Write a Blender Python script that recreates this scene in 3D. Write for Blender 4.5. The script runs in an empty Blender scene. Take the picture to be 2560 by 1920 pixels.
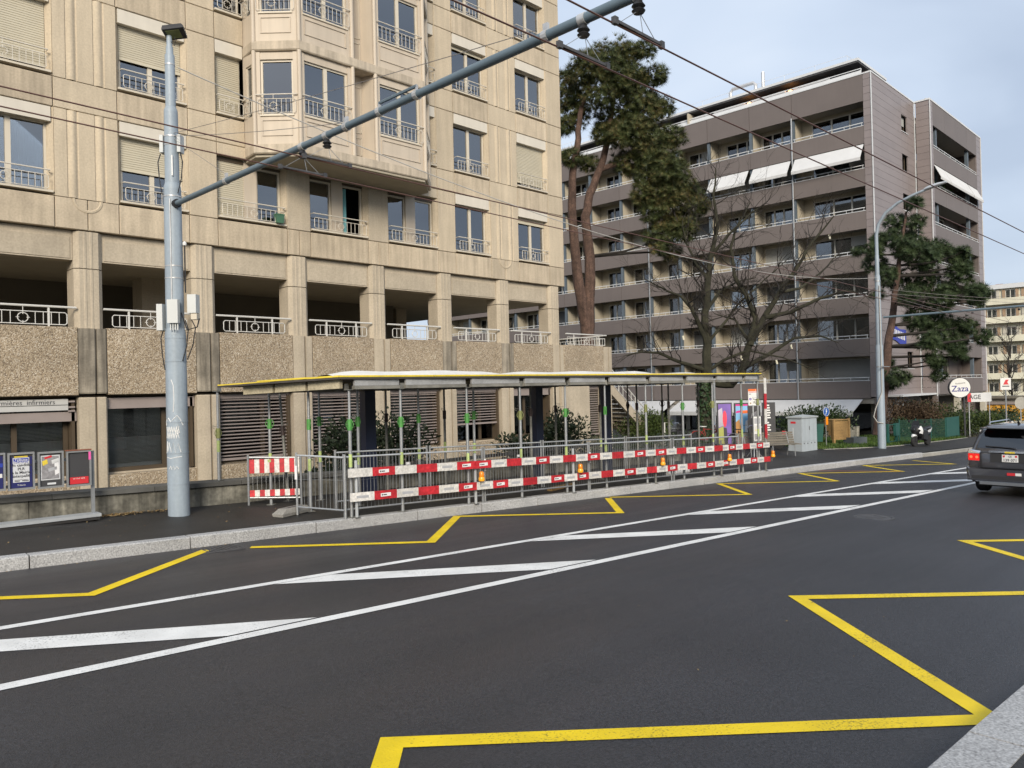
import bpy, math, random
from mathutils import Vector, Matrix
random.seed(7)
C = bpy.context.scene.collection
R = math.radians
sc = bpy.context.scene
# ------------------------------------------------------------------ camera
AZ, PITCH, ROLL, EYE = R(44.643), R(.39), R(1.363), 2.1
_fw = Vector((math.cos(AZ), math.sin(AZ), 0)); _rt = Vector((math.sin(AZ), -math.cos(AZ), 0)); _up = Vector((0, 0, 1))
_f2 = _fw*math.cos(PITCH)+_up*math.sin(PITCH); _u2 = _up*math.cos(PITCH)-_fw*math.sin(PITCH)
_r = _rt*math.cos(ROLL)-_u2*math.sin(ROLL); _u = _u2*math.cos(ROLL)+_rt*math.sin(ROLL)
cd = bpy.data.cameras.new('camera'); cam = bpy.data.objects.new('camera', cd); C.objects.link(cam)
cam.matrix_world = Matrix(((_r.x, _u.x, -_f2.x, 0), (_r.y, _u.y, -_f2.y, 0), (_r.z, _u.z, -_f2.z, EYE), (0, 0, 0, 1)))
cd.sensor_width = 36; cd.lens = 1944/2560*36; cd.clip_end = 3000; cd.clip_start = .05
sc.camera = cam
# ------------------------------------------------------------------ sky and sun (thin bright overcast)
SUN_EL, SUN_DIR = R(25), Vector((-.66, -.75, 0)).normalized()      # a low veiled sun stands behind the camera
w = bpy.data.worlds.new('World'); sc.world = w; w.use_nodes = True
nt = w.node_tree; N = nt.nodes; L = nt.links; N.clear()
out = N.new('ShaderNodeOutputWorld'); bg = N.new('ShaderNodeBackground')
sky = N.new('ShaderNodeTexSky'); sky.sky_type = 'NISHITA'; sky.sun_disc = False; sky.sun_elevation = SUN_EL
sky.sun_rotation = math.atan2(SUN_DIR.x, SUN_DIR.y); sky.air_density = 1.2; sky.dust_density = 2.5
sc_ = N.new('ShaderNodeVectorMath'); sc_.operation = 'SCALE'; sc_.inputs['Scale'].default_value = .115
tc = N.new('ShaderNodeTexCoord'); mp = N.new('ShaderNodeMapping'); mp.inputs['Scale'].default_value = (1.6, 1.6, 4.2); mp.inputs['Rotation'].default_value = (0, 0, .7)
nz = N.new('ShaderNodeTexNoise'); nz.inputs['Scale'].default_value = 1.5; nz.inputs['Detail'].default_value = 4; nz.inputs['Roughness'].default_value = .42; nz.inputs['Distortion'].default_value = .5
rp = N.new('ShaderNodeValToRGB')
rp.color_ramp.elements[0].position = .30; rp.color_ramp.elements[0].color = (.47, .555, .70, 1)
rp.color_ramp.elements[1].position = .72; rp.color_ramp.elements[1].color = (.79, .86, .96, 1)
e_ = rp.color_ramp.elements.new(.52); e_.color = (.625, .72, .865, 1)
mx = N.new('ShaderNodeMixRGB'); mx.inputs['Fac'].default_value = .86
L.new(tc.outputs['Generated'], mp.inputs['Vector']); L.new(mp.outputs['Vector'], nz.inputs['Vector']); L.new(nz.outputs['Fac'], rp.inputs['Fac'])
L.new(sky.outputs['Color'], sc_.inputs[0]); L.new(sc_.outputs['Vector'], mx.inputs['Color1']); L.new(rp.outputs['Color'], mx.inputs['Color2'])
L.new(mx.outputs['Color'], bg.inputs['Color']); bg.inputs['Strength'].default_value = 1.0; L.new(bg.outputs['Background'], out.inputs['Surface'])
sd = bpy.data.lights.new('sun', 'SUN'); sun = bpy.data.objects.new('sun', sd); C.objects.link(sun)
sd.energy = 3.4; sd.angle = R(22); sd.color = (1, .90, .75)
_sv = SUN_DIR*math.cos(SUN_EL)+_up*math.sin(SUN_EL)
sun.rotation_euler = _sv.to_track_quat('Z', 'Y').to_euler(); sun.location = _sv*60
sc.view_settings.view_transform = 'Standard'; sc.view_settings.look = 'None'; sc.view_settings.exposure = .2; sc.view_settings.gamma = 1
sc.view_settings.use_curve_mapping = False
sc.cycles.use_denoising = True; sc.cycles.max_bounces = 6; sc.cycles.transparent_max_bounces = 12; sc.cycles.caustics_reflective = False; sc.cycles.caustics_refractive = False
# ------------------------------------------------------------------ helpers
MATS = {}
def M(name, col, rough=.7, metal=0., var=.1, vs=2.5, fine=0., fs=60., bump=0., bs=60., rnd=0., spec=.5, streak=0., alpha=None, coat=0.):
    """procedural Principled material: broad + fine world-space noise, vertical streaks, per-object variation, bump"""
    m = bpy.data.materials.new(name); MATS[name] = m; m.use_nodes = True
    t = m.node_tree; n = t.nodes; l = t.links; b = n['Principled BSDF']
    b.inputs['Roughness'].default_value = rough; b.inputs['Metallic'].default_value = metal; b.inputs['Specular IOR Level'].default_value = spec
    if coat: b.inputs['Coat Weight'].default_value = coat; b.inputs['Coat Roughness'].default_value = .05
    g = n.new('ShaderNodeNewGeometry')
    def noise(s, det, src=None):
        x = n.new('ShaderNodeTexNoise'); x.inputs['Scale'].default_value = s; x.inputs['Detail'].default_value = det
        l.new(src or g.outputs['Position'], x.inputs['Vector']); return x.outputs['Fac']
    def rng(o, a):
        x = n.new('ShaderNodeMapRange'); x.inputs['From Min'].default_value = .28; x.inputs['From Max'].default_value = .72
        x.inputs['To Min'].default_value = 1-a; x.inputs['To Max'].default_value = 1+a; x.clamp = False; l.new(o, x.inputs['Value']); return x.outputs['Result']
    fac = []
    if var: fac.append(rng(noise(vs, 5), var))
    if fine: fac.append(rng(noise(fs, 2), fine))
    if streak:
        mpn = n.new('ShaderNodeMapping'); mpn.inputs['Scale'].default_value = (3.2, 3.2, .22); l.new(g.outputs['Position'], mpn.inputs['Vector'])
        fac.append(rng(noise(2.2, 6, mpn.outputs['Vector']), streak))
    if rnd:
        oi = n.new('ShaderNodeObjectInfo'); x = n.new('ShaderNodeMapRange'); x.inputs['To Min'].default_value = 1-rnd; x.inputs['To Max'].default_value = 1+rnd
        l.new(oi.outputs['Random'], x.inputs['Value']); fac.append(x.outputs['Result'])
    if fac:
        cur = fac[0]
        for f in fac[1:]:
            q = n.new('ShaderNodeMath'); q.operation = 'MULTIPLY'; l.new(cur, q.inputs[0]); l.new(f, q.inputs[1]); cur = q.outputs[0]
        s = n.new('ShaderNodeVectorMath'); s.operation = 'SCALE'; s.inputs[0].default_value = col[:3]; l.new(cur, s.inputs['Scale']); l.new(s.outputs['Vector'], b.inputs['Base Color'])
    else: b.inputs['Base Color'].default_value = (*col[:3], 1)
    if bump:
        bn = n.new('ShaderNodeBump'); bn.inputs['Strength'].default_value = bump; bn.inputs['Distance'].default_value = .01
        l.new(noise(bs, 4), bn.inputs['Height']); l.new(bn.outputs['Normal'], b.inputs['Normal'])
    return m
def emis(name, col, strength, base=None):
    m = bpy.data.materials.new(name); m.use_nodes = True; b = m.node_tree.nodes['Principled BSDF']
    b.inputs['Base Color'].default_value = (*(base or col), 1); b.inputs['Emission Color'].default_value = (*col, 1); b.inputs['Emission Strength'].default_value = strength; MATS[name] = m; return m
def glass(name, tint, ior=2.1, rough=.01):
    m = bpy.data.materials.new(name); m.use_nodes = True; t = m.node_tree; n = t.nodes; l = t.links; n.clear()
    o = n.new('ShaderNodeOutputMaterial'); mxs = n.new('ShaderNodeMixShader'); fr = n.new('ShaderNodeFresnel'); fr.inputs['IOR'].default_value = ior
    tr = n.new('ShaderNodeBsdfTransparent'); tr.inputs['Color'].default_value = (*tint, 1); gl = n.new('ShaderNodeBsdfGlossy'); gl.inputs['Roughness'].default_value = rough
    gl.inputs['Color'].default_value = (.93, .96, 1, 1)
    l.new(fr.outputs['Fac'], mxs.inputs['Fac']); l.new(tr.outputs['BSDF'], mxs.inputs[1]); l.new(gl.outputs['BSDF'], mxs.inputs[2]); l.new(mxs.outputs['Shader'], o.inputs['Surface'])
    MATS[name] = m; return m
WORLD = {}
class B:
    """collects geometry; build() links it as ONE mesh object"""
    def __init__(s): s.v = []; s.f = []
    def face(s, *pts):
        k = len(s.v); s.v += [tuple(p) for p in pts]; s.f.append(tuple(range(k, k+len(pts)))); return s
    def box(s, x0, y0, z0, x1, y1, z1):
        k = len(s.v); s.v += [(x, y, z) for z in (z0, z1) for (x, y) in ((x0, y0), (x1, y0), (x1, y1), (x0, y1))]
        s.f += [tuple(k+i for i in q) for q in ((0, 3, 2, 1), (4, 5, 6, 7), (0, 1, 5, 4), (1, 2, 6, 5), (2, 3, 7, 6), (3, 0, 4, 7))]; return s
    def cbox(s, x0, y0, z0, x1, y1, z1, c=.01):
        """box with its vertical and front edges chamfered (a chamfered slab), for panels facing -Y or any"""
        k = len(s.v); xs = ((x0, x0+c, x1-c, x1)); 
        lo = [(x0+c, y0, z0+c), (x1-c, y0, z0+c), (x1-c, y0, z1-c), (x0+c, y0, z1-c)]; mid = [(x0, y0+c, z0), (x1, y0+c, z0), (x1, y0+c, z1), (x0, y0+c, z1)]; hi = [(x0, y1, z0), (x1, y1, z0), (x1, y1, z1), (x0, y1, z1)]
        s.v += lo+mid+hi; s.f.append((k, k+1, k+2, k+3)); s.f.append((k+11, k+10, k+9, k+8))
        for a in (0, 4):
            for i in range(4):
                j = (i+1) % 4; s.f.append((k+a+j, k+a+i, k+a+4+i, k+a+4+j))
        return s
    def slab(s, a, b, z0, z1, t):
        """vertical wall piece from plan point a to plan point b, thickness t to its left"""
        d = Vector((b[0]-a[0], b[1]-a[1])); d.normalize(); n = Vector((-d.y, d.x))*t
        P = [(a[0], a[1]), (b[0], b[1]), (b[0]+n.x, b[1]+n.y), (a[0]+n.x, a[1]+n.y)]
        return s.prism(P, 'z', z0, z1)
    def prism(s, poly, axis, a, b):
        k = len(s.v); n = len(poly)
        for h in (a, b):
            for (p, q) in poly: s.v.append((p, q, h) if axis == 'z' else (h, p, q) if axis == 'x' else (p, h, q))
        s.f.append(tuple(range(k+n-1, k-1, -1))); s.f.append(tuple(range(k+n, k+2*n)))
        for i in range(n):
            j = (i+1) % n; s.f.append((k+i, k+j, k+n+j, k+n+i))
        return s
    def tube(s, p0, p1, r0, r1=None, n=8, caps=True):
        r1 = r0 if r1 is None else r1; p0 = Vector(p0); p1 = Vector(p1); d = (p1-p0)
        if d.length < 1e-6: return s
        d.normalize(); a = d.orthogonal().normalized(); b = d.cross(a); k = len(s.v)
        for p, r in ((p0, r0), (p1, r1)):
            for i in range(n):
                t = 2*math.pi*i/n; s.v.append(tuple(p+a*(r*math.cos(t))+b*(r*math.sin(t))))
        for i in range(n):
            j = (i+1) % n; s.f.append((k+i, k+j, k+n+j, k+n+i))
        if caps: s.f.append(tuple(range(k+n-1, k-1, -1))); s.f.append(tuple(range(k+n, k+2*n)))
        return s
    def path(s, pts, r, n=6, closed=False):
        """a bent tube with shared rings; r number or list"""
        P = [Vector(p) for p in pts]; m = len(P); k = len(s.v); up = None
        for i in range(m):
            d = (P[(i+1) % m]-P[i-1]) if closed else (P[min(i+1, m-1)]-P[max(i-1, 0)])
            d.normalize()
            a = d.orthogonal().normalized() if up is None else (up-d*up.dot(d)).normalized()
            up = a; b = d.cross(a); rr = r[i] if isinstance(r, (list, tuple)) else r
            for q in range(n):
                t = 2*math.pi*q/n; s.v.append(tuple(P[i]+a*(rr*math.cos(t))+b*(rr*math.sin(t))))
        for i in range(m if closed else m-1):
            for q in range(n):
                a0 = k+i*n+q; a1 = k+i*n+(q+1) % n; b0 = k+((i+1) % m)*n+q; b1 = k+((i+1) % m)*n+(q+1) % n
                s.f.append((a0, a1, b1, b0))
        if not closed: s.f.append(tuple(range(k+n-1, k-1, -1))); s.f.append(tuple(range(k+(m-1)*n, k+m*n)))
        return s
    def ring(s, c, u, v, R_, r, n=16, m=5):
        u = Vector(u); v = Vector(v); c = Vector(c)
        return s.path([c+u*(R_*math.cos(2*math.pi*i/n))+v*(R_*math.sin(2*math.pi*i/n)) for i in range(n)], r, m, True)
    def lathe(s, prof, n=16, c=(0, 0, 0), axis='z'):
        k = len(s.v)
        for (r, z) in prof:
            for i in range(n):
                t = 2*math.pi*i/n; x, y = r*math.cos(t), r*math.sin(t)
                s.v.append((c[0]+x, c[1]+y, c[2]+z) if axis == 'z' else (c[0]+x, c[1]+z, c[2]+y) if axis == 'y' else (c[0]+z, c[1]+x, c[2]+y))
        for j in range(len(prof)-1):
            for i in range(n):
                i2 = (i+1) % n; s.f.append((k+j*n+i, k+j*n+i2, k+(j+1)*n+i2, k+(j+1)*n+i))
        s.f.append(tuple(range(k+n-1, k-1, -1))); s.f.append(tuple(range(k+(len(prof)-1)*n, k+len(prof)*n)))
        return s
    def loft(s, rings, closed=True, caps=True):
        k = len(s.v); n = len(rings[0])
        for rg in rings: s.v += [tuple(p) for p in rg]
        for j in range(len(rings)-1):
            for i in range(n if closed else n-1):
                i2 = (i+1) % n; s.f.append((k+j*n+i, k+j*n+i2, k+(j+1)*n+i2, k+(j+1)*n+i))
        if caps and closed: s.f.append(tuple(range(k+n-1, k-1, -1))); s.f.append(tuple(range(k+(len(rings)-1)*n, k+len(rings)*n)))
        return s
    def mesh(s, name, mat=None, smooth=False, off=None):
        me = bpy.data.meshes.new(name)
        v = s.v if off is None else [(p[0]-off[0], p[1]-off[1], p[2]-off[2]) for p in s.v]
        me.from_pydata(v, [], s.f); me.validate(clean_customdata=False)
        if smooth:
            me.shade_smooth()
            try: me.set_sharp_from_angle(angle=R(38))
            except Exception: pass
        if mat is not None: me.materials.append(MATS[mat] if isinstance(mat, str) else mat)
        me.update(); return me
    def build(s, name, mat, parent=None, smooth=False, loc=None):
        off = None
        if parent is not None:
            r = parent
            while r.parent: r = r.parent
            off = WORLD.get(r.name)
        return link(name, s.mesh(name, mat, smooth, off), parent, loc)
def link(name, me, parent=None, loc=None, rz=0):
    o = bpy.data.objects.new(name, me); C.objects.link(o); o.parent = parent
    if loc: o.location = loc
    if rz: o.rotation_euler.z = rz
    return o
def tag(o, label=None, cat=None, group=None, kind=None):
    if label: o['label'] = label
    if cat: o['category'] = cat
    if group: o['group'] = group
    if kind: o['kind'] = kind
    return o
def thing(name, label, cat, loc=(0, 0, 0), rz=0, group=None, world=False):
    o = bpy.data.objects.new(name, None); C.objects.link(o); o.location = loc; o.rotation_euler.z = rz; o.empty_display_size = .2
    tag(o, label, cat, group)
    if world: WORLD[o.name] = Vector(loc)
    return o
def copy_tree(o, loc, rz=None, label=None, parent=None):
    c = o.copy(); C.objects.link(c); c.parent = parent
    if parent is None: c.location = loc
    if rz is not None and parent is None: c.rotation_euler.z = rz
    if label: c['label'] = label
    for ch in list(o.children): copy_tree(ch, None, None, None, c)
    return c
def struct(name, b, mat, smooth=False): return tag(b.build(name, mat, None, smooth), kind='structure')
def text(s, name, size, mat, parent, loc, rot, align='CENTER', bold=0., depth=.001):
    """flat lettering as a mesh part"""
    cu = bpy.data.curves.new(name, 'FONT'); cu.body = s; cu.size = size; cu.align_x = align; cu.align_y = 'CENTER'; cu.offset = bold; cu.extrude = depth; cu.resolution_u = 2
    t = bpy.data.objects.new('tmp', cu); C.objects.link(t)
    me = bpy.data.meshes.new_from_object(t.evaluated_get(bpy.context.evaluated_depsgraph_get())); bpy.data.objects.remove(t)
    me.materials.clear(); me.materials.append(MATS[mat]); o = link(name, me, parent); o.location = loc; o.rotation_euler = rot; return o
ORD = ['first', 'second', 'third', 'fourth', 'fifth', 'sixth', 'seventh', 'eighth', 'ninth', 'tenth', 'eleventh', 'twelfth', 'thirteenth']
# the street: s runs along the road (downhill to the right), n across it, away from the camera
RA = R(-2.42); RD = Vector((math.cos(RA), math.sin(RA), 0)); RN = Vector((-math.sin(RA), math.cos(RA), 0)); SL = .0303
KN = 11.65                                     # road-side face of the far kerb
def zs(s): return -SL*max(-70., min(s, 95.))
def rp_(s, n, dz=0.): p = RD*s+RN*n; return Vector((p.x, p.y, zs(s)+dz))
def sn(x, y): p = Vector((x, y, 0)); return p.dot(RD), p.dot(RN)
def ground_z(x, y):
    s, n = sn(x, y); return zs(s)+(.175+.02*(n-KN) if n > KN else 0)
# ================================================================== materials
M('footway', (.025, .024, .0235), .58, var=.3, vs=1.3, fine=.55, fs=70, bump=.8, bs=110, spec=.45, streak=0)
def asphalt(name, col):
    m = bpy.data.materials.new(name); MATS[name] = m; m.use_nodes = True; t = m.node_tree; n = t.nodes; l = t.links; b = n['Principled BSDF']
    g = n.new('ShaderNodeNewGeometry')
    def noise(s, det, sc_=None, rot=0):
        x = n.new('ShaderNodeTexNoise'); x.inputs['Scale'].default_value = s; x.inputs['Detail'].default_value = det; v = g.outputs['Position']
        if sc_: mp = n.new('ShaderNodeMapping'); mp.inputs['Scale'].default_value = sc_; mp.inputs['Rotation'].default_value = (0, 0, rot); l.new(v, mp.inputs['Vector']); v = mp.outputs['Vector']
        l.new(v, x.inputs['Vector']); return x.outputs['Fac']
    def rng(o, a, lo=.3, hi=.7):
        x = n.new('ShaderNodeMapRange'); x.inputs['From Min'].default_value = lo; x.inputs['From Max'].default_value = hi; x.inputs['To Min'].default_value = 1-a; x.inputs['To Max'].default_value = 1+a; x.clamp = False; l.new(o, x.inputs['Value']); return x.outputs['Result']
    f = [rng(noise(.45, 5), .16), rng(noise(1., 4, (.07, 1.1, 1), -RA), .13), rng(noise(48, 3), .5), rng(noise(150, 2), .45)]     # patches, wheel tracks along the road, stone grain
    cur = f[0]
    for q in f[1:]: z = n.new('ShaderNodeMath'); z.operation = 'MULTIPLY'; l.new(cur, z.inputs[0]); l.new(q, z.inputs[1]); cur = z.outputs[0]
    s = n.new('ShaderNodeVectorMath'); s.operation = 'SCALE'; s.inputs[0].default_value = col; l.new(cur, s.inputs['Scale']); l.new(s.outputs['Vector'], b.inputs['Base Color'])
    rg = n.new('ShaderNodeMapRange'); rg.inputs['From Min'].default_value = .3; rg.inputs['From Max'].default_value = .7; rg.inputs['To Min'].default_value = .34; rg.inputs['To Max'].default_value = .54; l.new(noise(1., 4, (.09, 1.2, 1), -RA), rg.inputs['Value']); l.new(rg.outputs['Result'], b.inputs['Roughness'])
    b.inputs['Specular IOR Level'].default_value = .55
    bn = n.new('ShaderNodeBump'); bn.inputs['Strength'].default_value = .8; bn.inputs['Distance'].default_value = .012; l.new(noise(110, 4), bn.inputs['Height']); l.new(bn.outputs['Normal'], b.inputs['Normal'])
asphalt('asphalt', (.030, .030, .0345))
def roadpaint(name, col):
    """thermoplastic line paint, worn through to the asphalt in small spots"""
    m = bpy.data.materials.new(name); MATS[name] = m; m.use_nodes = True; t = m.node_tree; n = t.nodes; l = t.links; b = n['Principled BSDF']; g = n.new('ShaderNodeNewGeometry')
    def noise(s, det): x = n.new('ShaderNodeTexNoise'); x.inputs['Scale'].default_value = s; x.inputs['Detail'].default_value = det; l.new(g.outputs['Position'], x.inputs['Vector']); return x.outputs['Fac']
    a = noise(55, 4); c = noise(1.6, 4); ad = n.new('ShaderNodeMath'); ad.operation = 'MULTIPLY_ADD'; ad.inputs[1].default_value = .55; l.new(c, ad.inputs[0]); l.new(a, ad.inputs[2])
    mr = n.new('ShaderNodeMapRange'); mr.inputs['From Min'].default_value = .86; mr.inputs['From Max'].default_value = 1.06; l.new(ad.outputs[0], mr.inputs['Value'])
    v = n.new('ShaderNodeMapRange'); v.inputs['From Min'].default_value = .3; v.inputs['From Max'].default_value = .7; v.inputs['To Min'].default_value = .86; v.inputs['To Max'].default_value = 1.08; l.new(noise(3, 5), v.inputs['Value'])
    s = n.new('ShaderNodeVectorMath'); s.operation = 'SCALE'; s.inputs[0].default_value = col; l.new(v.outputs['Result'], s.inputs['Scale'])
    mx = n.new('ShaderNodeMixRGB'); mx.inputs['Color2'].default_value = (col[0]*.22+.02, col[1]*.22+.02, col[2]*.22+.02, 1); l.new(s.outputs['Vector'], mx.inputs['Color1']); l.new(mr.outputs['Result'], mx.inputs['Fac']); l.new(mx.outputs['Color'], b.inputs['Base Color']); b.inputs['Roughness'].default_value = .6
    bn = n.new('ShaderNodeBump'); bn.inputs['Strength'].default_value = .3; bn.inputs['Distance'].default_value = .01; l.new(a, bn.inputs['Height']); l.new(bn.outputs['Normal'], b.inputs['Normal'])
roadpaint('paint_white', (.80, .80, .78)); roadpaint('paint_yellow', (.86, .62, .006))
M('earth', (.075, .068, .04), .95, var=.35, vs=1.2, fine=.4, fs=30, bump=.6, bs=30)
M('granite', (.40, .40, .40), .75, var=.12, vs=1.6, fine=.42, fs=55, bump=.3, bs=90, rnd=.08)
M('granite_far', (.33, .32, .29), .8, var=.2, vs=1.2, fine=.2, fs=30, bump=.2, bs=60, rnd=.12)
M('paint_orange', (.45, .13, .06), .6, var=.2)
M('concrete', (.485, .41, .305), .85, var=.08, vs=1.1, fine=.09, fs=22, bump=.25, bs=45, rnd=.06, streak=.08)
M('concrete_sill', (.465, .39, .29), .86, var=.12, vs=1.6, fine=.1, fs=22, bump=.25, bs=45, rnd=.07, streak=.2)
M('concrete_grey', (.43, .37, .285), .88, var=.1, vs=1.4, fine=.1, fs=24, bump=.3, bs=45, rnd=.05, streak=.07)
M('concrete_stained', (.25, .22, .175), .9, var=.35, vs=1.6, fine=.12, fs=24, bump=.3, bs=45, streak=.5)
M('bay_panel', (.50, .43, .345), .55, var=.05, vs=1.2, bump=.1, bs=20, rnd=.03, streak=.07)
M('bay_stone', (.45, .385, .30), .75, var=.1, vs=1.5, fine=.06, fs=20, bump=.15, bs=30, streak=.24)
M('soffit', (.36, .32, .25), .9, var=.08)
M('frame_cream', (.58, .525, .43), .5, var=.03)
M('shutter', (.52, .475, .37), .55, var=.04, rnd=.06)
M('shutter_box', (.60, .555, .475), .5, var=.05, streak=.04)
M('rail_white', (.60, .56, .49), .45, var=.05)
M('rail_bright', (.60, .59, .56), .4, var=.05)
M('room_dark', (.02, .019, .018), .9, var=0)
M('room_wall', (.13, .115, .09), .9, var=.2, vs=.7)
M('curtain_white', (.62, .63, .64), .9, var=.06, vs=6)
M('curtain_teal', (.16, .38, .42), .9, var=.06, vs=6)
M('curtain_dark', (.16, .16, .17), .9, var=.1)
M('brown_slat', (.30, .255, .24), .42, var=.08, rnd=.05)
M('brown_frame', (.075, .055, .035), .5, var=.1)
M('blind_white', (.55, .57, .57), .6, var=.05)
M('wall_old', (.135, .13, .11), .92, var=.75, vs=2.1, fine=.25, fs=14, bump=.5, bs=25, streak=.6)
M('coping', (.10, .10, .095), .8, var=.25, vs=2.5, bump=.3, bs=60, rnd=.1)
M('galv', (.37, .385, .40), .42, metal=.55, var=.12, vs=4, fine=.06, fs=40)
M('galv_light', (.50, .525, .55), .45, metal=.35, var=.12, vs=3)
M('alu', (.52, .52, .52), .4, metal=.45, var=.18, vs=3, fine=.1, fs=30)
M('alu_dirty', (.27, .26, .23), .55, metal=.3, var=.3, vs=4)
M('pole_paint', (.29, .345, .40), .5, var=.06, vs=2.2, fine=.05, fs=20, streak=.12)
M('boom_paint', (.12, .165, .20), .45, var=.1, vs=3)
M('green_collar', (.075, .27, .06), .5, var=.15, vs=9)
M('olive_collar', (.22, .24, .09), .6, var=.2, vs=9)
M('dark_collar', (.045, .03, .028), .6, var=.2, vs=9)
M('tape_lime', (.42, .52, .20), .5, var=.12, vs=12, rnd=.2)
M('board_white', (.66, .645, .62), .55, var=.12, vs=6, fine=.2, fs=22, rnd=.08)
M('board_red', (.48, .025, .035), .5, var=.16, vs=6, fine=.25, fs=22, rnd=.12)
M('reflector_grey', (.42, .43, .46), .3, var=.06, vs=14)
M('sticker', (.78, .78, .80), .4, var=.03)
M('print_dark', (.05, .05, .06), .5, var=0)
M('print_red', (.60, .03, .04), .5, var=0)
M('amber', (.80, .26, .012), .2, var=.06, spec=.6)
M('amber_light', (.90, .42, .03), .25, var=.06)
M('membrane', (.70, .69, .66), .6, var=.08, vs=2.5, bump=.2, bs=10, streak=.03)
M('roof_yellow', (.72, .56, .06), .5, var=.12, vs=3, fine=.1, fs=20)
M('timber_beam', (.42, .37, .26), .7, var=.2, vs=4, fine=.2, fs=30)
M('ply_dark', (.06, .052, .045), .8, var=.2)
M('navy_steel', (.014, .020, .048), .4, var=.1)
M('steel_dark', (.035, .033, .033), .5, var=.2)
M('prop_worn', (.20, .20, .185), .55, metal=.3, var=.3, vs=5, fine=.12, fs=30)
M('concrete_foot', (.28, .27, .25), .9, var=.15, vs=6, fine=.15, fs=40)
M('blue_plastic', (.05, .20, .45), .4, var=.05)
M('black_plastic', (.02, .02, .022), .45, var=.1)
M('grey_box', (.56, .575, .57), .5, var=.04)
M('wire_copper', (.13, .065, .05), .5, metal=.3, var=0)
M('wire_grey', (.22, .20, .19), .6, var=0)
M('cable_pale', (.40, .385, .36), .6, var=0)
# dark building
M('band', (.150, .125, .115), .55, var=.05, vs=.8, rnd=.03, streak=.03)
M('clad', (.235, .200, .195), .42, var=.06, vs=.9, rnd=.05, spec=.5)
M('clad_side', (.235, .200, .195), .42, var=.06, vs=.9, rnd=.05)
M('trim_white', (.62, .63, .64), .45, var=.05)
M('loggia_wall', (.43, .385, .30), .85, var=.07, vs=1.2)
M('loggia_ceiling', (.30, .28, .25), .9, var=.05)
M('post_blue', (.10, .125, .15), .5, var=.1)
M('window_white', (.58, .56, .50), .5, var=.03)
M('blind_grey', (.36, .36, .34), .6, var=.05, rnd=.12)
M('blind_dark', (.10, .105, .11), .5, var=.05, rnd=.15)
M('awning_white', (.60, .60, .60), .8, var=.05, vs=1.5)
M('valance_grey', (.50, .50, .49), .8, var=.06)
M('roof_dark', (.075, .075, .08), .7, var=.15)
M('metal_shiny', (.62, .60, .58), .3, metal=.6, var=.1)
M('cream_wall', (.66, .63, .50), .85, var=.09, vs=.6, streak=.06)
M('cream_dull', (.50, .47, .40), .85, var=.1)  # duller cream for slabs, shutters, piers and columns
M('shutter_wood', (.36, .25, .16), .7, var=.1)
M('brick_red', (.24, .085, .05), .85, var=.2)
# vegetation
M('bark_red', (.085, .052, .040), .95, var=.4, vs=3, fine=.4, fs=18, bump=.9, bs=16, streak=.35)
M('bark_grey', (.027, .023, .02), .95, var=.4, vs=3, fine=.3, fs=18, bump=.8, bs=18)
M('bark_moss', (.028, .027, .016), .95, var=.45, vs=2.5, fine=.3, fs=18, bump=.8, bs=18)
def leafmat(name, cols, rough=.6, trans=0.):
    m = bpy.data.materials.new(name); m.use_nodes = True; MATS[name] = m; t = m.node_tree; n = t.nodes; l = t.links; b = n['Principled BSDF']
    g = n.new('ShaderNodeNewGeometry'); x = n.new('ShaderNodeTexNoise'); x.inputs['Scale'].default_value = .9; x.inputs['Detail'].default_value = 3; l.new(g.outputs['Position'], x.inputs['Vector'])
    y = n.new('ShaderNodeMath'); y.operation = 'MULTIPLY_ADD'; y.inputs[1].default_value = .45; l.new(g.outputs['Random Per Island'], y.inputs[0]); l.new(x.outputs['Fac'], y.inputs[2])
    r = n.new('ShaderNodeValToRGB'); el = r.color_ramp.elements; el[0].position = .42; el[0].color = (*cols[0], 1); el[1].position = 1.0; el[1].color = (*cols[-1], 1)
    for i, c in enumerate(cols[1:-1]): e = el.new(.42+.58*(i+1)/(len(cols)-1)); e.color = (*c, 1)
    l.new(y.outputs[0], r.inputs['Fac']); l.new(r.outputs['Color'], b.inputs['Base Color']); b.inputs['Roughness'].default_value = rough; b.inputs['Specular IOR Level'].default_value = .25
    return m
leafmat('needles', [(.024, .036, .013), (.044, .058, .02), (.066, .08, .026), (.12, .09, .035)])
leafmat('needles_dark', [(.02, .034, .015), (.032, .052, .021), (.055, .078, .03)])
leafmat('shrub_dark', [(.006, .011, .006), (.011, .02, .009), (.02, .03, .012)])  # evergreen greens taken near black: deep shade under the shelter put into the colour
leafmat('hedge_leaf', [(.016, .03, .014), (.03, .05, .02), (.05, .075, .03)], .4)
leafmat('yew_green', [(.028, .045, .012), (.05, .075, .018), (.085, .105, .03)])
leafmat('twig_brown', [(.045, .03, .02), (.075, .05, .032), (.10, .07, .045)])
leafmat('ivy', [(.012, .03, .012), (.022, .045, .016), (.04, .065, .02)], .45)
leafmat('grass', [(.03, .06, .012), (.05, .095, .016), (.085, .13, .03)])
leafmat('litter', [(.20, .12, .05), (.30, .20, .09), (.40, .30, .15)])
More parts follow.
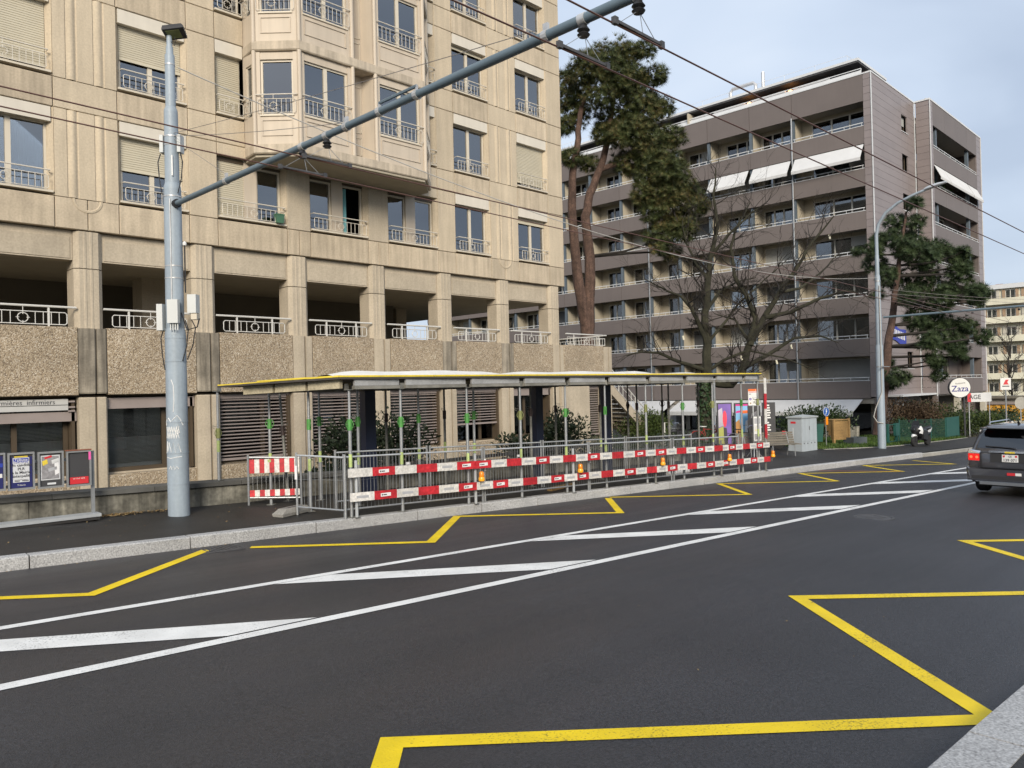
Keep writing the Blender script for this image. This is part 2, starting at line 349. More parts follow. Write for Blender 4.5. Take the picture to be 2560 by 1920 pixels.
# street furniture
M('cabinet', (.39, .435, .47), .5, var=.06, vs=2.5, fine=.04, fs=30, streak=.06)
M('cabinet_cap', (.36, .39, .40), .6, var=.1)
M('wood_slat', (.16, .145, .12), .7, var=.15, vs=4, fine=.2, fs=30, rnd=.1)
M('wood_warm', (.30, .185, .07), .75, var=.15, vs=3, fine=.2, fs=22)
M('planter_grey', (.075, .09, .10), .7, var=.08)
M('fence_green', (.015, .085, .07), .5, var=.1)
M('mesh_green', (.03, .10, .075), .6, var=.1)
M('sign_blue', (.02, .10, .38), .4, var=.03)
M('sign_white', (.74, .74, .73), .4, var=.03)
M('sign_orange', (.85, .17, .04), .45, var=.03)
M('sign_purple', (.16, .08, .42), .4, var=.03)
M('poster_blue', (.03, .055, .36), .5, var=.05)
M('poster_navy', (.018, .022, .12), .5, var=.05)
M('poster_paper', (.62, .64, .67), .6, var=.04)
M('poster_grey', (.26, .255, .27), .6, var=.3, vs=22)
M('rack_dark', (.06, .06, .065), .35, var=.1)
M('rack_alu', (.33, .34, .35), .4, metal=.4, var=.1)
M('pink', (.80, .12, .40), .5, var=.1)
M('magenta', (.62, .02, .24), .5, var=.05)
M('green_pot', (.06, .15, .09), .5, var=.1)
M('tyre', (.018, .018, .019), .85, var=.15)
M('rim', (.30, .31, .32), .35, metal=.7, var=.05)
M('car_paint', (.075, .075, .085), .28, metal=.5, var=.02, coat=1.)
M('car_trim', (.028, .028, .03), .6, var=.05)
M('chrome', (.72, .73, .75), .12, metal=1., var=0)
M('bike_red', (.33, .035, .03), .4, var=.05)
M('scooter_white', (.72, .73, .75), .3, var=.03, coat=.4)
M('scooter_black', (.016, .016, .018), .35, var=.05)
M('zaza_blue', (.03, .03, .22), .5, var=0)
M('iron', (.085, .085, .09), .6, metal=.3, var=.25, vs=10, fine=.2, fs=60)
M('blue_cloth', (.04, .06, .34), .8, var=.1)
M('flower_red', (.45, .04, .03), .7, var=.3, vs=20)
M('plant_green', (.10, .22, .03), .7, var=.3, vs=8)
M('orange_panel', (.55, .28, .03), .6, var=.1, vs=1)
emis('tail_light', (1, .02, .012), .55, (.45, .008, .008)); emis('tail_core', (1, .12, .05), 1.6, (.7, .05, .02)); emis('heater_glow', (1, .42, .12), 6.); emis('neon_red', (1, .18, .15), 1.5)
glass('pane', (.80, .83, .84), 2.75); glass('pane_dark', (.66, .68, .69), 2.0); glass('pane_far', (.72, .72, .70), 1.6); glass('pane_shop', (.88, .89, .89), 1.5); glass('car_glass', (.22, .24, .25), 2.0)
glass('screen_clear', (.90, .95, .93), 1.45)
# aggregate concrete: exposed pebbles
def aggregate(name, scale, cols):
    m = bpy.data.materials.new(name); m.use_nodes = True; MATS[name] = m; t = m.node_tree; n = t.nodes; l = t.links; b = n['Principled BSDF']
    g = n.new('ShaderNodeNewGeometry'); v = n.new('ShaderNodeTexVoronoi'); v.inputs['Scale'].default_value = scale; l.new(g.outputs['Position'], v.inputs['Vector'])
    s = n.new('ShaderNodeSeparateColor'); l.new(v.outputs['Color'], s.inputs['Color']); r = n.new('ShaderNodeValToRGB'); el = r.color_ramp.elements
    el[0].position = 0; el[0].color = (*cols[0], 1); el[1].position = 1; el[1].color = (*cols[-1], 1)
    for i, c in enumerate(cols[1:-1]): e = el.new((i+1)/(len(cols)-1)); e.color = (*c, 1)
    l.new(s.outputs['Red'], r.inputs['Fac']); z = n.new('ShaderNodeTexNoise'); z.inputs['Scale'].default_value = 1.1; z.inputs['Detail'].default_value = 5; l.new(g.outputs['Position'], z.inputs['Vector'])
    mr = n.new('ShaderNodeMapRange'); mr.inputs['From Min'].default_value = .3; mr.inputs['From Max'].default_value = .7; mr.inputs['To Min'].default_value = .86; mr.inputs['To Max'].default_value = 1.12; l.new(z.outputs['Fac'], mr.inputs['Value'])
    q = n.new('ShaderNodeVectorMath'); q.operation = 'SCALE'; l.new(r.outputs['Color'], q.inputs[0]); l.new(mr.outputs['Result'], q.inputs['Scale']); l.new(q.outputs['Vector'], b.inputs['Base Color'])
    bn = n.new('ShaderNodeBump'); bn.inputs['Strength'].default_value = .6; bn.inputs['Distance'].default_value = .02; bn.invert = True; l.new(v.outputs['Distance'], bn.inputs['Height']); l.new(bn.outputs['Normal'], b.inputs['Normal'])
    b.inputs['Roughness'].default_value = .9
aggregate('aggregate', 44, [(.17, .13, .09), (.29, .23, .16), (.36, .285, .195), (.40, .325, .235), (.55, .49, .40)])
# ================================================================== ground, road, kerbs, markings
def strip(b, s0, s1, n0, n1, dz0, dz1=None):
    dz1 = dz0 if dz1 is None else dz1
    b.face(rp_(s0, n0, dz0), rp_(s1, n0, dz0), rp_(s1, n1, dz1), rp_(s0, n1, dz1)); return b
SS = [-1500, -70, 0, 40, 95, 1500]
g = B()
for a, c in zip(SS, SS[1:]):
    for n0, n1 in ((-1500, 1.0), (1.0, 16), (16, 1500)): strip(g, a, c, n0, n1, -.06)
struct('ground', g, 'earth')
g = B()
for a, c in zip([-120, -70, 0, 40, 95], [-70, 0, 40, 95, 320]): strip(g, a, c, 1.6, KN+.06, 0)
road = struct('road', g, 'asphalt')
def line(pts, wd, name, mat, dz=.004):
    """painted polyline on the road with mitred corners"""
    P = [Vector((p[0], p[1])) for p in pts]; Lf = []; Rt = []
    for i, p in enumerate(P):
        d0 = (p-P[i-1]).normalized() if i else (P[1]-p).normalized(); d1 = (P[i+1]-p).normalized() if i < len(P)-1 else d0
        n0 = Vector((-d0.y, d0.x)); n1 = Vector((-d1.y, d1.x)); m = (n0+n1); m = m/max(.35, m.dot(n0))if m.length > .1 else n0
        Lf.append(p+m*wd/2); Rt.append(p-m*wd/2)
    b = B()
    for i in range(len(P)-1): b.face(rp_(*Rt[i], dz), rp_(*Rt[i+1], dz), rp_(*Lf[i+1], dz), rp_(*Lf[i], dz))
    return b.build(name, mat, road)
line([(-14, 6.90), (60, 6.86)], .15, 'lane_line', 'paint_white'); line([(-14, 8.74), (46, 8.66)], .13, 'lane_line', 'paint_white')
for i in range(-3, 12):
    s0 = 4.15+4.2*i; b = B(); o = .02*i
    b.face(rp_(s0, 8.64-.001*s0, .004), rp_(s0+2.95, 7.0, .004), rp_(s0+3.85, 7.0, .004), rp_(s0+.75, 8.64, .004)); b.build('hatch_bar', 'paint_white', road)
line([(-5.2, 11.4), (-2.2, 9.6), (-.3, 11.35), (2.44, 9.58), (4.42, 11.36)], .15, 'zigzag_line', 'paint_yellow', .0045)
line([(4.98, 11.12), (7.2, 9.65), (9.22, 11.52), (11.85, 9.72), (13.5, 11.42)], .15, 'zigzag_line', 'paint_yellow', .0045)
line([(13.66, 11.5), (16.45, 9.62), (18.1, 11.46), (21.1, 9.64), (22.6, 11.46), (25.6, 9.6), (27.15, 11.44), (30.1, 9.55), (30.9, 11.2)], .14, 'zigzag_line', 'paint_yellow', .0045)
line([(23.9, 11.5), (25.6, 9.62)], .1, 'zigzag_line', 'paint_orange', .007)
line([(-2, 1.75), (.35, 4.05), (.8, 1.9), (2.72, 4.1), (5.85, 1.66), (8.02, 4.13), (11.05, 1.68), (13.2, 4.06), (16.2, 1.68), (18.3, 4.05), (21.4, 1.68)], .16, 'zigzag_line', 'paint_yellow', .0045)
# far kerb: granite stones one by one
def kerb(name, edges, n0, n1, h, mat):
    """a kerb (structure) of separate stones; chamfered road-side edge"""
    k = tag(bpy.data.objects.new(name, None), kind='structure'); C.objects.link(k)
    for a, c in zip(edges, edges[1:]):
        b = B(); rings = []
        for s in (a+.009, c-.009):
            j = random.uniform(-.004, .004)
            rings.append([rp_(s, n0+j, -.12), rp_(s, n0+j, h-.018), rp_(s, n0+.018*(1 if n1 > n0 else -1)+j, h+j), rp_(s, n1, h+j), rp_(s, n1, -.12)])
        b.loft(rings); b.build('kerb_stone', mat, k)
    return k
ed = [-8+2.05*i for i in range(9)]; ed += [ed[-1]+1.55*(i+1) for i in range(16)]; e0 = ed[-1]
kerb('kerb', ed, KN, KN+.2, .175, 'granite')
ed2 = [e0+1.02*i for i in range(75)]
kerb('old_kerb', ed2, KN+.02, KN+.17, .14, 'granite_far')
kerb('near_kerb', [-6+1.6*i for i in range(20)], 1.62, 1.30, .12, 'granite')
b = B()
for a, c in zip([-60, 0], [0, 60]): strip(b, a, c, -9, 1.30, .115)
struct('near_pavement', b, 'footway')
# far pavement: from the kerb to the low wall, widening into the forecourt on the right
WY = 14.3                                            # road-side face of the low wall (a line of constant Y)
b = B()
pav = [(-40, None), (0, None), (21.6, None), (23.5, 20), (31.4, 20), (33, 14.4), (38, 14.05), (49, 14.7), (60, 14.9), (95, 15.5), (240, 16)]
def pav_n(s, n):
    return (WY+.05-RD.y*s)/RN.y if n is None else n
for (s0, n0), (s1, n1) in zip(pav, pav[1:]):
    a0, a1 = pav_n(s0, n0), pav_n(s1, n1)
    b.face(rp_(s0, KN+.17, .17), rp_(s1, KN+.17, .17), rp_(s1, a1, .175+.02*(a1-KN)), rp_(s0, a0, .175+.02*(a0-KN)))
struct('pavement', b, 'footway')
# paving of the forecourt before the brown building
b = B(); b.face(rp_(21.6, 17.9, .24), rp_(33, 20, .24), rp_(53, 24, .2), rp_(52, 48, .2), rp_(24, 36, .2)); struct('forecourt', b, 'footway')
# lawn on the right, with blades
LAWN = [(31.6, 14.95), (35.4, 14.1), (37.7, 14.03), (44, 14.35), (48.6, 14.7), (50.5, 18.5), (42, 19.2), (33.5, 20.0), (31.8, 17.5)]
b = B(); b.face(*[rp_(s, n, .235+.012*(n-14)) for s, n in LAWN]); struct('lawn', b, 'earth')
def inside(p, poly):
    r = False
    for i in range(len(poly)):
        (x1, y1), (x2, y2) = poly[i-1], poly[i]
        if (y1 > p[1]) != (y2 > p[1]) and p[0] < (x2-x1)*(p[1]-y1)/(y2-y1)+x1: r = not r
    return r
b = B(); q = 0
while q < 15000:
    s, n = random.uniform(31, 51), random.uniform(13.9, 20)
    if not inside((s, n), LAWN): continue
    q += 1; p = rp_(s, n, .23+.012*(n-14)); a = random.uniform(0, 6.28); h = random.uniform(.05, .16); wd = random.uniform(.012, .03)
    d = Vector((math.cos(a), math.sin(a), 0)); t = Vector((random.uniform(-.06, .06), random.uniform(-.06, .06), h))
    b.face(p-d*wd, p+d*wd, p+t)
tag(b.build('grass', 'grass'), 'rough green grass round the lamp post and pine on the right', 'grass', kind='stuff')
for (s0, n0), (s1, n1) in zip(LAWN[:4], LAWN[1:5]):          # thin concrete edging along the lawn
    pass
ek = tag(bpy.data.objects.new('lawn_edging', None), kind='structure'); C.objects.link(ek)
for (s0, n0), (s1, n1) in zip(LAWN[:4], LAWN[1:5]):
    m = max(1, round(math.hypot(s1-s0, n1-n0)/1.0))
    for i in range(m):
        t0, t1 = i/m+.004, (i+1)/m-.004; A = (s0+(s1-s0)*t0, n0+(n1-n0)*t0); D = (s0+(s1-s0)*t1, n0+(n1-n0)*t1)
        bb = B(); bb.loft([[rp_(x, y-.06, .1), rp_(x, y-.06, .25), rp_(x, y+.04, .25), rp_(x, y+.04, .1)] for x, y in (A, D)]); bb.build('edging_stone', 'granite_far', ek)
# low retaining wall with dark coping slabs
wl = thing('low_wall', 'low stained concrete wall with dark coping slabs below the beige building', 'wall', (8, WY, 0), world=True)
edges = [-6, -1.2, 3.4, 8.3, 13.0, 17.8, 22.4]
for a, c in zip(edges, edges[1:]):
    b = B(); b.loft([[(x, WY, -.9), (x, WY, .45-.03*(x-5)*.93), (x, WY+.26, .45-.03*(x-5)*.93), (x, WY+.26, -.9)] for x in (a+.006, c-.006)]); b.build('wall_section', 'wall_old', wl)
x = -6.
while x < 22.3:
    c = min(x+1.62, 22.4); b = B(); b.loft([[(q, WY-.06, .455-.0279*(q-5)), (q, WY-.06, .535-.0279*(q-5)), (q, WY+.34, .545-.0279*(q-5)), (q, WY+.34, .455-.0279*(q-5))] for q in (x+.005, c-.005)])
    b.build('coping_slab', 'coping', wl); x = c
# drain grate at the kerb and manhole cover
d = thing('drain_grate', 'rectangular iron drain grate beside the kerb near the grey pole', 'drain', rp_(4.55, 11.3, .004), RA, world=False)
b = B(); b.box(-.34, -.22, -.03, .34, -.19, .008); b.box(-.34, .19, -.03, .34, .22, .008); b.box(-.34, -.19, -.03, -.31, .19, .008); b.box(.31, -.19, -.03, .34, .19, .008); b.build('frame', 'iron', d)
for i in range(11):
    b = B(); b.box(-.29+i*.055, -.19, -.03, -.265+i*.055, .19, .006); b.build('bar', 'iron', d)
b = B(); b.box(-.31, -.19, -.032, .31, .19, -.028); b.build('pit', 'print_dark', d)
d = thing('manhole_cover', 'round worn iron manhole cover in the middle of the carriageway', 'manhole', rp_(14.75, 6.06, .003), RA)
b = B(); b.lathe([(.30, 0), (.30, .004), (0.001, .005)], 28); b.build('lid', 'iron', d, True)
b = B(); b.lathe([(.36, 0), (.36, .006), (.31, .006), (.31, 0)], 28); b.build('ring', 'iron', d, True)
for i in range(6):
    a = i*math.pi/3; b = B(); b.box(-.02+.16*math.cos(a), -.06+.16*math.sin(a), .004, .02+.16*math.cos(a), .06+.16*math.sin(a), .009); b.build('rib', 'iron', d)
# leaf litter along the wall and scattered bits
b = B()
def leaf(p, r):
    a = random.uniform(0, 6.28); u = Vector((math.cos(a), math.sin(a), random.uniform(-.3, .3)))*r; v = Vector((-math.sin(a), math.cos(a), random.uniform(-.3, .3)))*r*.5
    b.face(p-u, p+v, p+u, p-v)
for i in range(420):
    x = random.gauss(4.75, .45); y = WY-.04-abs(random.gauss(0, .10)); p = Vector((x, y, ground_z(x, y)+random.uniform(.008, .03))); leaf(p, random.uniform(.015, .035))
for i in range(150):
    x = random.uniform(2, 13); y = random.uniform(11.9, WY-.05); p = Vector((x, y, ground_z(x, y)+.012)); leaf(p, random.uniform(.01, .024))
for i in range(130):
    s = random.uniform(1, 24); leaf(rp_(s, KN-.03-abs(random.gauss(0, .06)), .012), random.uniform(.008, .02))
for i in range(26):
    s, n = random.uniform(3, 16), random.uniform(2, 11.4); leaf(rp_(s, n, .012), random.uniform(.008, .02))
tag(b.build('leaf_litter', 'litter'), 'dry brown leaves blown against the foot of the low wall', 'leaves', kind='stuff')
# ================================================================== beige apartment building (facade plane Y = FY)
FY, ST, J0 = 20.0, 2.77, 6.82
bb_ = thing('apartment_building', 'beige concrete apartment block with projecting bay windows above an open gallery', 'building', (13, FY, -.9), world=True)
def ob(b, a, d, u0, u1, o0, o1, z0, z1):
    """box along plan direction d from plan point a: u along, o outward (to the right of d)"""
    nx, ny = d[1], -d[0]
    P = [(a[0]+d[0]*u+nx*o, a[1]+d[1]*u+ny*o) for u, o in ((u0, o1), (u1, o1), (u1, o0), (u0, o0))]
    return b.prism(P, 'z', z0, z1)
XD_ = (1, 0)
SM = {}
def railing(a, d, u0, u1, z, mat='rail_white', h=.46, ring=.42, parent=bb_, name='window_railing'):
    b = B(); nx, ny = d[1], -d[0]
    def P(u, o, zz): return (a[0]+d[0]*u+nx*o, a[1]+d[1]*u+ny*o, zz)
    o = .05
    b.tube(P(u0, o, z+h), P(u1, o, z+h), .016, n=6)
    zt, zb = z+h-.12, z+.03; b.path([P(u0+.04, o, zb+.05), P(u0+.04, o, zt-.03), P(u0+.07, o, zt), P(u1-.07, o, zt), P(u1-.04, o, zt-.03), P(u1-.04, o, zb+.03), P(u1-.07, o, zb), P(u0+.07, o, zb)], .010, 5, True)
    L_ = u1-u0; m = max(4, round(L_/.145)); c = u0+L_*ring
    for i in range(1, m):
        u = u0+.04+(L_-.08)*i/m
        if abs(u-c) < .085: continue
        b.tube(P(u, o, zb), P(u, o, zt), .008, n=4, caps=False)
    zc = (zt+zb)/2; rr = min(.095, (zt-zb)/2-.03); b.ring(P(c, o, zc), (d[0], d[1], 0), (0, 0, 1), rr, .008, 14, 4)
    for (du, dz_) in ((1, 0), (-1, 0), (0, 1), (0, -1)): b.tube(P(c+du*(rr-.04), o, zc+dz_*(rr-.04)), P(c+du*(rr+.03), o, zc+dz_*(rr+.03)), .007, n=4)
    b.tube(P(c, o, zt), P(c, o, z+h), .008, n=4)
    for u in (u0, u1):
        b.tube(P(u, -.1, z+h), P(u, o, z+h), .012, n=5)
    return b.build(name, mat, parent)
def shutter(a, d, u0, u1, z0, z1, o, parent, mat='shutter', pitch=.055, name='roller_shutter'):
    b = B(); m = max(1, round((z1-z0)/pitch)); nx, ny = d[1], -d[0]
    pr = []
    for i in range(m): zz = z0+(z1-z0)*i/m; hh = (z1-z0)/m; pr += [(o, zz), (o+.012, zz+hh*.25), (o+.012, zz+hh*.8), (o, zz+hh*.98)]
    r0 = [(a[0]+d[0]*u0+nx*q, a[1]+d[1]*u0+ny*q, zz) for q, zz in pr]; r1 = [(a[0]+d[0]*u1+nx*q, a[1]+d[1]*u1+ny*q, zz) for q, zz in pr]
    for i in range(len(pr)-1): b.face(r0[i], r1[i], r1[i+1], r0[i+1])
    ob(b, a, d, u0, u1, o-.01, o+.022, z0-.03, z0+.02)
    return b.build(name, mat, parent)
def curtain(a, d, u0, u1, z0, z1, o, parent, mat='curtain_white'):
    b = B(); nx, ny = d[1], -d[0]; m = max(6, int((u1-u0)/.035)); ph = random.uniform(0, 6)
    pts = [(u0+(u1-u0)*i/m, o+.03*math.sin(ph+i*1.05)+.012*math.sin(i*2.3)) for i in range(m+1)]
    for (ua, qa), (ub, qb) in zip(pts, pts[1:]):
        b.face(*[(a[0]+d[0]*u+nx*q, a[1]+d[1]*u+ny*q, zz) for u, q, zz in ((ua, qa, z0), (ub, qb, z0), (ub, qb, z1), (ua, qa, z1))])
    return b.build('curtain', mat, parent, True)
def window(a, d, u0, u1, z0, z1, o, parent, mull=(.5,), fr=.055, mat='frame_cream', pane='pane', name='window', skip=()):
    """window part: frame mesh; panes are its sub-parts"""
    b = B(); ob(b, a, d, u0, u1, o-.06, o, z0, z0+fr); ob(b, a, d, u0, u1, o-.06, o, z1-fr, z1)
    ob(b, a, d, u0, u0+fr, o-.06, o, z0+fr, z1-fr); ob(b, a, d, u1-fr, u1, o-.06, o, z0+fr, z1-fr)
    cuts = [u0+fr]
    for m in mull:
        c = u0+(u1-u0)*m; ob(b, a, d, c-.055, c+.055, o-.06, o+.004, z0+fr, z1-fr); cuts += [c-.055, c+.055]
    cuts.append(u1-fr); wnd = b.build(name, mat, parent)
    for i in range(0, len(cuts), 2):
        if i//2 in skip: continue
        p = B(); ob(p, a, d, cuts[i], cuts[i+1], o-.045, o-.035, z0+fr, z1-fr); p.build('pane', pane, wnd)
    return wnd
def wall(name, x0, x1, z0, z1, y0=FY, t=.2, mat='concrete', g=.008):
    b = B(); b.cbox(x0+g, y0, z0+g, x1-g, y0+t, z1-g, .012); return b.build(name, mat, bb_)
def pier(x0, x1, z0, z1, fluted, mat='concrete'):
    if not fluted: return wall('wall_panel', x0, x1, z0, z1, mat=mat)
    b = B(); g = .008; c = (x0+x1)/2; P = [(x0+g, FY+.2), (x0+g, FY)]
    for m in (c-.30, c+.30):
        P += [(m-.13, FY), (m-.11, FY+.02)]
        P += [(m-.10+.20*i/8, FY+.02-.045*math.sin(math.pi*i/8)) for i in range(9)]
        P += [(m+.11, FY+.02), (m+.13, FY)]
    P += [(x1-g, FY), (x1-g, FY+.2)]
    b.prism(P, 'z', z0+g, z1-g); return b.build('fluted_panel', mat, bb_, True)
PIERS = [(.6, 3.66, 0), (5.40, 6.80, 1), (8.52, 9.28, 0), (16.90, 17.68, 0), (19.36, 20.78, 1), (22.48, 23.34, 0)]
OPEN = {'A': (3.66, 5.40), 'Bw': (6.80, 8.52), 'E': (17.68, 19.36), 'F': (20.78, 22.48)}
NF = 5
for k in range(NF):
    zj = J0+ST*k; zl = zj+2.06; zn = zj+ST
    low = 'concrete_grey' if k == 0 else 'concrete'
    for (x0, x1, fl) in PIERS:
        pier(x0, x1, zj, zl, fl); wall('wall_panel', x0, x1, zl, zn)
    for nm, (x0, x1) in OPEN.items(): wall('spandrel_panel', x0, x1, zl, zn, mat='concrete_sill')
    # openings with two-leaf windows
    for nm, (x0, x1) in OPEN.items():
        a = (x0, FY); W = x1-x0
        b = B()                                        # reveals with slanted jambs, sill
        b.prism([(x0+.0, FY+.012), (x0+.10, FY+.16), (x0+.10, FY+.3), (x0-.02, FY+.3)], 'z', zj+.02, zl); b.build('reveal', 'concrete', bb_); b = B(); b.prism([(x1, FY+.012), (x1+.02, FY+.3), (x1-.10, FY+.3), (x1-.10, FY+.16)], 'z', zj+.02, zl)
        b.build('reveal', 'concrete', bb_)
        b = B(); b.box(x0+.03, FY-.03, zj+.06, x1-.03, FY+.24, zj+.11); b.build('window_sill', 'frame_cream', bb_)
        u0, u1 = .10, W-.10
        b = B(); ob(b, a, XD_, u0-.05, u1+.05, -.2, -.02, zl-.35, zl-.01); b.build('shutter_box', 'shutter_box', bb_)
        window(a, XD_, u0, u1, zj+.11, zl-.33, -.2, bb_)
        railing(a, XD_, u0, u1, zj+.1)
        sh = {('A', 1): .93, ('Bw', 0): .5, ('Bw', 1): .52, ('F', 1): .9, ('F', 0): .12, ('E', 2): .06, ('A', 2): .5, ('Bw', 3): .7, ('E', 4): .4}.get((nm, k), 0)
        zt, zb = zl-.35, zj+.13
        if sh: shutter(a, XD_, u0+.01, u1-.01, zt-(zt-zb)*sh, zt, -.175, bb_)
        cu = {('A', 0): ((.66, .97, 'curtain_white'),), ('Bw', 1): ((.05, .42, 'curtain_white'), (.55, .95, 'curtain_white')), ('E', 2): ((.6, .95, 'curtain_white'),), ('E', 1): ((.7, .93, 'curtain_white'),),
              ('F', 2): ((.05, .25, 'curtain_white'), (.4, .95, 'curtain_white')), ('F', 3): ((.1, .45, 'curtain_dark'), (.5, .9, 'curtain_dark')), ('E', 3): ((.5, .75, 'curtain_dark'),), ('F', 0): ((.55, .6, 'curtain_white'),)}.get((nm, k), ())
        for (f0, f1, mt) in cu: curtain(a, XD_, u0+(u1-u0)*f0, u0+(u1-u0)*f1, zj+.12, zl-.4, -.42, bb_, mt)
# spandrel band below the first storey
bz0, bz1 = 6.09, J0
for (x0, x1) in ((.6, 3.66), (3.66, 5.40), (5.40, 6.10), (6.10, 6.80), (6.80, 8.52), (8.52, 9.28), (9.28, 11.31), (11.31, 11.69), (11.69, 12.06), (12.06, 14.09), (14.09, 14.47), (14.47, 14.85), (14.85, 16.90), (16.90, 17.68), (17.68, 19.36), (19.36, 20.07), (20.07, 20.78), (20.78, 22.48), (22.48, 23.34)):
    wall('spandrel_panel', x0, x1, bz0, bz1, mat='concrete_sill')
for c in (6.10, 20.07):                                  # the flutes end in a raised U on the band
    b = B(); P = [Vector((c+.30*math.cos(t), FY-.008, J0-.0+.30*math.sin(t)*.95)) for t in [math.pi+math.pi*i/14 for i in range(15)]]
    b.path([p+Vector((0, .03, 0)) for p in P], .045, 6); b.build('u_moulding', 'concrete', bb_, True)
# first storey under the bay: three wide openings with a middle panel
for nm, x0, x1 in (('C', 9.28, 11.31), ('Dm', 12.06, 14.09), ('D2', 14.85, 16.90)):
    zj, zl = J0, 8.56; a = (x0, FY); m0, m1 = .82, 1.20
    b = B(); b.prism([(x0, FY+.012), (x0+.06, FY+.16), (x0+.06, FY+.3), (x0-.02, FY+.3)], 'z', zj+.02, zl); b.build('reveal', 'concrete', bb_); b = B(); b.prism([(x1, FY+.012), (x1+.02, FY+.3), (x1-.10, FY+.3), (x1-.10, FY+.16)], 'z', zj+.02, zl); b.build('reveal', 'concrete', bb_)
    b = B(); b.box(x0+.03, FY-.03, zj+.06, x1-.03, FY+.24, zj+.11); b.build('window_sill', 'frame_cream', bb_)
    b = B(); b.box(x0+m0, FY+.16, zj+.11, x0+m1, FY+.26, zl); b.build('middle_panel', 'bay_panel', bb_)
    for (u0, u1, side) in ((.06, m0, 0), (m1, x1-x0-.10, 1)):
        window(a, XD_, u0, u1, zj+.11, zl-.12, -.22, bb_, mull=(), skip=(0,) if (nm == 'Dm' and side) else ())
        b = B(); ob(b, a, XD_, u0, u1, -.3, -.16, zl-.12, zl); b.build('shutter_box', 'brown_frame', bb_)
        if nm == 'C' and side == 0: shutter(a, XD_, u0, u1, zj+.14, zl-.1, -.19, bb_)
        if nm in ('C', 'Dm') and not (nm == 'C' and side == 0) and not (nm == 'Dm' and side): b = B(); ob(b, a, XD_, u0+.05, u1-.05, -.36, -.34, zl-.50, zl-.12); b.build('inner_blind', 'curtain_dark', bb_)
    if nm == 'Dm': curtain(a, XD_, m1+.06, m1+.2, zj+.12, zl-.2, -.3, bb_, 'curtain_teal')
    if nm == 'D2': curtain(a, XD_, .35, .76, zj+.12, zl-.2, -.42, bb_, 'curtain_teal'); curtain(a, XD_, m1+.03, m1+.18, zj+.12, zl-.2, -.42, bb_, 'curtain_white')
    railing(a, XD_, .06, x1-x0-.08, zj+.1, ring=.5)
for (x0, x1) in ((11.31, 12.06), (14.09, 14.85)): wall('wall_panel', x0, x1, J0, 8.58, mat='concrete_grey')
wall('wall_panel', 9.28, 10.1, 8.56, 8.88); wall('wall_panel', 16.05, 16.9, 8.56, 8.88)
# narrow windows either side of the bay
for k in range(1, NF):
    zj = J0+ST*k; zl = zj+2.06
    for (x0, x1, left) in ((9.28, 10.09, 1), (16.05, 16.90, 0)):
        a = (x0, FY); wall('spandrel_panel', x0, x1, zj-.71, zj); 
        if k == NF-1: wall('spandrel_panel', x0, x1, zl, zj+ST)
        b = B(); b.box(x0+.02, FY-.03, zj+.06, x1-.02, FY+.24, zj+.11); b.build('window_sill', 'frame_cream', bb_)
        window(a, XD_, .03, x1-x0-.03, zj+.11, zl-.33, -.2, bb_, mull=())
        b = B(); ob(b, a, XD_, .01, x1-x0-.03, -.2, -.02, zl-.35, zl-.01); b.build('shutter_box', 'shutter_box', bb_)
        b = B()
        if left: b.prism([(x0, FY+.012), (x0+.05, FY+.16), (x0+.05, FY+.3), (x0-.02, FY+.3)], 'z', zj+.02, zl)
        else: b.prism([(x1, FY+.012), (x1+.02, FY+.3), (x1-.12, FY+.3), (x1-.12, FY+.16)], 'z', zj+.02, zl)
        b.build('reveal', 'concrete', bb_)
        railing(a, XD_, .04, x1-x0-.02, zj+.1)
        if left and k != 2: shutter(a, XD_, .04, x1-x0-.06, zj+.14, zl-.34, -.175, bb_)
        if not left: shutter(a, XD_, .04, x1-x0-.06, zl-.55, zl-.34, -.175, bb_)
        if left and k == 2: curtain(a, XD_, .3, .62, zj+.12, zl-.4, -.42, bb_, 'curtain_dark')
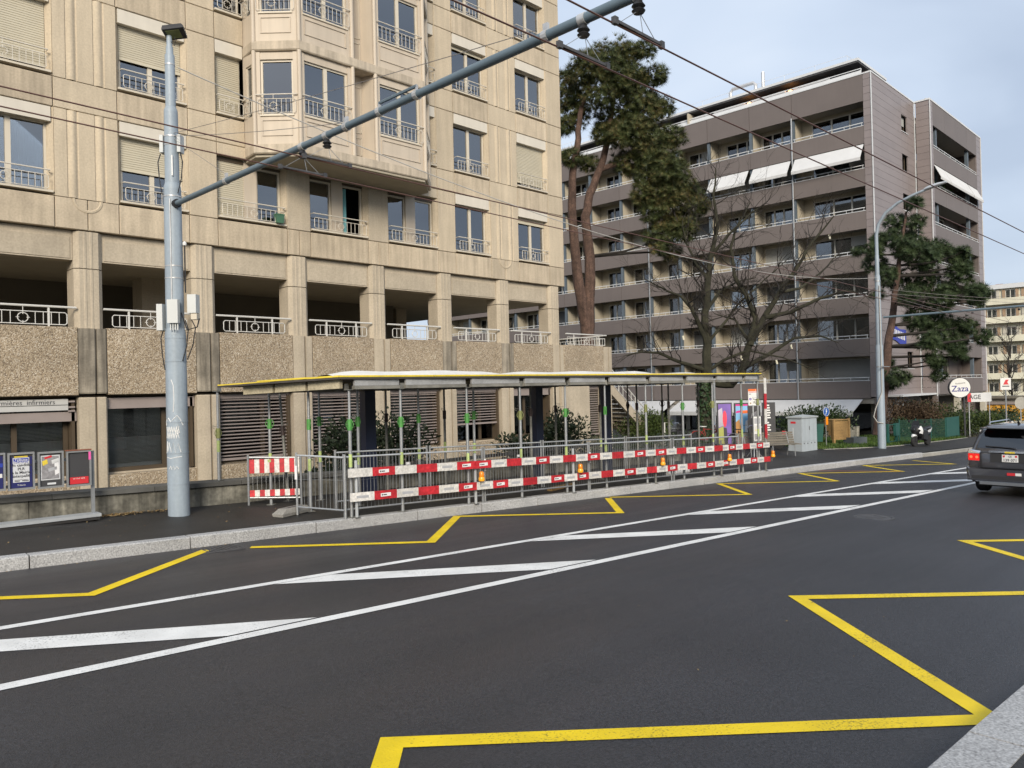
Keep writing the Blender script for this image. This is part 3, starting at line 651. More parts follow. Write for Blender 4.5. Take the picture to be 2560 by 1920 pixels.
# projecting bay, storey by storey
BP = [(10.09, 19.44), (10.95, 18.57), (12.63, 18.555), (13.40, 18.53), (15.18, 18.51), (16.05, 19.40)]
OUT = [(10.09, 20.2), (10.03, 19.41), (10.92, 18.50), (15.20, 18.44), (16.11, 19.37), (16.05, 20.2)]
for k in range(1, NF+1):
    z0 = 8.57+ST*(k-1)
    cx, cy = 13.07, 19.6
    b = B(); lo = [(cx+(x-cx)*.992, y+.02) for x, y in OUT]; b.loft([[(x, y, z0) for x, y in lo], [(x, y, z0+.03) for x, y in OUT], [(x, y, z0+.25) for x, y in OUT]])
    b.build('bay_floor_slab', 'bay_stone', bb_)
    if k > NF-1: break
    za, zw0, zw1, zt = z0+.25, z0+1.05, z0+2.56, z0+ST
    segs = [(BP[0], BP[1], 1, 'w'), (BP[1], BP[2], 2, 'w'), (BP[3], BP[4], 2, 'w'), (BP[4], BP[5], 1, 'w')]
    for (p, q, panes, _) in segs:
        L_ = math.hypot(q[0]-p[0], q[1]-p[1]); d = ((q[0]-p[0])/L_, (q[1]-p[1])/L_); e = .13 if panes == 1 else .15
        if p == BP[0]: e = .17
        b = B(); ob(b, p, d, .05, e, -.18, 0, za, zt-.005); b.build('bay_jamb', 'bay_panel', bb_); b = B(); ob(b, p, d, L_-e, L_-.05, -.18, 0, za, zt-.005); b.build('bay_jamb', 'bay_panel', bb_)
        b = B(); ob(b, p, d, e, L_-e, -.18, -.02, zw1, zt-.005); b.build('bay_lintel', 'bay_panel', bb_)
        b = B(); ob(b, p, d, e, L_-e, -.18, -.005, za, zw0-.02); b.build('bay_apron', 'bay_panel', bb_)
        b = B(); g = .03
        for (u0, u1, q0, q1) in ((e+.03, L_-e-.03, za+.24, za+.265), (e+.03, L_-e-.03, za+.65, za+.675), (e+.03, e+.055, za+.265, za+.65), (L_-e-.055, L_-e-.03, za+.265, za+.65)): ob(b, p, d, u0, u1, -.005, .018, q0, q1)
        b.build('apron_moulding', 'bay_panel', bb_)
        b = B(); ob(b, p, d, e-.02, L_-e+.02, -.12, .03, zw0-.03, zw0+.01); b.build('bay_sill', 'frame_cream', bb_)
        window(p, d, e, L_-e, zw0+.01, zw1, -.07, bb_, mull=() if panes == 1 else (.5,))
        railing(p, d, .06, L_-.06, zw0+.02, h=.52)
        if random.random() < .75: curtain(p, d, L_*random.choice((.5, .15, .6)), L_*.85, zw0, zw1, -.45, bb_, random.choice(('curtain_white', 'curtain_white', 'curtain_dark')))
    for (p, q) in (((10.09, 20.05), BP[0]), (BP[5], (16.05, 20.05))):       # short returns to the facade
        L_ = math.hypot(q[0]-p[0], q[1]-p[1]); d = ((q[0]-p[0])/L_, (q[1]-p[1])/L_)
        b = B(); ob(b, p, d, 0, L_, -.12, 0, za, zw0); b.build('bay_apron', 'bay_panel', bb_); b = B(); ob(b, p, d, 0, L_, -.12, 0, zw1-.1, zt-.005); b.build('bay_lintel', 'bay_panel', bb_)
        b = B(); ob(b, p, d, 0, .16, -.12, 0, zw0, zw1-.1); b.build('bay_jamb', 'bay_panel', bb_)
        window(p, d, .16, L_-.04, zw0, zw1-.1, -.03, bb_, mull=(), fr=.035)
        railing(p, d, .05, L_-.02, zw0+.02, h=.5)
    # niche between the two front faces
    NB = [(12.63, 18.555), (12.80, 18.98), (13.24, 18.97), (13.40, 18.53)]
    for p, q in zip(NB, NB[1:]):
        L_ = math.hypot(q[0]-p[0], q[1]-p[1]); d = ((q[0]-p[0])/L_, (q[1]-p[1])/L_); b = B(); ob(b, p, d, 0, L_, -.1, 0, za, zt-.005); b.build('niche_wall', 'bay_panel', bb_)
    b = B()
    for (z_0, z_1) in ((za+.85, zt-.32), (za+.2, za+.72)):
        for (x0, x1, q0, q1) in ((12.86, 13.18, z_0, z_0+.02), (12.86, 13.18, z_1-.02, z_1), (12.86, 12.88, z_0, z_1), (13.16, 13.18, z_0, z_1)): b.box(x0, 18.955, q0, x1, 18.985, q1)
    b.build('niche_moulding', 'frame_cream', bb_)
    for (x, y) in BP:
        b = B(); b.tube((x, y-.01, za-.04), (x, y-.01, zt+.01), .062, n=12); b.build('bay_column', 'bay_panel', bb_, True)
# bay underside
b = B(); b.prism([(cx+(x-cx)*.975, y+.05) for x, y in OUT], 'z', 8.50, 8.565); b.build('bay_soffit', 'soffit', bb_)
# open gallery: columns, beams, railings
COLX = [6.105+2.777*i for i in range(-2, 7)]
def colprof(c, w_, y0, y1):
    h = w_/2; P = [(c-h, y1), (c-h, y0+.10), (c-h+.10, y0)]
    for m in (c-.10, c+.04): P += [(m-.02, y0), (m-.005, y0-.012), (m+.035, y0-.012), (m+.05, y0)]
    P += [(c+h-.10, y0), (c+h, y0+.10), (c+h, y1)]; return P
for c in COLX:
    for (z0, z1) in ((3.4, 5.18), (5.20, 6.07)):
        b = B(); b.prism(colprof(c, .62, 20.03, 20.62), 'z', z0, z1); b.build('gallery_column', 'concrete_grey', bb_)
for c0, c1 in zip(COLX, COLX[1:]):
    x0, x1 = c0+.315, c1-.315
    b = B(); b.box(x0, 20.16, 5.39, x1, 20.55, 6.08); b.build('gallery_beam', 'concrete_grey', bb_)
    b = B(); b.cbox(x0+.05, 20.145, 5.42, x1-.05, 20.17, 5.93, .01); b.build('beam_panel', 'concrete_grey', bb_)
    # railing: hand rail on two posts, framed bars with a ring
    b = B(); y = 20.02; zr = 4.25
    b.tube((x0-.02, y, zr), (x1+.02, y, zr), .026, n=6); xa, xb = x0+.28, x1-.15; zt, zb = 4.12, 3.84; xa, xb = x0+.18, x1-.18
    b.path([(xa, y, zb+.04), (xa, y, zt-.04), (xa+.04, y, zt), (xb-.04, y, zt), (xb, y, zt-.04), (xb, y, zb+.04), (xb-.04, y, zb), (xa+.04, y, zb)], .013, 5, True)
    for i in range(1, 11):
        x = xa+(xb-xa)*i/11
        if abs(x-(xa+xb)/2) < .13: continue
        b.tube((x, y, zb), (x, y, zt), .010, n=4, caps=False)
    xc = (xa+xb)/2; zc = (zt+zb)/2; b.ring((xc, y, zc), (1, 0, 0), (0, 0, 1), .105, .011, 16, 5)
    for (du, dz_) in ((1, 0), (-1, 0), (0, 1), (0, -1)): b.tube((xc+du*.07, y, zc+dz_*.07), (xc+du*.14, y, zc+dz_*.14), .009, n=4)
    b.tube((xc, y, zt), (xc, y, zr), .009, n=4)
    for x in (x0+(x1-x0)*.26, x1-(x1-x0)*.26): b.box(x-.02, y-.008, 3.7, x+.02, y+.03, zr)
    b.build('gallery_railing', 'rail_bright', bb_)
# terrace railing beyond the last column
for (p, q) in (((23.35, 20.02), (25.95, 20.02)), ((25.95, 20.02), (25.95, 24))):
    L_ = math.hypot(q[0]-p[0], q[1]-p[1]); d = ((q[0]-p[0])/L_, (q[1]-p[1])/L_); b = B()
    P = lambda u, z: (p[0]+d[0]*u, p[1]+d[1]*u, z)
    b.tube(P(0, 4.25), P(L_, 4.25), .026, n=6); b.path([P(.1, 3.84), P(.1, 4.12), P(L_-.1, 4.12), P(L_-.1, 3.84)], .013, 5, True)
    for i in range(1, 14): b.tube(P(.1+(L_-.2)*i/14, 3.84), P(.1+(L_-.2)*i/14, 4.12), .010, n=4, caps=False)
    for u in (.5, L_-.5): b.tube(P(u, 3.7), P(u, 4.25), .018, n=6)
    b.ring(P(L_/2, 3.98), (d[0], d[1], 0), (0, 0, 1), .105, .011, 16, 5); b.build('gallery_railing', 'rail_bright', bb_)
# parapet with exposed aggregate panels, pilaster pieces at each column
for i, (c0, c1) in enumerate(zip(COLX, COLX[1:])):
    b = B(); b.cbox(c0+.34, 19.92, 2.20, c1-.30, 20.14, 3.79, .012); b.build('aggregate_panel', 'aggregate', bb_)
b = B(); b.cbox(COLX[-1]+.34, 19.92, 2.20, 25.62, 20.14, 3.79, .012); b.build('aggregate_panel', 'aggregate', bb_)
b = B(); b.box(25.91, 20.16, 2.2, 26.13, 27, 3.79); b.build('aggregate_panel', 'aggregate', bb_)
def pil(c, z0, z1, y0, mat='concrete_grey'):
    for (u0, u1, s) in ((-.29, .085, 0), (.105, .33, 1)):
        b = B(); P = [(c+u0, y0+.26), (c+u0, y0+(.03 if not s else .0)), (c+u0+(.2 if not s else .05), y0), (c+u1-.04, y0), (c+u1, y0+.04), (c+u1, y0+.26)]
        if z1 < 3: b.loft([[(x, y, z0) for x, y in P], [(x, y, z1-.03) for x, y in P], [(c+(x-c)*.97, y+.015, z1) for x, y in P]])
        else: b.loft([[(c+(x-c)*.97, y+.015, z0) for x, y in P], [(x, y, z0+.03) for x, y in P], [(x, y, z1) for x, y in P]])
        b.build('pilaster_piece', mat, bb_)
for i, c in enumerate(COLX): pil(c, 2.23, 3.77, 19.90, 'concrete_stained' if i in (2, 3, 6, 7) else 'concrete_grey'); pil(c, -1.2, 2.15, 19.95)
pil(25.84, 2.23, 3.77, 19.90); pil(25.84, -1.2, 2.15, 19.95)
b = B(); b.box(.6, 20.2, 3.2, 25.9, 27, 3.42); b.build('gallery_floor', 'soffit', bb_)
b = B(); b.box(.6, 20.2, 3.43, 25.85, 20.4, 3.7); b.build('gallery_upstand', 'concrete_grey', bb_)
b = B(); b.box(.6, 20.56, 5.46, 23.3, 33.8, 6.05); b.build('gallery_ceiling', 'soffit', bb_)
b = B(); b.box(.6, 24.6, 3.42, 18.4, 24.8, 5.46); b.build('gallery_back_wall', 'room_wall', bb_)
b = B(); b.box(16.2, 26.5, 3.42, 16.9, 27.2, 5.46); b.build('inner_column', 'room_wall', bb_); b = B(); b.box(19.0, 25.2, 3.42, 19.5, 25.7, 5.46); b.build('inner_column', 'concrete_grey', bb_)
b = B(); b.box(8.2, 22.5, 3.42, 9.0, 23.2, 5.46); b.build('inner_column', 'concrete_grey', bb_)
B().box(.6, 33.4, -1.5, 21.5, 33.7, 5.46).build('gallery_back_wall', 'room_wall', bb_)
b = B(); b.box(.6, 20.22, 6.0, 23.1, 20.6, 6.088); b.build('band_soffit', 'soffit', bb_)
# core: dark rooms behind the windows, right flank, roof
ZT = J0+ST*NF+.02
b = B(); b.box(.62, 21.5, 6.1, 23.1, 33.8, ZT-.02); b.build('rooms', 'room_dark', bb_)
for k in range(NF+1):
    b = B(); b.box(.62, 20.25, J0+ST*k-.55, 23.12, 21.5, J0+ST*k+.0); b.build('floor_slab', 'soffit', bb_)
for x in (.62, 3.5, 5.6, 8.7, 9.15, 17.0, 19.5, 22.6):
    b = B(); b.box(x, 20.26, 6.3, x+.12, 21.5, ZT-.03); b.build('room_partition', 'room_wall', bb_)
b = B(); b.box(23.14, 20.21, 6.09, 23.335, 34, ZT); b.build('flank_wall', 'concrete', bb_); b = B(); b.box(.42, 20.0, 6.09, .6, 34, ZT); b.build('flank_wall', 'concrete', bb_)
b = B(); b.box(.4, 19.96, ZT, 23.38, 34, ZT+.3); b.build('roof', 'concrete_grey', bb_)
# ground floor behind the low wall
def gslats(x0, x1, z0, z1, y=20.12):
    bl = B().box(x0, y+.03, z1-.02, x1, y+.13, z1+.12).build('external_blind', 'brown_slat', bb_)
    p = .094; m = int((z1-z0)/p)
    sb = B(); sb.prism([(-.004, -.008), (.03, -.021), (.034, -.017), (.002, .0), (.034, .017), (.03, .021), (-.004, .008)], 'x', 0, x1-x0); me = sb.mesh('slat', 'brown_slat')
    off = WORLD[bb_.name]
    for i in range(m): link('slat', me, bl, Vector((x0, y+.05, z1-.06-p*i))-off)
    b = B(); b.box(x0, y+.02, z0-.05, x1, y+.08, z0+.01); b.build('bottom_bar', 'brown_slat', bl)
for i, (c0, c1) in enumerate(zip(COLX, COLX[1:])):
    x0, x1 = c0+.33, c1-.29
    b = B(); b.cbox(x0, 20.03, -1.25, x1, 20.35, .27, .012); b.build('aggregate_panel', 'aggregate', bb_)
    b = B(); b.box(x0, 20.30, .25, x1, 20.42, .31); b.build('window_sill', 'concrete_grey', bb_)
    b = B(); b.box(x1-.13, 20.1, .3, x1-.06, 20.42, 2.1); b.build('window_reveal', 'brown_frame', bb_)
    a = (x0, 20.0)
    if i in (3, 4, 5, 6): gslats(x0+.02, x1-.02, .42 if i != 6 else .95, 2.05); window(a, XD_, .02, x1-x0-.02, .3, 2.15, -.36, bb_, mull=(.65,), mat='brown_frame', pane='pane_shop')
    else:
        window(a, XD_, .02, x1-x0-.14, .31, 2.15, -.36, bb_, mull=((.72,) if i == 2 else (.45,)), fr=.1, mat='brown_frame', pane='pane_shop')
        b = B(); b.box(x0, 20.1, 1.86 if i != 1 else 1.6, x1-.02, 20.3, 2.12 if i != 1 else 1.82); b.build('blind_box', 'brown_slat', bb_)
        b = B(); n_ = 46
        for q in range(n_): zz = .5+1.45*q/n_; b.face((x0+.1, 20.50, zz), (x1-.2, 20.50, zz), (x1-.2, 20.47, zz+.024), (x0+.1, 20.47, zz+.024))
        b.build('venetian_blind', 'blind_white', bb_)
        b = B(); b.face((x0+.1, 20.56, .32), (x1-.2, 20.56, .32), (x1-.2, 20.56, 1.15), (x0+.1, 20.56, 1.15)); b.build('inner_screen', 'blind_white', bb_)
# sign strips over the leftmost window
c0 = COLX[2]; sg = B().box(c0-2.35, 20.05, 1.99, c0-.5, 20.08, 2.12).build('sign_strip', 'valance_grey', bb_); B().box(c0-2.35, 20.05, 1.86, c0-.5, 20.08, 1.975).build('sign_strip', 'valance_grey', bb_)
text('infirmières  infirmiers', 'lettering', .15, 'print_dark', bb_, Vector((c0-1.42, 20.045, 2.052))-WORLD[bb_.name], (R(90), 0, 0))
for z in (2.06, 1.93, 1.84): B().box(c0-.5, 20.06, z-.02, c0-.35, 20.08, z+.02).build('sign_bracket', 'brown_slat', bb_)
b = B(); b.box(22.9, 19.9, -1.3, 24.6, 20.4, 2.18); b.build('wide_pier', 'concrete_grey', bb_)
gslats(24.62, 25.5, .2, 2.05, 20.12); b = B(); b.box(24.6, 20.3, -1.2, 25.6, 20.4, 2.15); b.build('back_panel', 'room_wall', bb_)
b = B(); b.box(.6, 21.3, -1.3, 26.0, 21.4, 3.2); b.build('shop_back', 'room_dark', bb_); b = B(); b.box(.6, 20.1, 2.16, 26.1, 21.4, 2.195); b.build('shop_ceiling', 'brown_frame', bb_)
b = B(); b.box(25.7, 20.21, -1.3, 25.9, 27, 2.2); b.build('flank_wall', 'concrete_grey', bb_)
# things on the sills
t = thing('plant_box', 'small green plastic plant box on a first floor window sill', 'planter', (11.02, 19.93, J0+.11))
b = B(); b.loft([[(-.10, -.06, 0), (.10, -.06, 0), (.10, .06, 0), (-.10, .06, 0)], [(-.12, -.08, .22), (.12, -.08, .22), (.12, .08, .22), (-.12, .08, .22)]]); b.build('tub', 'green_pot', t)
b = B(); b.box(-.13, -.09, .22, .13, .09, .25); b.build('rim', 'green_pot', t)
# ================================================================== brown apartment building with loggias
DX, DY, SB = 51.97, 18.3, 2.752
db = thing('apartment_building', 'dark brown apartment block with long balconies and horizontal cladding behind the trees', 'building', (60, 24, -1.6), world=True)
SEP = [18.80, 23.60, 26.75, 30.15, 32.9, 35.6, 38.4, 41.6, 44.6, 47.6, 50.8, 54.0, 57.2, 60.4, 63.6]
rw = random.Random(3)
BZ = [(.96+SB*k, 2.10+SB*k) for k in range(7)]+[(20.22, 21.95)]
for k, (z0, z1) in enumerate(BZ):
    for i, (a, c) in enumerate(zip(SEP, SEP[1:])):
        if k == 7 and i % 2: a = a
        B().box(DX, a+.012, z0, DX+.12, c-.012, z1).build('balcony_panel', 'band', db)
    if k < 7:
        B().box(DX-.015, SEP[0]+.02, z1, DX+.14, SEP[-1], z1+.035).build('balcony_trim', 'trim_white', db)
        for (a, c) in zip(SEP, SEP[1:]):
            b = B(); b.box(DX+.03, a+.08, z1+.20, DX+.075, c-.06, z1+.245)
            for q in range(5): y = a+.15+(c-a-.3)*q/4; b.box(DX+.04, y-.012, z1+.03, DX+.065, y+.012, z1+.2)
            b.build('balcony_rail', 'trim_white', db)
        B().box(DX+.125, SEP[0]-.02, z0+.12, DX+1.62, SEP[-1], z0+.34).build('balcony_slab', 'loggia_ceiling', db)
B().box(DX+.125, SEP[0]-.02, 20.34, DX+3, SEP[-1], 20.6).build('balcony_slab', 'loggia_ceiling', db)
XB = DX+1.5
for i, y in enumerate(SEP):
    for k in range(7):
        z0, z1 = BZ[k][0]+.345, BZ[k][0]+SB+.115
        if i: B().box(DX+.35, y-.07, z0, XB-.01, y+.07, z1).build('partition_wall', 'loggia_wall', db)
        if i: B().box(DX+.13, y-.10, z0, DX+.32, y+.10, z1).build('balcony_post', 'post_blue', db)
for k in range(7):
    zf = BZ[k][0]+.345; zc = BZ[k][0]+SB+.115
    for i, (a, c) in enumerate(zip(SEP, SEP[1:])):
        flip = i % 2; w0 = a+.12+(.62 if flip else .1); w1 = c-.12-(.1 if flip else .62)
        # loggia back wall in pieces around the window
        b = B(); b.box(XB, a+.07, zf, XB+.12, w0, zc); b.box(XB, w1, zf, XB+.12, c-.07, zc); b.box(XB, w0, zc-.22, XB+.12, w1, zc); b.build('loggia_wall', 'loggia_wall', db)
        # window facing -X: direction runs +Y -> outward must be -X, so run from w1 down to w0
        d = (0, -1); L_ = w1-w0
        window((XB, w1), d, 0, L_, zf+.06, zc-.22, -.03, db, mull=(.36, .68) if L_ > 2 else (.5,), fr=.07, mat='window_white', pane='pane_dark')
        r = rw.random()
        if r < .28: B().box(XB+.005, w0+.08, zf+.2, XB+.02, w1-.08, zc-.29).build('blind', 'blind_grey' if rw.random() < .6 else 'blind_dark', db)
        elif r < .45: h = rw.uniform(.3, .8); B().box(XB+.005, w0+.08, zc-.29-h, XB+.02, w0+.08+L_*.33, zc-.29).build('blind', 'blind_grey', db)
        elif r < .85: curtain((XB, w1), d, L_*.05, L_*rw.uniform(.3, .6), zf+.2, zc-.3, -.3, db, 'curtain_white' if rw.random() < .6 else 'curtain_dark')
for y in (23.60, 35.6):
    B().tube((DX-.06, y, -.9), (DX-.06, y, 20.3), .05, n=8).build('downpipe', 'galv', db, True)
# sloping fabric awnings on the top storeys
for (a, c) in ((18.85, 23.45), (23.75, 26.55), (26.9, 29.95)):
    z = 17.40; b = B(); b.loft([[(DX+.02, y, z), (DX-.62, y, z-.95), (DX-.60, y, z-1.12), (DX-.63, y, z-1.12), (DX-.65, y, z-.93), (DX+.02, y, z+.03)] for y in (a, c)]); b.build('awning', 'awning_white', db)
# ground floor: recessed shop front, two long white awnings
for (a, c) in ((19.3, 33.0), (33.5, 39.7)):
    m = 5; b = B()
    b.loft([[(DX-.05, y, .90), (DX-1.75, y, .16+.02*math.sin(y*2)), (DX-1.75, y, .12), (DX-.05, y, .86)] for y in [a+(c-a)*i/m for i in range(m+1)]]); aw = b.build('long_awning', 'awning_white', db)
    b = B(); b.box(DX-1.77, a, -.14, DX-1.74, c, .12); b.build('valance', 'valance_grey', aw)
for i in range(12):
    y = 18.9+2.35*i; B().box(DX+1.2, y, -2.0, DX+1.5, y+.35, .96).build('shop_pier', 'band' if i % 3 else 'cream_dull', db)
    B().box(DX+1.35, y+.35, -1.9, DX+1.37, y+2.35, .9).build('shop_pane', 'pane_dark', db)
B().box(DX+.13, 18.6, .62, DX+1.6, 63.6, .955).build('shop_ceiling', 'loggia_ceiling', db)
B().box(DX+.9, 37.0, -1.8, DX+1.15, 41.5, -.55).build('brick_wall', 'brick_red', db)
B().box(DX+.2, 33.6, -1.8, DX+1.2, 34.4, .8).build('shop_pier', 'trim_white', db)
# horizontal cladding boards, each a piece, on the corner pier, the flank and the projecting wing
rows = [(1.05+.478*i, 1.05+.478*(i+1)) for i in range(44)]; rows[-1] = (rows[-1][0], 21.95)
off = WORLD[db.name]
JX, JY, JR = 60.28, 17.27, 73.4
def boards(name, x0, y0, x1, y1, t, cuts=()):
    """boards along the plan line (outside = right of travel); t thickness inward"""
    L_ = math.hypot(x1-x0, y1-y0); d = ((x1-x0)/L_, (y1-y0)/L_); b = B(); ob(b, (0, 0), d, .004, L_-.004, -t, 0, .007, .471)
    me = b.mesh(name, 'clad')
    for (z0, z1) in rows: link(name, me, db, Vector((x0, y0, z0))-off)
boards('cladding_board', DX, 18.80, DX, DY, .1)
boards('cladding_board', DX+.1, DY, 57.55, DY, .1); boards('cladding_board', 58.75, DY, JX-.1, DY, .1)
boards('cladding_board', JX, DY-.1, JX, JY, .1)
boards('cladding_board', JX+.1, JY, 60.9, JY, .1); boards('cladding_board', 72.15, JY, JR, JY, .1)
me = B().box(0, 0, .007, 1.19, .1, .471).mesh('cladding_board', 'clad')
wz = [19.41-SB*k for k in range(7)]
for (z0, z1) in rows:
    if any(z0 < w_+1.15 and z1 > w_ for w_ in wz): continue
    link('cladding_board', me, db, Vector((57.555, DY, z0))-off)
for w_ in wz:
    z0 = max(r[0] for r in rows if r[0] <= w_+.001); z1 = min(r[1] for r in rows if r[1] >= w_+1.149)
    if w_-z0 > .05: B().box(57.555, DY, z0+.007, 58.745, DY+.1, w_-.01).build('cladding_board', 'clad', db)
    if z1-w_-1.15 > .05: B().box(57.555, DY, w_+1.16, 58.745, DY+.1, z1-.007).build('cladding_board', 'clad', db)
    window((57.57, DY), XD_, 0, 1.16, w_, w_+1.15, -.22, db, mull=(), fr=.06, mat='brown_frame', pane='pane_dark')
    B().box(57.5, DY-.04, w_-.05, 58.8, DY+.1, w_-.005).build('window_sill', 'trim_white', db)
    if w_ > 18: B().box(57.63, DY+.2, w_+.5, 58.67, DY+.22, w_+1.1).build('blind', 'blind_grey', db)
for (x, y) in ((DX-.02, DY-.02), (JX-.03, DY-.03), (JX-.02, JY-.02), (JR+.0, JY-.02)):
    B().box(x-.025, y-.025, .9, x+.03, y+.03, 22.0).build('corner_trim', 'trim_white', db)
# projecting wing: balconies facing the street
for k, (z0, z1) in enumerate(BZ):
    for (a, c) in ((60.9, 63.6), (63.6, 69.4), (69.4, 72.15)): B().box(a+.01, JY, z0+.05, c-.01, JY+.12, z1+.05).build('balcony_panel', 'band', db)
    if k < 7:
        B().box(60.9, JY-.015, z1+.05, 72.15, JY+.14, z1+.085).build('balcony_trim', 'trim_white', db)
        b = B(); b.box(60.95, JY+.03, z1+.25, 72.1, JY+.07, z1+.29)
        for q in range(9): x = 61+11*q/8; b.box(x-.012, JY+.04, z1+.08, x+.012, JY+.06, z1+.25)
        b.build('balcony_rail', 'trim_white', db)
        B().box(60.3, JY+.125, z0+.17, 73.3, JY+1.7, z0+.36).build('balcony_slab', 'loggia_ceiling', db)
        zf, zc = z0+.365, z0+SB+.16
        for x in (62.1, 70.2): B().box(x-.13, JY+.14, zf, x+.13, JY+.36, zc).build('balcony_post', 'post_blue', db)
        b = B(); b.box(60.9, JY+1.5, zf, 61.8, JY+1.6, zc); b.box(68.6, JY+1.5, zf, 72.2, JY+1.6, zc); b.build('loggia_wall', 'band', db)
        window((61.8, JY+1.52), XD_, 0, 6.8, zf+.05, zc-.15, -.02, db, mull=(.2, .4, .6, .8), fr=.08, mat='window_white', pane='pane_dark')
        B().box(72.15, JY+.12, zf-.1, 72.3, JY+1.6, zc+.1).build('partition_wall', 'band', db)
        if rw.random() < .5: B().box(62, JY+1.6, zf+.9, 65+rw.random()*3, JY+1.62, zc-.2).build('blind', 'blind_grey', db)
for (a, c) in ((61.0, 63.4), (63.5, 69.3), (69.5, 72.1)):
    z = 17.45; b = B(); b.loft([[(x, JY+.02, z), (x, JY-.42, z-.95), (x, JY-.40, z-1.1), (x, JY-.43, z-1.1), (x, JY-.45, z-.93), (x, JY+.02, z+.03)] for x in (a, c)]); b.build('awning', 'awning_white', db)
# potted plants on the wing balcony and a few balconies of the long side
for i in range(7):
    x = 61.4+i*.95+rw.uniform(-.2, .2); h = rw.uniform(.35, .8); t = thing('balcony_plant', 'potted balcony plant under the white street side awnings, %s from the left' % ORD[i], 'plant', (x, JY+.32, 15.86), group='plants on the street side balcony')
    B().lathe([(.11, 0), (.15, .22), (.15, .25)], 10).build('pot', 'sign_white' if i % 2 else 'brick_red', t)
    b = B()
    for q in range(70):
        v = Vector((rw.gauss(0, .16), rw.gauss(0, .12), .25+abs(rw.gauss(0, .4))*h)); u = Vector((rw.uniform(-1, 1), rw.uniform(-1, 1), rw.uniform(-.4, 1))).normalized()*.12; s_ = u.orthogonal().normalized()*.035
        b.face(v-s_, v+u, v+s_)
    b.build('leaves', 'plant_green', t)
# entrance on the flank with white canopy and glass door
B().box(53.3, DY-1.0, 1.02, 61.3, DY+.0, 1.14).build('entrance_canopy', 'trim_white', db)
B().box(52.05, DY+.05, -2.0, 54.5, DY+.3, 1.02).build('ground_wall', 'band', db); B().box(59.2, DY+.05, -2, JX, DY+.3, 1.02).build('ground_wall', 'band', db); B().box(54.5, DY+.05, .72, 59.2, DY+.3, 1.02).build('ground_wall', 'band', db)
window((54.5, DY+.2), XD_, 0, 4.7, -1.75, .72, -.02, db, mull=(.33, .55, .8), fr=.09, mat='trim_white', pane='pane_shop')
B().box(54.5, DY+1.4, -2, 59.2, DY+1.5, .9).build('lobby_wall', 'room_wall', db)
B().box(JX-.1, JY+.02, -2, JX+.3, JY+.3, .96).build('ground_wall', 'band', db); B().box(JX+.2, JY+1.9, -2, 73.3, JY+2.0, .96).build('ground_wall', 'room_wall', db); B().box(66, JY+.1, -2, 66.4, JY+.5, .96).build('ground_column', 'cream_dull', db); B().box(72.8, JY+.02, -2, 73.3, JY+.4, .96).build('ground_column', 'cream_dull', db)
B().box(JX, JY+.13, .92, 73.3, JY+2.0, 1.0).build('wing_soffit', 'loggia_ceiling', db)
# body, coping, attic with deep eaves, heaters, vents
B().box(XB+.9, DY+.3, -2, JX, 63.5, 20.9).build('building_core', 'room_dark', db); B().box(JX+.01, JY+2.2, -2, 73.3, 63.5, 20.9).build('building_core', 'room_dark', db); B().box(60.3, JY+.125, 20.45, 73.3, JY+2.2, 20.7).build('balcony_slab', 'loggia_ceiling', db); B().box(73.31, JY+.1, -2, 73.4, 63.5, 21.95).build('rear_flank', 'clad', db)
B().box(DX-.02, DY-.03, 21.955, JX-.06, DY+.35, 22.05).build('roof_coping', 'trim_white', db); B().box(DX-.03, DY+.36, 21.955, DX+.25, 63.6, 22.03).build('roof_coping', 'trim_white', db)
B().box(JX-.06, JY-.03, 21.955, JR+.03, JY+.3, 22.07).build('roof_coping', 'trim_white', db); B().box(JX-.06, JY+.31, 21.955, JX+.2, DY+.34, 22.05).build('roof_coping', 'trim_white', db)
B().box(DX+.26, DY+.36, 21.2, 73.3, 63.5, 21.35).build('roof_terrace', 'roof_dark', db)
B().box(54.1, 20.3, 21.36, 66, 63, 22.93).build('attic', 'clad_side', db)
B().box(52.35, 19.2, 22.98, 57.4, 63.4, 23.08).build('eaves', 'roof_dark', db); B().box(52.30, 19.15, 23.085, 57.45, 63.5, 23.25).build('eaves_fascia', 'trim_white', db)
b = B(); b.box(DX+.30, 19.0, 22.45, DX+.34, 63, 22.50); b.box(DX+.30, 19.0, 22.10, DX+.33, 63, 22.36)
b.build('terrace_rail', 'trim_white', db)
b = B()
for i in range(14): b.box(DX+.35, 19.0+2.1*i, 22.0, DX+.4, 19.05+2.1*i, 22.5)
b.build('terrace_rail_posts', 'trim_white', db)['kind'] = 'stuff'
b = B(); b.box(52.1, 31.8, 22.03, 53.9, 31.9, 22.9); b.build('terrace_screen', 'loggia_wall', db)
for y in (21.2, 24.3, 27.4, 30.3, 33.5, 36.6): B().box(52.6, y, 22.52, 52.75, y+2.5, 22.64).build('awning_cassette', 'trim_white', db)
for y in (23.95, 27.05):
    b = B(); b.lathe([(.22, 0), (.16, .1), (.05, .16)], 12, (52.7, y, 22.42)); h = b.build('terrace_heater', 'heater_glow', db)
b = B()
for z in (23.55, 23.95): b.tube((53.2, 20.2, z), (53.2, 63, z), .014, n=4); b.tube((53.2, 20.2, z), (56.8, 20.2, z), .014, n=4)
for i in range(13): b.tube((53.2, 20.2+2.2*i, 23.25), (53.2, 20.2+2.2*i, 23.95), .014, n=4)
b.build('roof_rail', 'trim_white', db)
b = B(); b.path([(55.2, 29.9, 23.2), (55.2, 29.9, 24.75), (55.2, 29.7, 24.95), (55.2, 28.0, 24.95), (55.2, 27.8, 24.75), (55.2, 27.8, 23.9)], .13, 10); b.build('vent_pipe', 'metal_shiny', db, True)
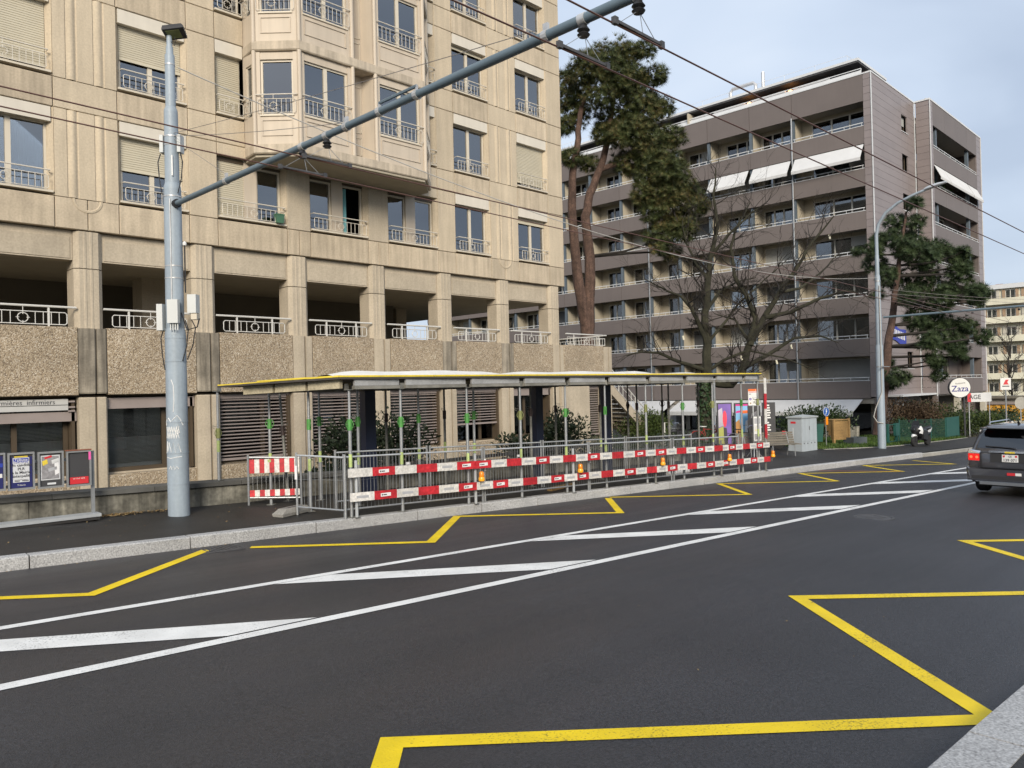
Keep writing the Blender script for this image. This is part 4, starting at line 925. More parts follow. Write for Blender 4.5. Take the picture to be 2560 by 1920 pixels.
B().tube((55.2, 27.2, 23.2), (55.2, 27.2, 25.5), .13, n=10).build('vent_pipe', 'metal_shiny', db, True); B().box(54.8, 26.8, 23.2, 55.7, 28.4, 23.95).build('vent_unit', 'metal_shiny', db)
B().path([(55.2, 34.6, 23.2), (55.2, 34.6, 23.7), (55.2, 34.2, 23.95), (55.2, 33.4, 23.8)], .16, 8).build('vent_pipe', 'metal_shiny', db, True)
b = B(); b.box(61.2, JY+.5, 22.35, 66, JY+.55, 22.45); b.box(61.2, JY+.5, 22.05, 61.25, JY+.55, 22.4); b.box(64, JY+.5, 22.05, 64.05, JY+.55, 22.4); b.build('roof_rail', 'trim_white', db)
# blue banner on the flank behind the pine
t = thing('banner', 'blue and white cloth banner hanging on the clad flank behind the pine', 'banner', (54.4, DY-.06, 5.3))
b = B(); m = 10
for i in range(m):
    x0, x1 = 2.8*i/m, 2.8*(i+1)/m; f = lambda x: -.12*x+.06*math.sin(x*3); b.face((x0, 0, -.5+f(x0)), (x1, 0, -.5+f(x1)), (x1, 0, .5+f(x1)), (x0, 0, .5+f(x0)))
b.build('cloth', 'blue_cloth', t)
for i in range(8): B().box(.2+.3*i, -.02, -.25-.035*i, .36+.3*i, -.012, .25-.035*i).build('stroke', 'sign_white', t)
# ================================================================== far cream building closing the street
fb = thing('apartment_building', 'pale cream apartment block with long white balconies far down the street', 'building', (140, 22, -3), world=True)
FX = 137.7
B().box(FX+1.2, 9.9, -4, FX+14, 33.6, 15.8).build('wall', 'cream_wall', fb); B().box(FX+.7, 9.7, 15.81, FX+14.2, 33.8, 16.5).build('roof', 'trim_white', fb)
B().box(FX+6, 31.2, 16.5, FX+7, 32.2, 17.1).build('chimney', 'brick_red', fb)
for k in range(7):
    z1 = 14.3-2.87*k
    B().box(FX, 10, z1-.95, FX+.15, 33.4, z1).build('balcony_front', 'cream_wall', fb); B().box(FX+.15, 10, z1-1.0, FX+1.2, 33.4, z1-.82).build('balcony_slab', 'cream_dull', fb)
    b = B(); b.box(FX+.05, 10, z1+.25, FX+.09, 33.4, z1+.29)
    for q in range(24): b.box(FX+.06, 10+q, z1, FX+.08, 10.03+q, z1+.25)
    b.build('balcony_rail', 'wire_grey', fb)
    for q in range(9):
        y = 32.4-2.55*q; L_ = 1.35
        window((FX+1.2, y), (0, -1), 0, L_, z1-.75, z1+1.35, .04, fb, mull=(.5,), fr=.1, mat='window_white', pane='pane_far')
        for s_ in (-.42, L_+.02): B().box(FX+1.05, y-s_-.4, z1-.75, FX+1.12, y-s_, z1+1.35).build('shutter', 'shutter_wood' if (q+k) % 3 else 'cream_dull', fb)
B().box(FX+.3, 32.3, 14.3, FX+.35, 33.3, 16.0).build('glass_screen', 'curtain_teal', fb)
# filler low wall and yellow panelled structure at the street end
t = thing('yellow_hoarding', 'yellow corrugated hoarding above the hedge at the street end', 'hoarding', (84, 19.5, -2.2), world=True)
b = B(); P = []
for i in range(40): y = 12+i*.3; P += [(82+(.08 if i % 2 else 0), y)]
b.v = []; b.f = []
for (x0, y0), (x1, y1) in zip(P, P[1:]): b.face((x0, y0, -2.3), (x1, y1, -2.3), (x1, y1, -.3), (x0, y0, -.3))
b.build('panel', 'orange_panel', t)
B().box(81.9, 12, -.35, 82.2, 24, -.12).build('top_rail', 'brown_slat', t); B().box(82.3, 12, -2.4, 82.5, 24, .4).build('back_wall', 'cream_dull', t)
B().box(81.8, 15, .2, 84, 21.5, .42).build('roof_strip', 'wood_slat', t)

# ================================================================== building across the street, behind the camera: it shades the street and shows in the window panes
ob_ = thing('apartment_building', 'pale apartment block across the street behind the viewer, seen in window reflections', 'building', (10, -20, 0), world=True)
OY = -19.
B().box(-45, OY-14, -2, 75, OY, 9.4).build('wall', 'cream_wall', ob_); B().box(-45.5, OY-14.5, 9.4, 75.5, OY+.5, 9.8).build('roof', 'roof_dark', ob_)
wf = B(); wf.box(-.7, .0, 0, .7, .04, .08); wf.box(-.7, 0, 1.72, .7, .04, 1.8); wf.box(-.7, 0, .08, -.62, .04, 1.72); wf.box(.62, 0, .08, .7, .04, 1.72); wf.box(-.04, 0, .08, .04, .04, 1.72); mf = wf.mesh('window', 'window_white'); mg = B().box(-.62, .005, .08, .62, .02, 1.72).mesh('pane', 'curtain_dark')
for k in range(3):
    for i in range(36):
        wo = link('window', mf, ob_, Vector((-42+3.2*i, OY+.0, 1.6+3.0*k))-WORLD[ob_.name]); link('pane', mg, wo)
# ================================================================== propped bus shelter
def gz(x, y): return ground_z(x, y)
RZ = 2.30                                                     # underside of the edge beams
sh = thing('bus_shelter', 'bus shelter roof with yellow edge and white membrane, held up by steel props', 'bus shelter', (14, 12.6, 0), world=True)
FL, FR = Vector((7.28, 11.30)), Vector((21.35, 10.80)); BL, BR = Vector((6.30, 13.75)), Vector((21.5, 13.7)); ML = Vector((6.62, 12.75))
def zr(p):                                                    # the roof falls slightly towards the back
    return 2.375-.034*(p.y-(FL.y+(p.x-FL.x)*(FR.y-FL.y)/(FR.x-FL.x)))
out_ = [FL, FR, BR, BL, ML]
b = B(); b.loft([[(p.x, p.y, zr(p)-.035) for p in out_], [(p.x, p.y, zr(p)-.004) for p in out_]]); b.build('roof_deck', 'ply_dark', sh)
# yellow edge strips lying on the deck
def edge(p, q, dz=0, t=.03, wd=.16):
    d = (q-p).normalized(); n = Vector((-d.y, d.x))*wd; b = B()
    b.loft([[(a.x, a.y, zr(a)+dz), (a.x+n.x, a.y+n.y, zr(a)+dz), (a.x+n.x, a.y+n.y, zr(a)+dz+t), (a.x, a.y, zr(a)+dz+t)] for a in (p, q)]); return b.build('edge_strip', 'roof_yellow', sh)
def lerp(p, q, t): return p+(q-p)*t
for i in range(7): edge(lerp(FL, FR, i/7+.0008), lerp(FL, FR, (i+1)/7-.0008), 0)
edge(BL, lerp(BL, FL, .45), -.012); edge(lerp(BL, FL, .34), lerp(BL, FL, .75), .008); edge(lerp(BL, FL, .75), FL, .002)
# white padded membrane in three lengths
def memb(u0, u1, h, v0=.08, v1=.80):
    b = B(); m = 14; rings = []
    for i in range(m+1):
        u = u0+(u1-u0)*i/m; e = min(1, min(i, m-i)/1.6); rg = []
        for j in range(9):
            v = v0+(v1-v0)*j/8; uu = u+.10*v*(1-u); P = lerp(lerp(FL, FR, uu), lerp(BL, BR, uu), v); f = min(1, min(j, 8-j)/1.0)
            hh = (h*(.35+.65*e) if 0 < j < 8 else .01)+.012*math.sin(7*u*6+j)
            rg.append((P.x, P.y, zr(P)+.02+max(.004, hh)))
        rings.append(rg)
    for a, c in zip(rings, rings[1:]):
        for j in range(8): b.face(a[j], c[j], c[j+1], a[j+1])
    for e_ in (rings[0], rings[-1]): pass
    lowf = [(r[0][0], r[0][1], zr(Vector((r[0][0], r[0][1])))+.018) for r in rings]
    o = b.build('membrane', 'membrane', sh, True)
    b = B()
    for i in range(m): b.face(lowf[i], lowf[i+1], rings[i+1][0], rings[i][0])
    b.build('membrane_edge', 'membrane', sh); return o
memb(-.005, .285, .105, .04); memb(.28, .66, .085, .04); memb(.655, .80, .05, .06)
# edge beams (front: alu, left: timber) under the deck
PROPX = [7.56, 8.63, 10.2, 11.65, 13.04, 14.4, 15.96, 17.54, 18.96, 20.47]
fy = lambda x: FL.y+(x-FL.x)*(FR.y-FL.y)/(FR.x-FL.x)
xs = PROPX+[21.3]
for a, c in zip(xs, xs[1:]):
    b = B(); y = fy((a+c)/2)+.06
    b.box(a+.06, y, 2.225, c-.06, y+.05, 2.335); b.build('edge_beam', 'alu', sh); B().box(a+.05, y-.015, 2.165, c-.05, y+.07, 2.222).build('beam_flange', 'alu_dirty', sh)
for i in range(3):
    p, q = lerp(FL, BL, .02+i*.27), lerp(FL, BL, .02+(i+1)*.27-.02); d = (q-p).normalized(); n = Vector((d.y, -d.x))*-.0
    b = B(); o = Vector((.10, .05)); b.loft([[(a.x+o.x, a.y+o.y, zr(a)-.19), (a.x+o.x+.08, a.y+o.y+.03, zr(a)-.19), (a.x+o.x+.08, a.y+o.y+.03, zr(a)-.04), (a.x+o.x, a.y+o.y, zr(a)-.04)] for a in (p, q)]); b.build('side_beam', 'timber_beam', sh)
for yy, z0 in ((12.55, 2.17), (13.55, 2.14)):
    B().box(7.0, yy-.05, z0, 21.3, yy+.05, z0+.13).build('cross_beam', 'alu_dirty', sh)
for x in (8.2, 10.9, 13.7, 16.4, 19.2): B().box(x-.05, 11.5, 2.245, x+.05, 13.8, 2.30).build('joist', 'timber_beam', sh)
for x in (9.42, 14.6, 17.45):                                   # the shelter's own dark blue columns
    y = 13.55; B().box(x-.13, y-.10, gz(x, y), x+.13, y+.10, 2.14).build('shelter_column', 'navy_steel', sh)
B().box(9.25, 13.75, .45, 21, 13.8, .53).build('lean_rail', 'steel_dark', sh)
# steel props, each a thing
pc = [0]
def prop(x, y, ztop, label, collar='green_collar', mat='galv', band=True, lean=(0, 0), base=None, group='steel props under the shelter roof', cz=1.56):
    z0 = gz(x, y) if base is None else base; H = ztop-z0
    t = thing('steel_prop', label, 'prop', (x, y, z0), random.uniform(0, 6.28), group)
    zc = min(cz-z0, H-.35); k = (lean[0]/H, lean[1]/H)
    P = lambda z, dx=0, dy=0: (k[0]*z+dx, k[1]*z+dy, z)
    B().box(-.07, -.07, 0, .07, .07, .008).build('base_plate', 'prop_worn', t)
    B().tube(P(.008), P(zc-.08), .030, n=10).build('outer_tube', mat, t, True)
    b = B(); b.tube(P(zc-.1), P(H-.01), .0235, n=10); b.build('inner_tube', 'prop_worn' if mat != 'galv' else 'galv', t, True)
    B().tube(P(zc-.10), P(zc+.09), .041, n=12).build('collar', collar, t, True)
    b = B(); c = Vector(P(zc)); b.path([c+Vector((.036*s_, 0, .08)) if i in (0,) else c+Vector((s_*(.036+.045*math.sin(math.pi*i/6)), 0, .08-.16*i/6)) for s_ in (1,) for i in range(7)], .007, 5); b.path([c+Vector((-(.036+.045*math.sin(math.pi*i/6)), 0, .08-.16*i/6)) for i in range(7)], .007, 5)
    b.build('collar_handle', collar, t)['kind'] = 'stuff'
    B().path([Vector(P(zc+.13, .02)), Vector(P(zc+.13, .1)), Vector(P(zc+.15, .13)), Vector(P(zc+.11, .14)), Vector(P(zc+.09, .09))], .005, 4).build('pin', 'prop_worn', t)
    if band:
        q = random.uniform(.72, .86)-z0*.4; B().tube(P(q), P(q+.22), .0318, n=10).build('reflective_band', 'tape_lime', t, True)
    B().box(k[0]*H-.06, k[1]*H-.06, H-.012, k[0]*H+.06, k[1]*H+.06, H).build('head_plate', 'prop_worn', t)
    b = B(); b.box(k[0]*H-.055, k[1]*H-.05, H, k[0]*H-.045, k[1]*H+.05, H+.10); b.build('head_fork', 'prop_worn', t)
for i, x in enumerate(PROPX):
    y = 11.42-.036*(x-7.56)*.9
    prop(x, y, 2.165, 'steel prop with green collar on the kerb side, %s from the left' % ORD[i], collar=('olive_collar' if i in (3, 6, 8) else 'green_collar'))
prop(21.35, 10.95, 2.16, 'last steel prop of the kerb side beside the striped post', collar='olive_collar')
# striped red and white post at the right end
t = thing('striped_post', 'upright red and white striped board at the right end of the shelter', 'post', (21.52, 10.80, gz(21.5, 10.8)), RA)
B().tube((0, .03, 0), (0, .03, 2.5), .03, n=8).build('tube', 'prop_worn', t, True)
for i, (z0, z1, m) in enumerate(((.92, 1.36, 'board_red'), (1.36, 1.81, 'board_white'), (1.81, 2.26, 'board_red'), (2.26, 2.72, 'board_white'))):
    B().box(-.06, -.02, z0, .06, .0, z1-.001).build('stripe', m, t)
mid = [(8.46, 12.5), (9.9, 12.47), (11.43, 12.48), (13.2, 12.45), (15.77, 12.42), (17.34, 12.4), (18.8, 12.35), (20.3, 12.3)]
for i, (x, y) in enumerate(mid): prop(x, y, 2.17, 'steel prop in the middle row under the shelter roof, %s from the left' % ORD[i], collar=('green_collar' if i in (0, 1, 2) else 'dark_collar'), mat='galv' if i < 3 else 'prop_worn', band=i in (0, 1, 2, 4))
back = [(8.31, 13.62), (9.95, 13.64), (11.6, 13.66), (14.0, 13.6), (15.4, 13.62), (18.5, 13.55), (20.2, 13.5)]
for i, (x, y) in enumerate(back): prop(x, y, 2.14, 'dark steel prop in the back row against the low wall, %s from the left' % ORD[i], collar='dark_collar' if i else 'green_collar', mat='prop_worn' if i else 'galv', band=i in (0, 2))
prop(7.38, 12.45, 2.19, 'steel prop with green collar at the left end behind the first fence panel')
prop(7.27, 13.68, 2.20, 'steel prop with green collar behind the red and white striped barrier')
prop(7.75, 13.9, 2.16, 'leaning dark rusty prop at the back left corner of the shelter', collar='dark_collar', mat='prop_worn', band=False, lean=(-.16, .0), cz=1.4)
prop(6.60, 14.42, 2.20, 'steel prop with olive collar standing on the low wall coping', collar='olive_collar', base=.5, cz=1.4)
# ================================================================== site fence panels
def fence(p, q, label, group='site fence panels', h=1.09, name='site_fence', tagged=True):
    p = Vector(p); q = Vector(q); z0, z1 = gz(*p), gz(*q); L_ = (q-p).length; d = (q-p)/L_
    t = thing(name, label, 'fence', (p.x, p.y, z0), math.atan2(d.y, d.x), group); sl = (z1-z0)/L_
    for u, dz in ((0, 0), (L_, z1-z0)): B().tube((u, 0, dz), (u, 0, dz+h), .021, n=8).build('post', 'galv', t, True)
    B().tube((.021, 0, h-.05), (L_-.021, 0, h-.05+sl*L_), .0165, n=8).build('top_rail', 'galv_light', t, True); B().tube((.021, 0, .14), (L_-.021, 0, .14+sl*L_), .0165, n=8).build('bottom_rail', 'galv', t, True)
    b = B(); m = int(L_/.075)
    for i in range(1, m):
        u = L_*i/m; dz = sl*u; w_ = .0022; j = random.uniform(-.008, .008)
        b.box(u-w_, -w_, .15+dz, u+w_, w_, h-.06+dz)
    b.box(.02, -.002, .62, L_-.02, .002, .624)
    b.build('wire_mesh', 'galv', t)['kind'] = 'stuff'
    if tagged: B().box(-.024, -.024, .62, .024, -.0225, .86).build('sticker', 'sticker', t)
    return t, L_
FX_ = [7.43, 10.54, 10.60, 13.69, 13.74, 16.86, 16.96, 20.06]
fl = lambda x: 11.40-.0415*(x-7.4)+.03
fence((7.0, 12.25), (7.40, 11.36), 'short fence panel turned across the pavement at the left end')
for i in range(4): fence((FX_[2*i], fl(FX_[2*i])), (FX_[2*i+1], fl(FX_[2*i+1])), 'galvanised fence panel along the kerb, %s from the left' % ORD[i], 'fence panels along the kerb')
bx = [(7.86, 9.98), (10.06, 13.32), (13.40, 16.48), (16.56, 19.6)]
for i, (a, c) in enumerate(bx): fence((a, 12.33-.02*(a-10)), (c, 12.33-.02*(c-10)), 'galvanised fence panel in the row behind, %s from the left' % ORD[i], 'fence panels of the back row', tagged=False)
# barrier panel with red and white bands
t, L_ = fence((6.91, 13.86), (7.69, 13.30), 'barrier panel with red and white striped bands at the left end', group=None, h=.95, name='striped_barrier', tagged=False)
for (z0, z1, n_) in ((.60, .86, 5), (.16, .28, 5)):
    for i in range(2*n_): B().box(.025+(L_-.05)*i/(2*n_)+.0005, -.024, z0, .025+(L_-.05)*(i+1)/(2*n_)-.0005, -.012, z1).build('stripe', 'board_red' if i % 2 == 0 else 'board_white', t)
B().box(.36, -.03, .80, .42, -.0245, .85).build('sticker', 'tape_lime', t)
t = thing('concrete_block', 'grey concrete fence foot on the pavement below the first fence panel', 'fence foot', (6.98, 12.40, gz(6.98, 12.4)), .35)
b = B(); b.loft([[(-.36, -.11, 0), (.36, -.11, 0), (.36, .11, 0), (-.36, .11, 0)], [(-.37, -.12, .05), (.37, -.12, .05), (.37, .12, .05), (-.37, .12, .05)], [(-.24, -.09, .125), (.28, -.09, .125), (.28, .09, .125), (-.24, .09, .125)]]); b.build('block', 'concrete_foot', t); B().box(-.12, -.025, .124, .12, .025, .13).build('slot', 'print_dark', t)
# ================================================================== red and white boards with posts
bu = [(7.42, 10.24), (10.22, 13.10), (13.08, 16.02), (16.0, 18.98), (18.92, 21.5)]
bl = lambda x: 11.36-.0415*(x-7.42)-.045
zu = lambda x: .665-.0315*(x-7.42); zl = lambda x: .25-.0315*(x-7.42)
for i, (a, c) in enumerate(bu):
    for nm, zf, word in (('u', zu, 'upper'), ('l', zl, 'lower')):
        jx = .0 if nm == 'u' else .03; dy = -.012*(i % 2)-.03
        d = Vector((c-a, bl(c)-bl(a), zf(c)-zf(a))); L_ = d.length
        t = thing('barrier_board', 'red and white warning board of the %s row, %s from the left' % (word, ORD[i]), 'barrier board', (a+jx, bl(a)+dy, zf(a)), math.atan2(bl(c)-bl(a), c-a), 'red and white boards along the fence')
        m = max(6, round(L_/.40)); m = 7 if i else 6; sl = (zf(c)-zf(a))/L_; st = 0 if (i+(nm == 'l')) % 2 == 0 else 1; st = 0 if i == 0 else st
        for j in range(m):
            u0, u1 = L_*j/m, L_*(j+1)/m; red = (j+st) % 2 == 1; b = B()
            b.loft([[(u, -.018, sl*u), (u, .014, sl*u), (u, .014, sl*u+.148), (u, -.018, sl*u+.148)] for u in (u0+.0006, u1-.0006)]); sg = b.build('segment', 'board_red' if red else 'board_white', t)
            um = (u0+u1)/2
            if not red and not (i == 0 and nm == 'u' and j in (0, 2)): B().loft([[(u, -.0205, sl*um+z) for u, z in ((um-.12, .055), (um+.12, .055+sl*.24), (um+.12, .1+sl*.24), (um-.12, .1))], [(u, -.0182, sl*um+z) for u, z in ((um-.12, .055), (um+.12, .055+sl*.24), (um+.12, .1+sl*.24), (um-.12, .1))]]).build('reflector', 'reflector_grey', t)
            elif red and (j+st) % 4 == 1:
                s_ = B().box(um-.105, -.0208, sl*um+.046, um+.105, -.0182, sl*um+.106).build('sticker', 'sticker', t)
                B().box(um-.085, -.0222, sl*um+.064, um-.06, -.0209, sl*um+.09).build('logo', 'print_dark', s_); B().box(um-.05, -.0222, sl*um+.066, um+.02, -.0209, sl*um+.084).build('print', 'print_dark', s_)
for i, x in enumerate([7.62, 10.30, 13.12, 16.10, 19.05, 21.42]):
    y = bl(x)+.045; z = gz(x, y); t = thing('barrier_post', 'short grey post carrying the red and white boards, %s from the left' % ORD[i], 'post', (x, y, z), RA, 'posts of the red and white boards')
    B().tube((0, 0, 0), (0, 0, .98-.004*i), .028, n=8).build('tube', 'galv_light' if i < 3 else 'prop_worn', t, True); B().box(-.05, -.05, 0, .05, .05, .008).build('plate', 'prop_worn', t)
    B().path([(0, -.04, .95), (.03, -.05, .98), (.05, -.05, .93), (.05, -.05, .3)], .004, 4).build('hook', 'prop_worn', t)
# amber warning lamps
for i, (x, dz) in enumerate(((10.34, .44), (13.2, .44), (16.22, .50), (19.25, .2), (21.6, .33))):
    y = bl(x)-.09; z = zl(x)+(.17 if i < 3 else .13); t = thing('warning_lamp', 'amber warning lamp hung on the boards, %s from the left' % ORD[i], 'lamp', (x, y, z), RA, 'amber warning lamps')
    B().lathe([(.058, 0), (.064, .016), (.064, .05), (.052, .08)], 14).build('housing', 'amber_light', t, True); B().lathe([(.05, .08), (.052, .088), (.048, .165), (.036, .182), (.016, .188)], 14).build('lens', 'amber', t, True)
    b = B()
    for q in range(3): b.ring((0, 0, .10+.024*q), (1, 0, 0), (0, 1, 0), .0525, .003, 14, 4)
    b.build('lens_ribs', 'amber', t)['kind'] = 'stuff'
    B().box(-.012, .03, -.12, .012, .045, .25).build('bracket', 'prop_worn', t)
# bits under the shelter: planks, paper notices on the fence
for i, (x, z) in enumerate(((9.45, .60), (12.58, .54))):
    t = thing('paper_notice', 'small white paper notice tied to the fence, %s one from the left' % ORD[i], 'notice', (x, 12.27, gz(x, 12.27)+.64)); B().box(-.055, -.004, 0, .055, 0, .15).build('sheet', 'sticker', t); B().box(-.04, -.006, .07, .04, -.0045, .10).build('print', 'print_dark', t)
t = thing('timber_plank', 'short pale timber plank lying under the shelter behind the fence', 'plank', (13.45, 11.8, gz(13.45, 11.8)+.0), .2); B().box(-.5, -.06, 0, .5, .06, .07).build('plank', 'wood_warm', t)
t = thing('rolled_tube', 'white bundled tube lying on the ground near the right end of the fence', 'tube', (18.2, 11.7, gz(18.2, 11.7)), -.1); B().tube((-.45, 0, .07), (.5, .05, .07), .065, n=10).build('roll', 'sign_white', t, True)
# ================================================================== trolleybus pole with boom, wires
PX, PY = 5.48, 13.55; PZ = gz(PX, PY)
t = pole = thing('trolley_pole', 'tall stepped grey steel pole with graffiti, equipment boxes and lamp head', 'pole', (PX, PY, 0), world=True)
def seg(z0, z1, r0, r1, nm='shaft'): return B().lathe([(r0, z0), (r1, z1)], 20, (PX, PY, 0)).build(nm, 'pole_paint', t, True)
seg(PZ-.05, 3.18, .178, .170); B().lathe([(.170, 3.18), (.166, 3.23), (.150, 3.29)], 20, (PX, PY, 0)).build('collar', 'pole_paint', t, True)
seg(3.29, 5.68, .150, .142); B().lathe([(.142, 5.68), (.136, 5.74), (.118, 5.80)], 20, (PX, PY, 0)).build('collar', 'pole_paint', t, True)
seg(5.80, 7.02, .118, .112); seg(7.02, 8.02, .085, .080); seg(8.02, 8.16, .062, .058); seg(8.16, 8.36, .048, .044, 'spigot')
B().lathe([(.112, 7.0), (.11, 7.06), (.085, 7.12)], 18, (PX, PY, 0)).build('collar', 'pole_paint', t, True)
for z, r in ((.62, .179), (1.15, .178), (1.68, .177), (2.72, .174), (3.12, .173), (4.36, .148), (4.15, .149), (5.56, .146), (6.6, .117), (6.45, .118), (7.85, .084)):
    B().lathe([(r, z-.009), (r+.003, z-.009), (r+.003, z+.009), (r, z+.009)], 20, (PX, PY, 0)).build('band_clamp', 'alu' if z > 3.3 else 'pole_paint', t, True)
# equipment boxes
cr = Vector((_rt.x, _rt.y)); cf = Vector((_fw.x, _fw.y))            # only used as two plan directions for the boxes
def pbox(u, v, z0, z1, w_, d_, nm, mat):
    c = Vector((PX, PY))+cr*u+cf*v; P = [c+cr*a+cf*e for a, e in ((-w_/2, -d_/2), (w_/2, -d_/2), (w_/2, d_/2), (-w_/2, d_/2))]
    return B().prism([(p.x, p.y) for p in P], 'z', z0, z1).build(nm, mat, t)
pbox(.07, -.22, 3.36, 3.76, .18, .10, 'equipment_box', 'grey_box'); pbox(-.20, -.05, 3.25, 3.70, .10, .22, 'equipment_box', 'grey_box'); pbox(.33, -.02, 3.54, 3.86, .15, .17, 'equipment_box', 'grey_box'); pbox(.36, -.02, 3.43, 3.53, .1, .14, 'equipment_box', 'frame_cream')
for i in range(4): pbox(.02+.04*i, -.22, 3.24, 3.36, .018, .02, 'cable_gland', 'grey_box')
pbox(-.145, 0, 6.32, 6.62, .06, .16, 'junction_box', 'grey_box'); pbox(.155, 0, 6.32, 6.62, .06, .16, 'junction_box', 'grey_box'); pbox(.06, -.125, 5.9, 6.25, .02, .02, 'conduit', 'sign_white'); pbox(.02, -.155, 3.6, 5.5, .016, .016, 'conduit', 'alu')
def C3(u, v, z): c = Vector((PX, PY))+cr*u+cf*v; return (c.x, c.y, z)
B().tube(C3(.19, 0, 3.9), C3(.19, 0, 4.72), .012, n=6).build('antenna', 'black_plastic', t); B().lathe([(.03, 0), (.036, .04), (.01, .07)], 10, C3(.19, 0, 4.72)).build('antenna_cap', 'sign_white', t, True)
for k, (a, zz) in enumerate(((-.17, 6.3), (.17, 6.3), (.2, 3.42), (.3, 3.44), (-.18, 3.27))):
    B().path([C3(a, -.05, zz), C3(a*1.25, -.06, zz-.15), C3(a*1.1, -.07, zz-.45), C3(a*.8, -.1, zz-.7)], .010, 5).build('cable', 'black_plastic', t, True)
B().path([C3(.15, -.1, 3.55), C3(.25, -.1, 3.25), C3(.4, -.05, 3.3), C3(.42, 0, 3.45)], .012, 5).build('cable', 'black_plastic', t, True)
# flood light head
c = Vector(C3(.0, -.02, 8.28)); b = B(); U = Vector((cr.x, cr.y, 0)); V = Vector((cf.x, cf.y, 0))
def Q(u, v, z): return tuple(c+U*u+V*v+Vector((0, 0, z)))
nrm = Vector((0, 0, -.93))-V*.3+U*.12; nrm.normalize(); t1 = (U-nrm*U.dot(nrm)).normalized(); t2 = nrm.cross(t1)
def Hd(a, e, k): return tuple(c+Vector((0, 0, .13))+U*.10+t1*a+t2*e+nrm*k)
b.loft([[Hd(-.16, -.12, -.06), Hd(.16, -.12, -.06), Hd(.16, .12, -.06), Hd(-.16, .12, -.06)], [Hd(-.17, -.13, .0), Hd(.17, -.13, .0), Hd(.20, .13, .0), Hd(-.17, .13, .0)], [Hd(-.17, -.13, .04), Hd(.17, -.13, .04), Hd(.20, .13, .04), Hd(-.17, .13, .04)]]); b.build('lamp_head', 'steel_dark', t)
B().loft([[Hd(a_, e_, k) for a_, e_ in ((-.12, -.09), (.11, -.09), (.11, .09), (-.12, .09))] for k in (.039, .046)]).build('lamp_glass', 'olive_collar', t)
B().path([C3(.04, -.02, 8.25), C3(.10, -.03, 8.17), C3(.12, -.03, 8.25), C3(.1, -.02, 8.33)], .006, 5).build('cable', 'black_plastic', t)
# graffiti on the shaft: white marker strokes (raised by a millimetre, wrapped on the steel)
def gr(pts, r=.0045):
    P = []
    for (a, z) in pts:
        rr = .1765-.0026*(z-.1)+.002; an = math.atan2(-cf.y, -cf.x)+a
        P.append((PX+rr*math.cos(an), PY+rr*math.sin(an), z))
    return P
b = B()
for pts in ([(-.9, 1.62), (-.75, 1.72), (-.5, 1.75), (-.2, 1.68), (.1, 1.74), (.4, 1.79), (.7, 1.72), (.95, 1.62)], [(-.85, 1.16), (-.72, 1.35), (-.62, 1.18), (-.45, 1.33), (-.2, 1.16), (0, 1.33), (.2, 1.16), (.45, 1.32), (.7, 1.16)],
            [(-.1, 2.4), (.1, 2.3), (.15, 2.05), (.05, 1.85)], [(.3, 1.5), (.45, 1.64), (.6, 1.5), (.42, 1.47), (.3, 1.5)], [(-.8, 1.08), (-.3, 1.06), (.3, 1.08), (.8, 1.09)], [(-.5, .88), (-.3, .93), (-.2, .87), (0, .93), (.1, .87), (.3, .92), (.45, .88)]): b.path(gr(pts), .008, 4)
for i in range(6): b.path(gr([(-.8+.22*i, 1.40), (-.55+.22*i, 1.60)]), .0065, 4); b.path(gr([(-.55+.22*i, 1.40), (-.8+.22*i, 1.60)]), .0065, 4)
b.build('graffiti', 'sign_white', t)['kind'] = 'stuff'
# boom: a level tube across the road, with clamps, insulators and hangers
BZ_ = 5.42
bm = thing('catenary_boom', 'long dark grey tube reaching from the pole across the road', 'boom', (PX, PY-.15, BZ_))
B().tube((0, 0, 0), (0, -7.0, 0), .047, n=12).build('tube', 'boom_paint', bm, True); B().tube((0, -7.0, 0), (0, -11.6, 0), .050, n=12).build('tube', 'boom_paint', bm, True)
B().lathe([(.075, -.05), (.075, .06)], 12, (0, 0, 0), 'y').build('socket', 'black_plastic', bm, True)
for y in (-1.9, -5.2, -8.55): b = B(); b.lathe([(.056, -.035), (.056, .035)], 12, (0, y, 0), 'y'); b.box(-.015, y-.03, .05, .015, y+.03, .12); b.build('clamp', 'alu', bm)
B().tube((0, -5.9, .10), (0, -6.6, .10), .02, n=6).build('strut', 'boom_paint', bm); 
for y in (-5.9, -6.6): b = B(); b.lathe([(.056, -.03), (.056, .03)], 12, (0, y, 0), 'y'); b.box(-.012, y-.012, .05, .012, y+.012, .11); b.build('clamp', 'alu', bm)
WN = []
for y in (-4.15, -4.75, -9.0, -9.6):
    b = B(); b.lathe([(.056, -.04), (.056, .04)], 12, (0, y, 0), 'y'); b.build('hanger_clamp', 'alu', bm, True)
    B().lathe([(.045, -.16), (.06, -.14), (.035, -.12), (.06, -.10), (.04, -.07), (.03, -.05)], 12, (0, y, 0)).build('insulator', 'black_plastic', bm, True)
    b = B(); b.tube((-.02, y, -.15), (-.28, y, -.33), .0035, n=4); b.tube((.02, y, -.15), (.26, y, -.335), .0035, n=4); b.tube((.02, y, -.15), (.06, y, -.33), .0035, n=4); b.build('hanger_wires', 'galv', bm)
    b = B(); b.box(-.34, y-.012, -.34, .34, y+.012, -.315); b.box(-.36, y-.02, -.36, -.31, y+.02, -.30); b.box(.31, y-.02, -.36, .36, y+.02, -.30); b.build('wire_clip', 'iron', bm)
    WN.append(PY-.15+y)
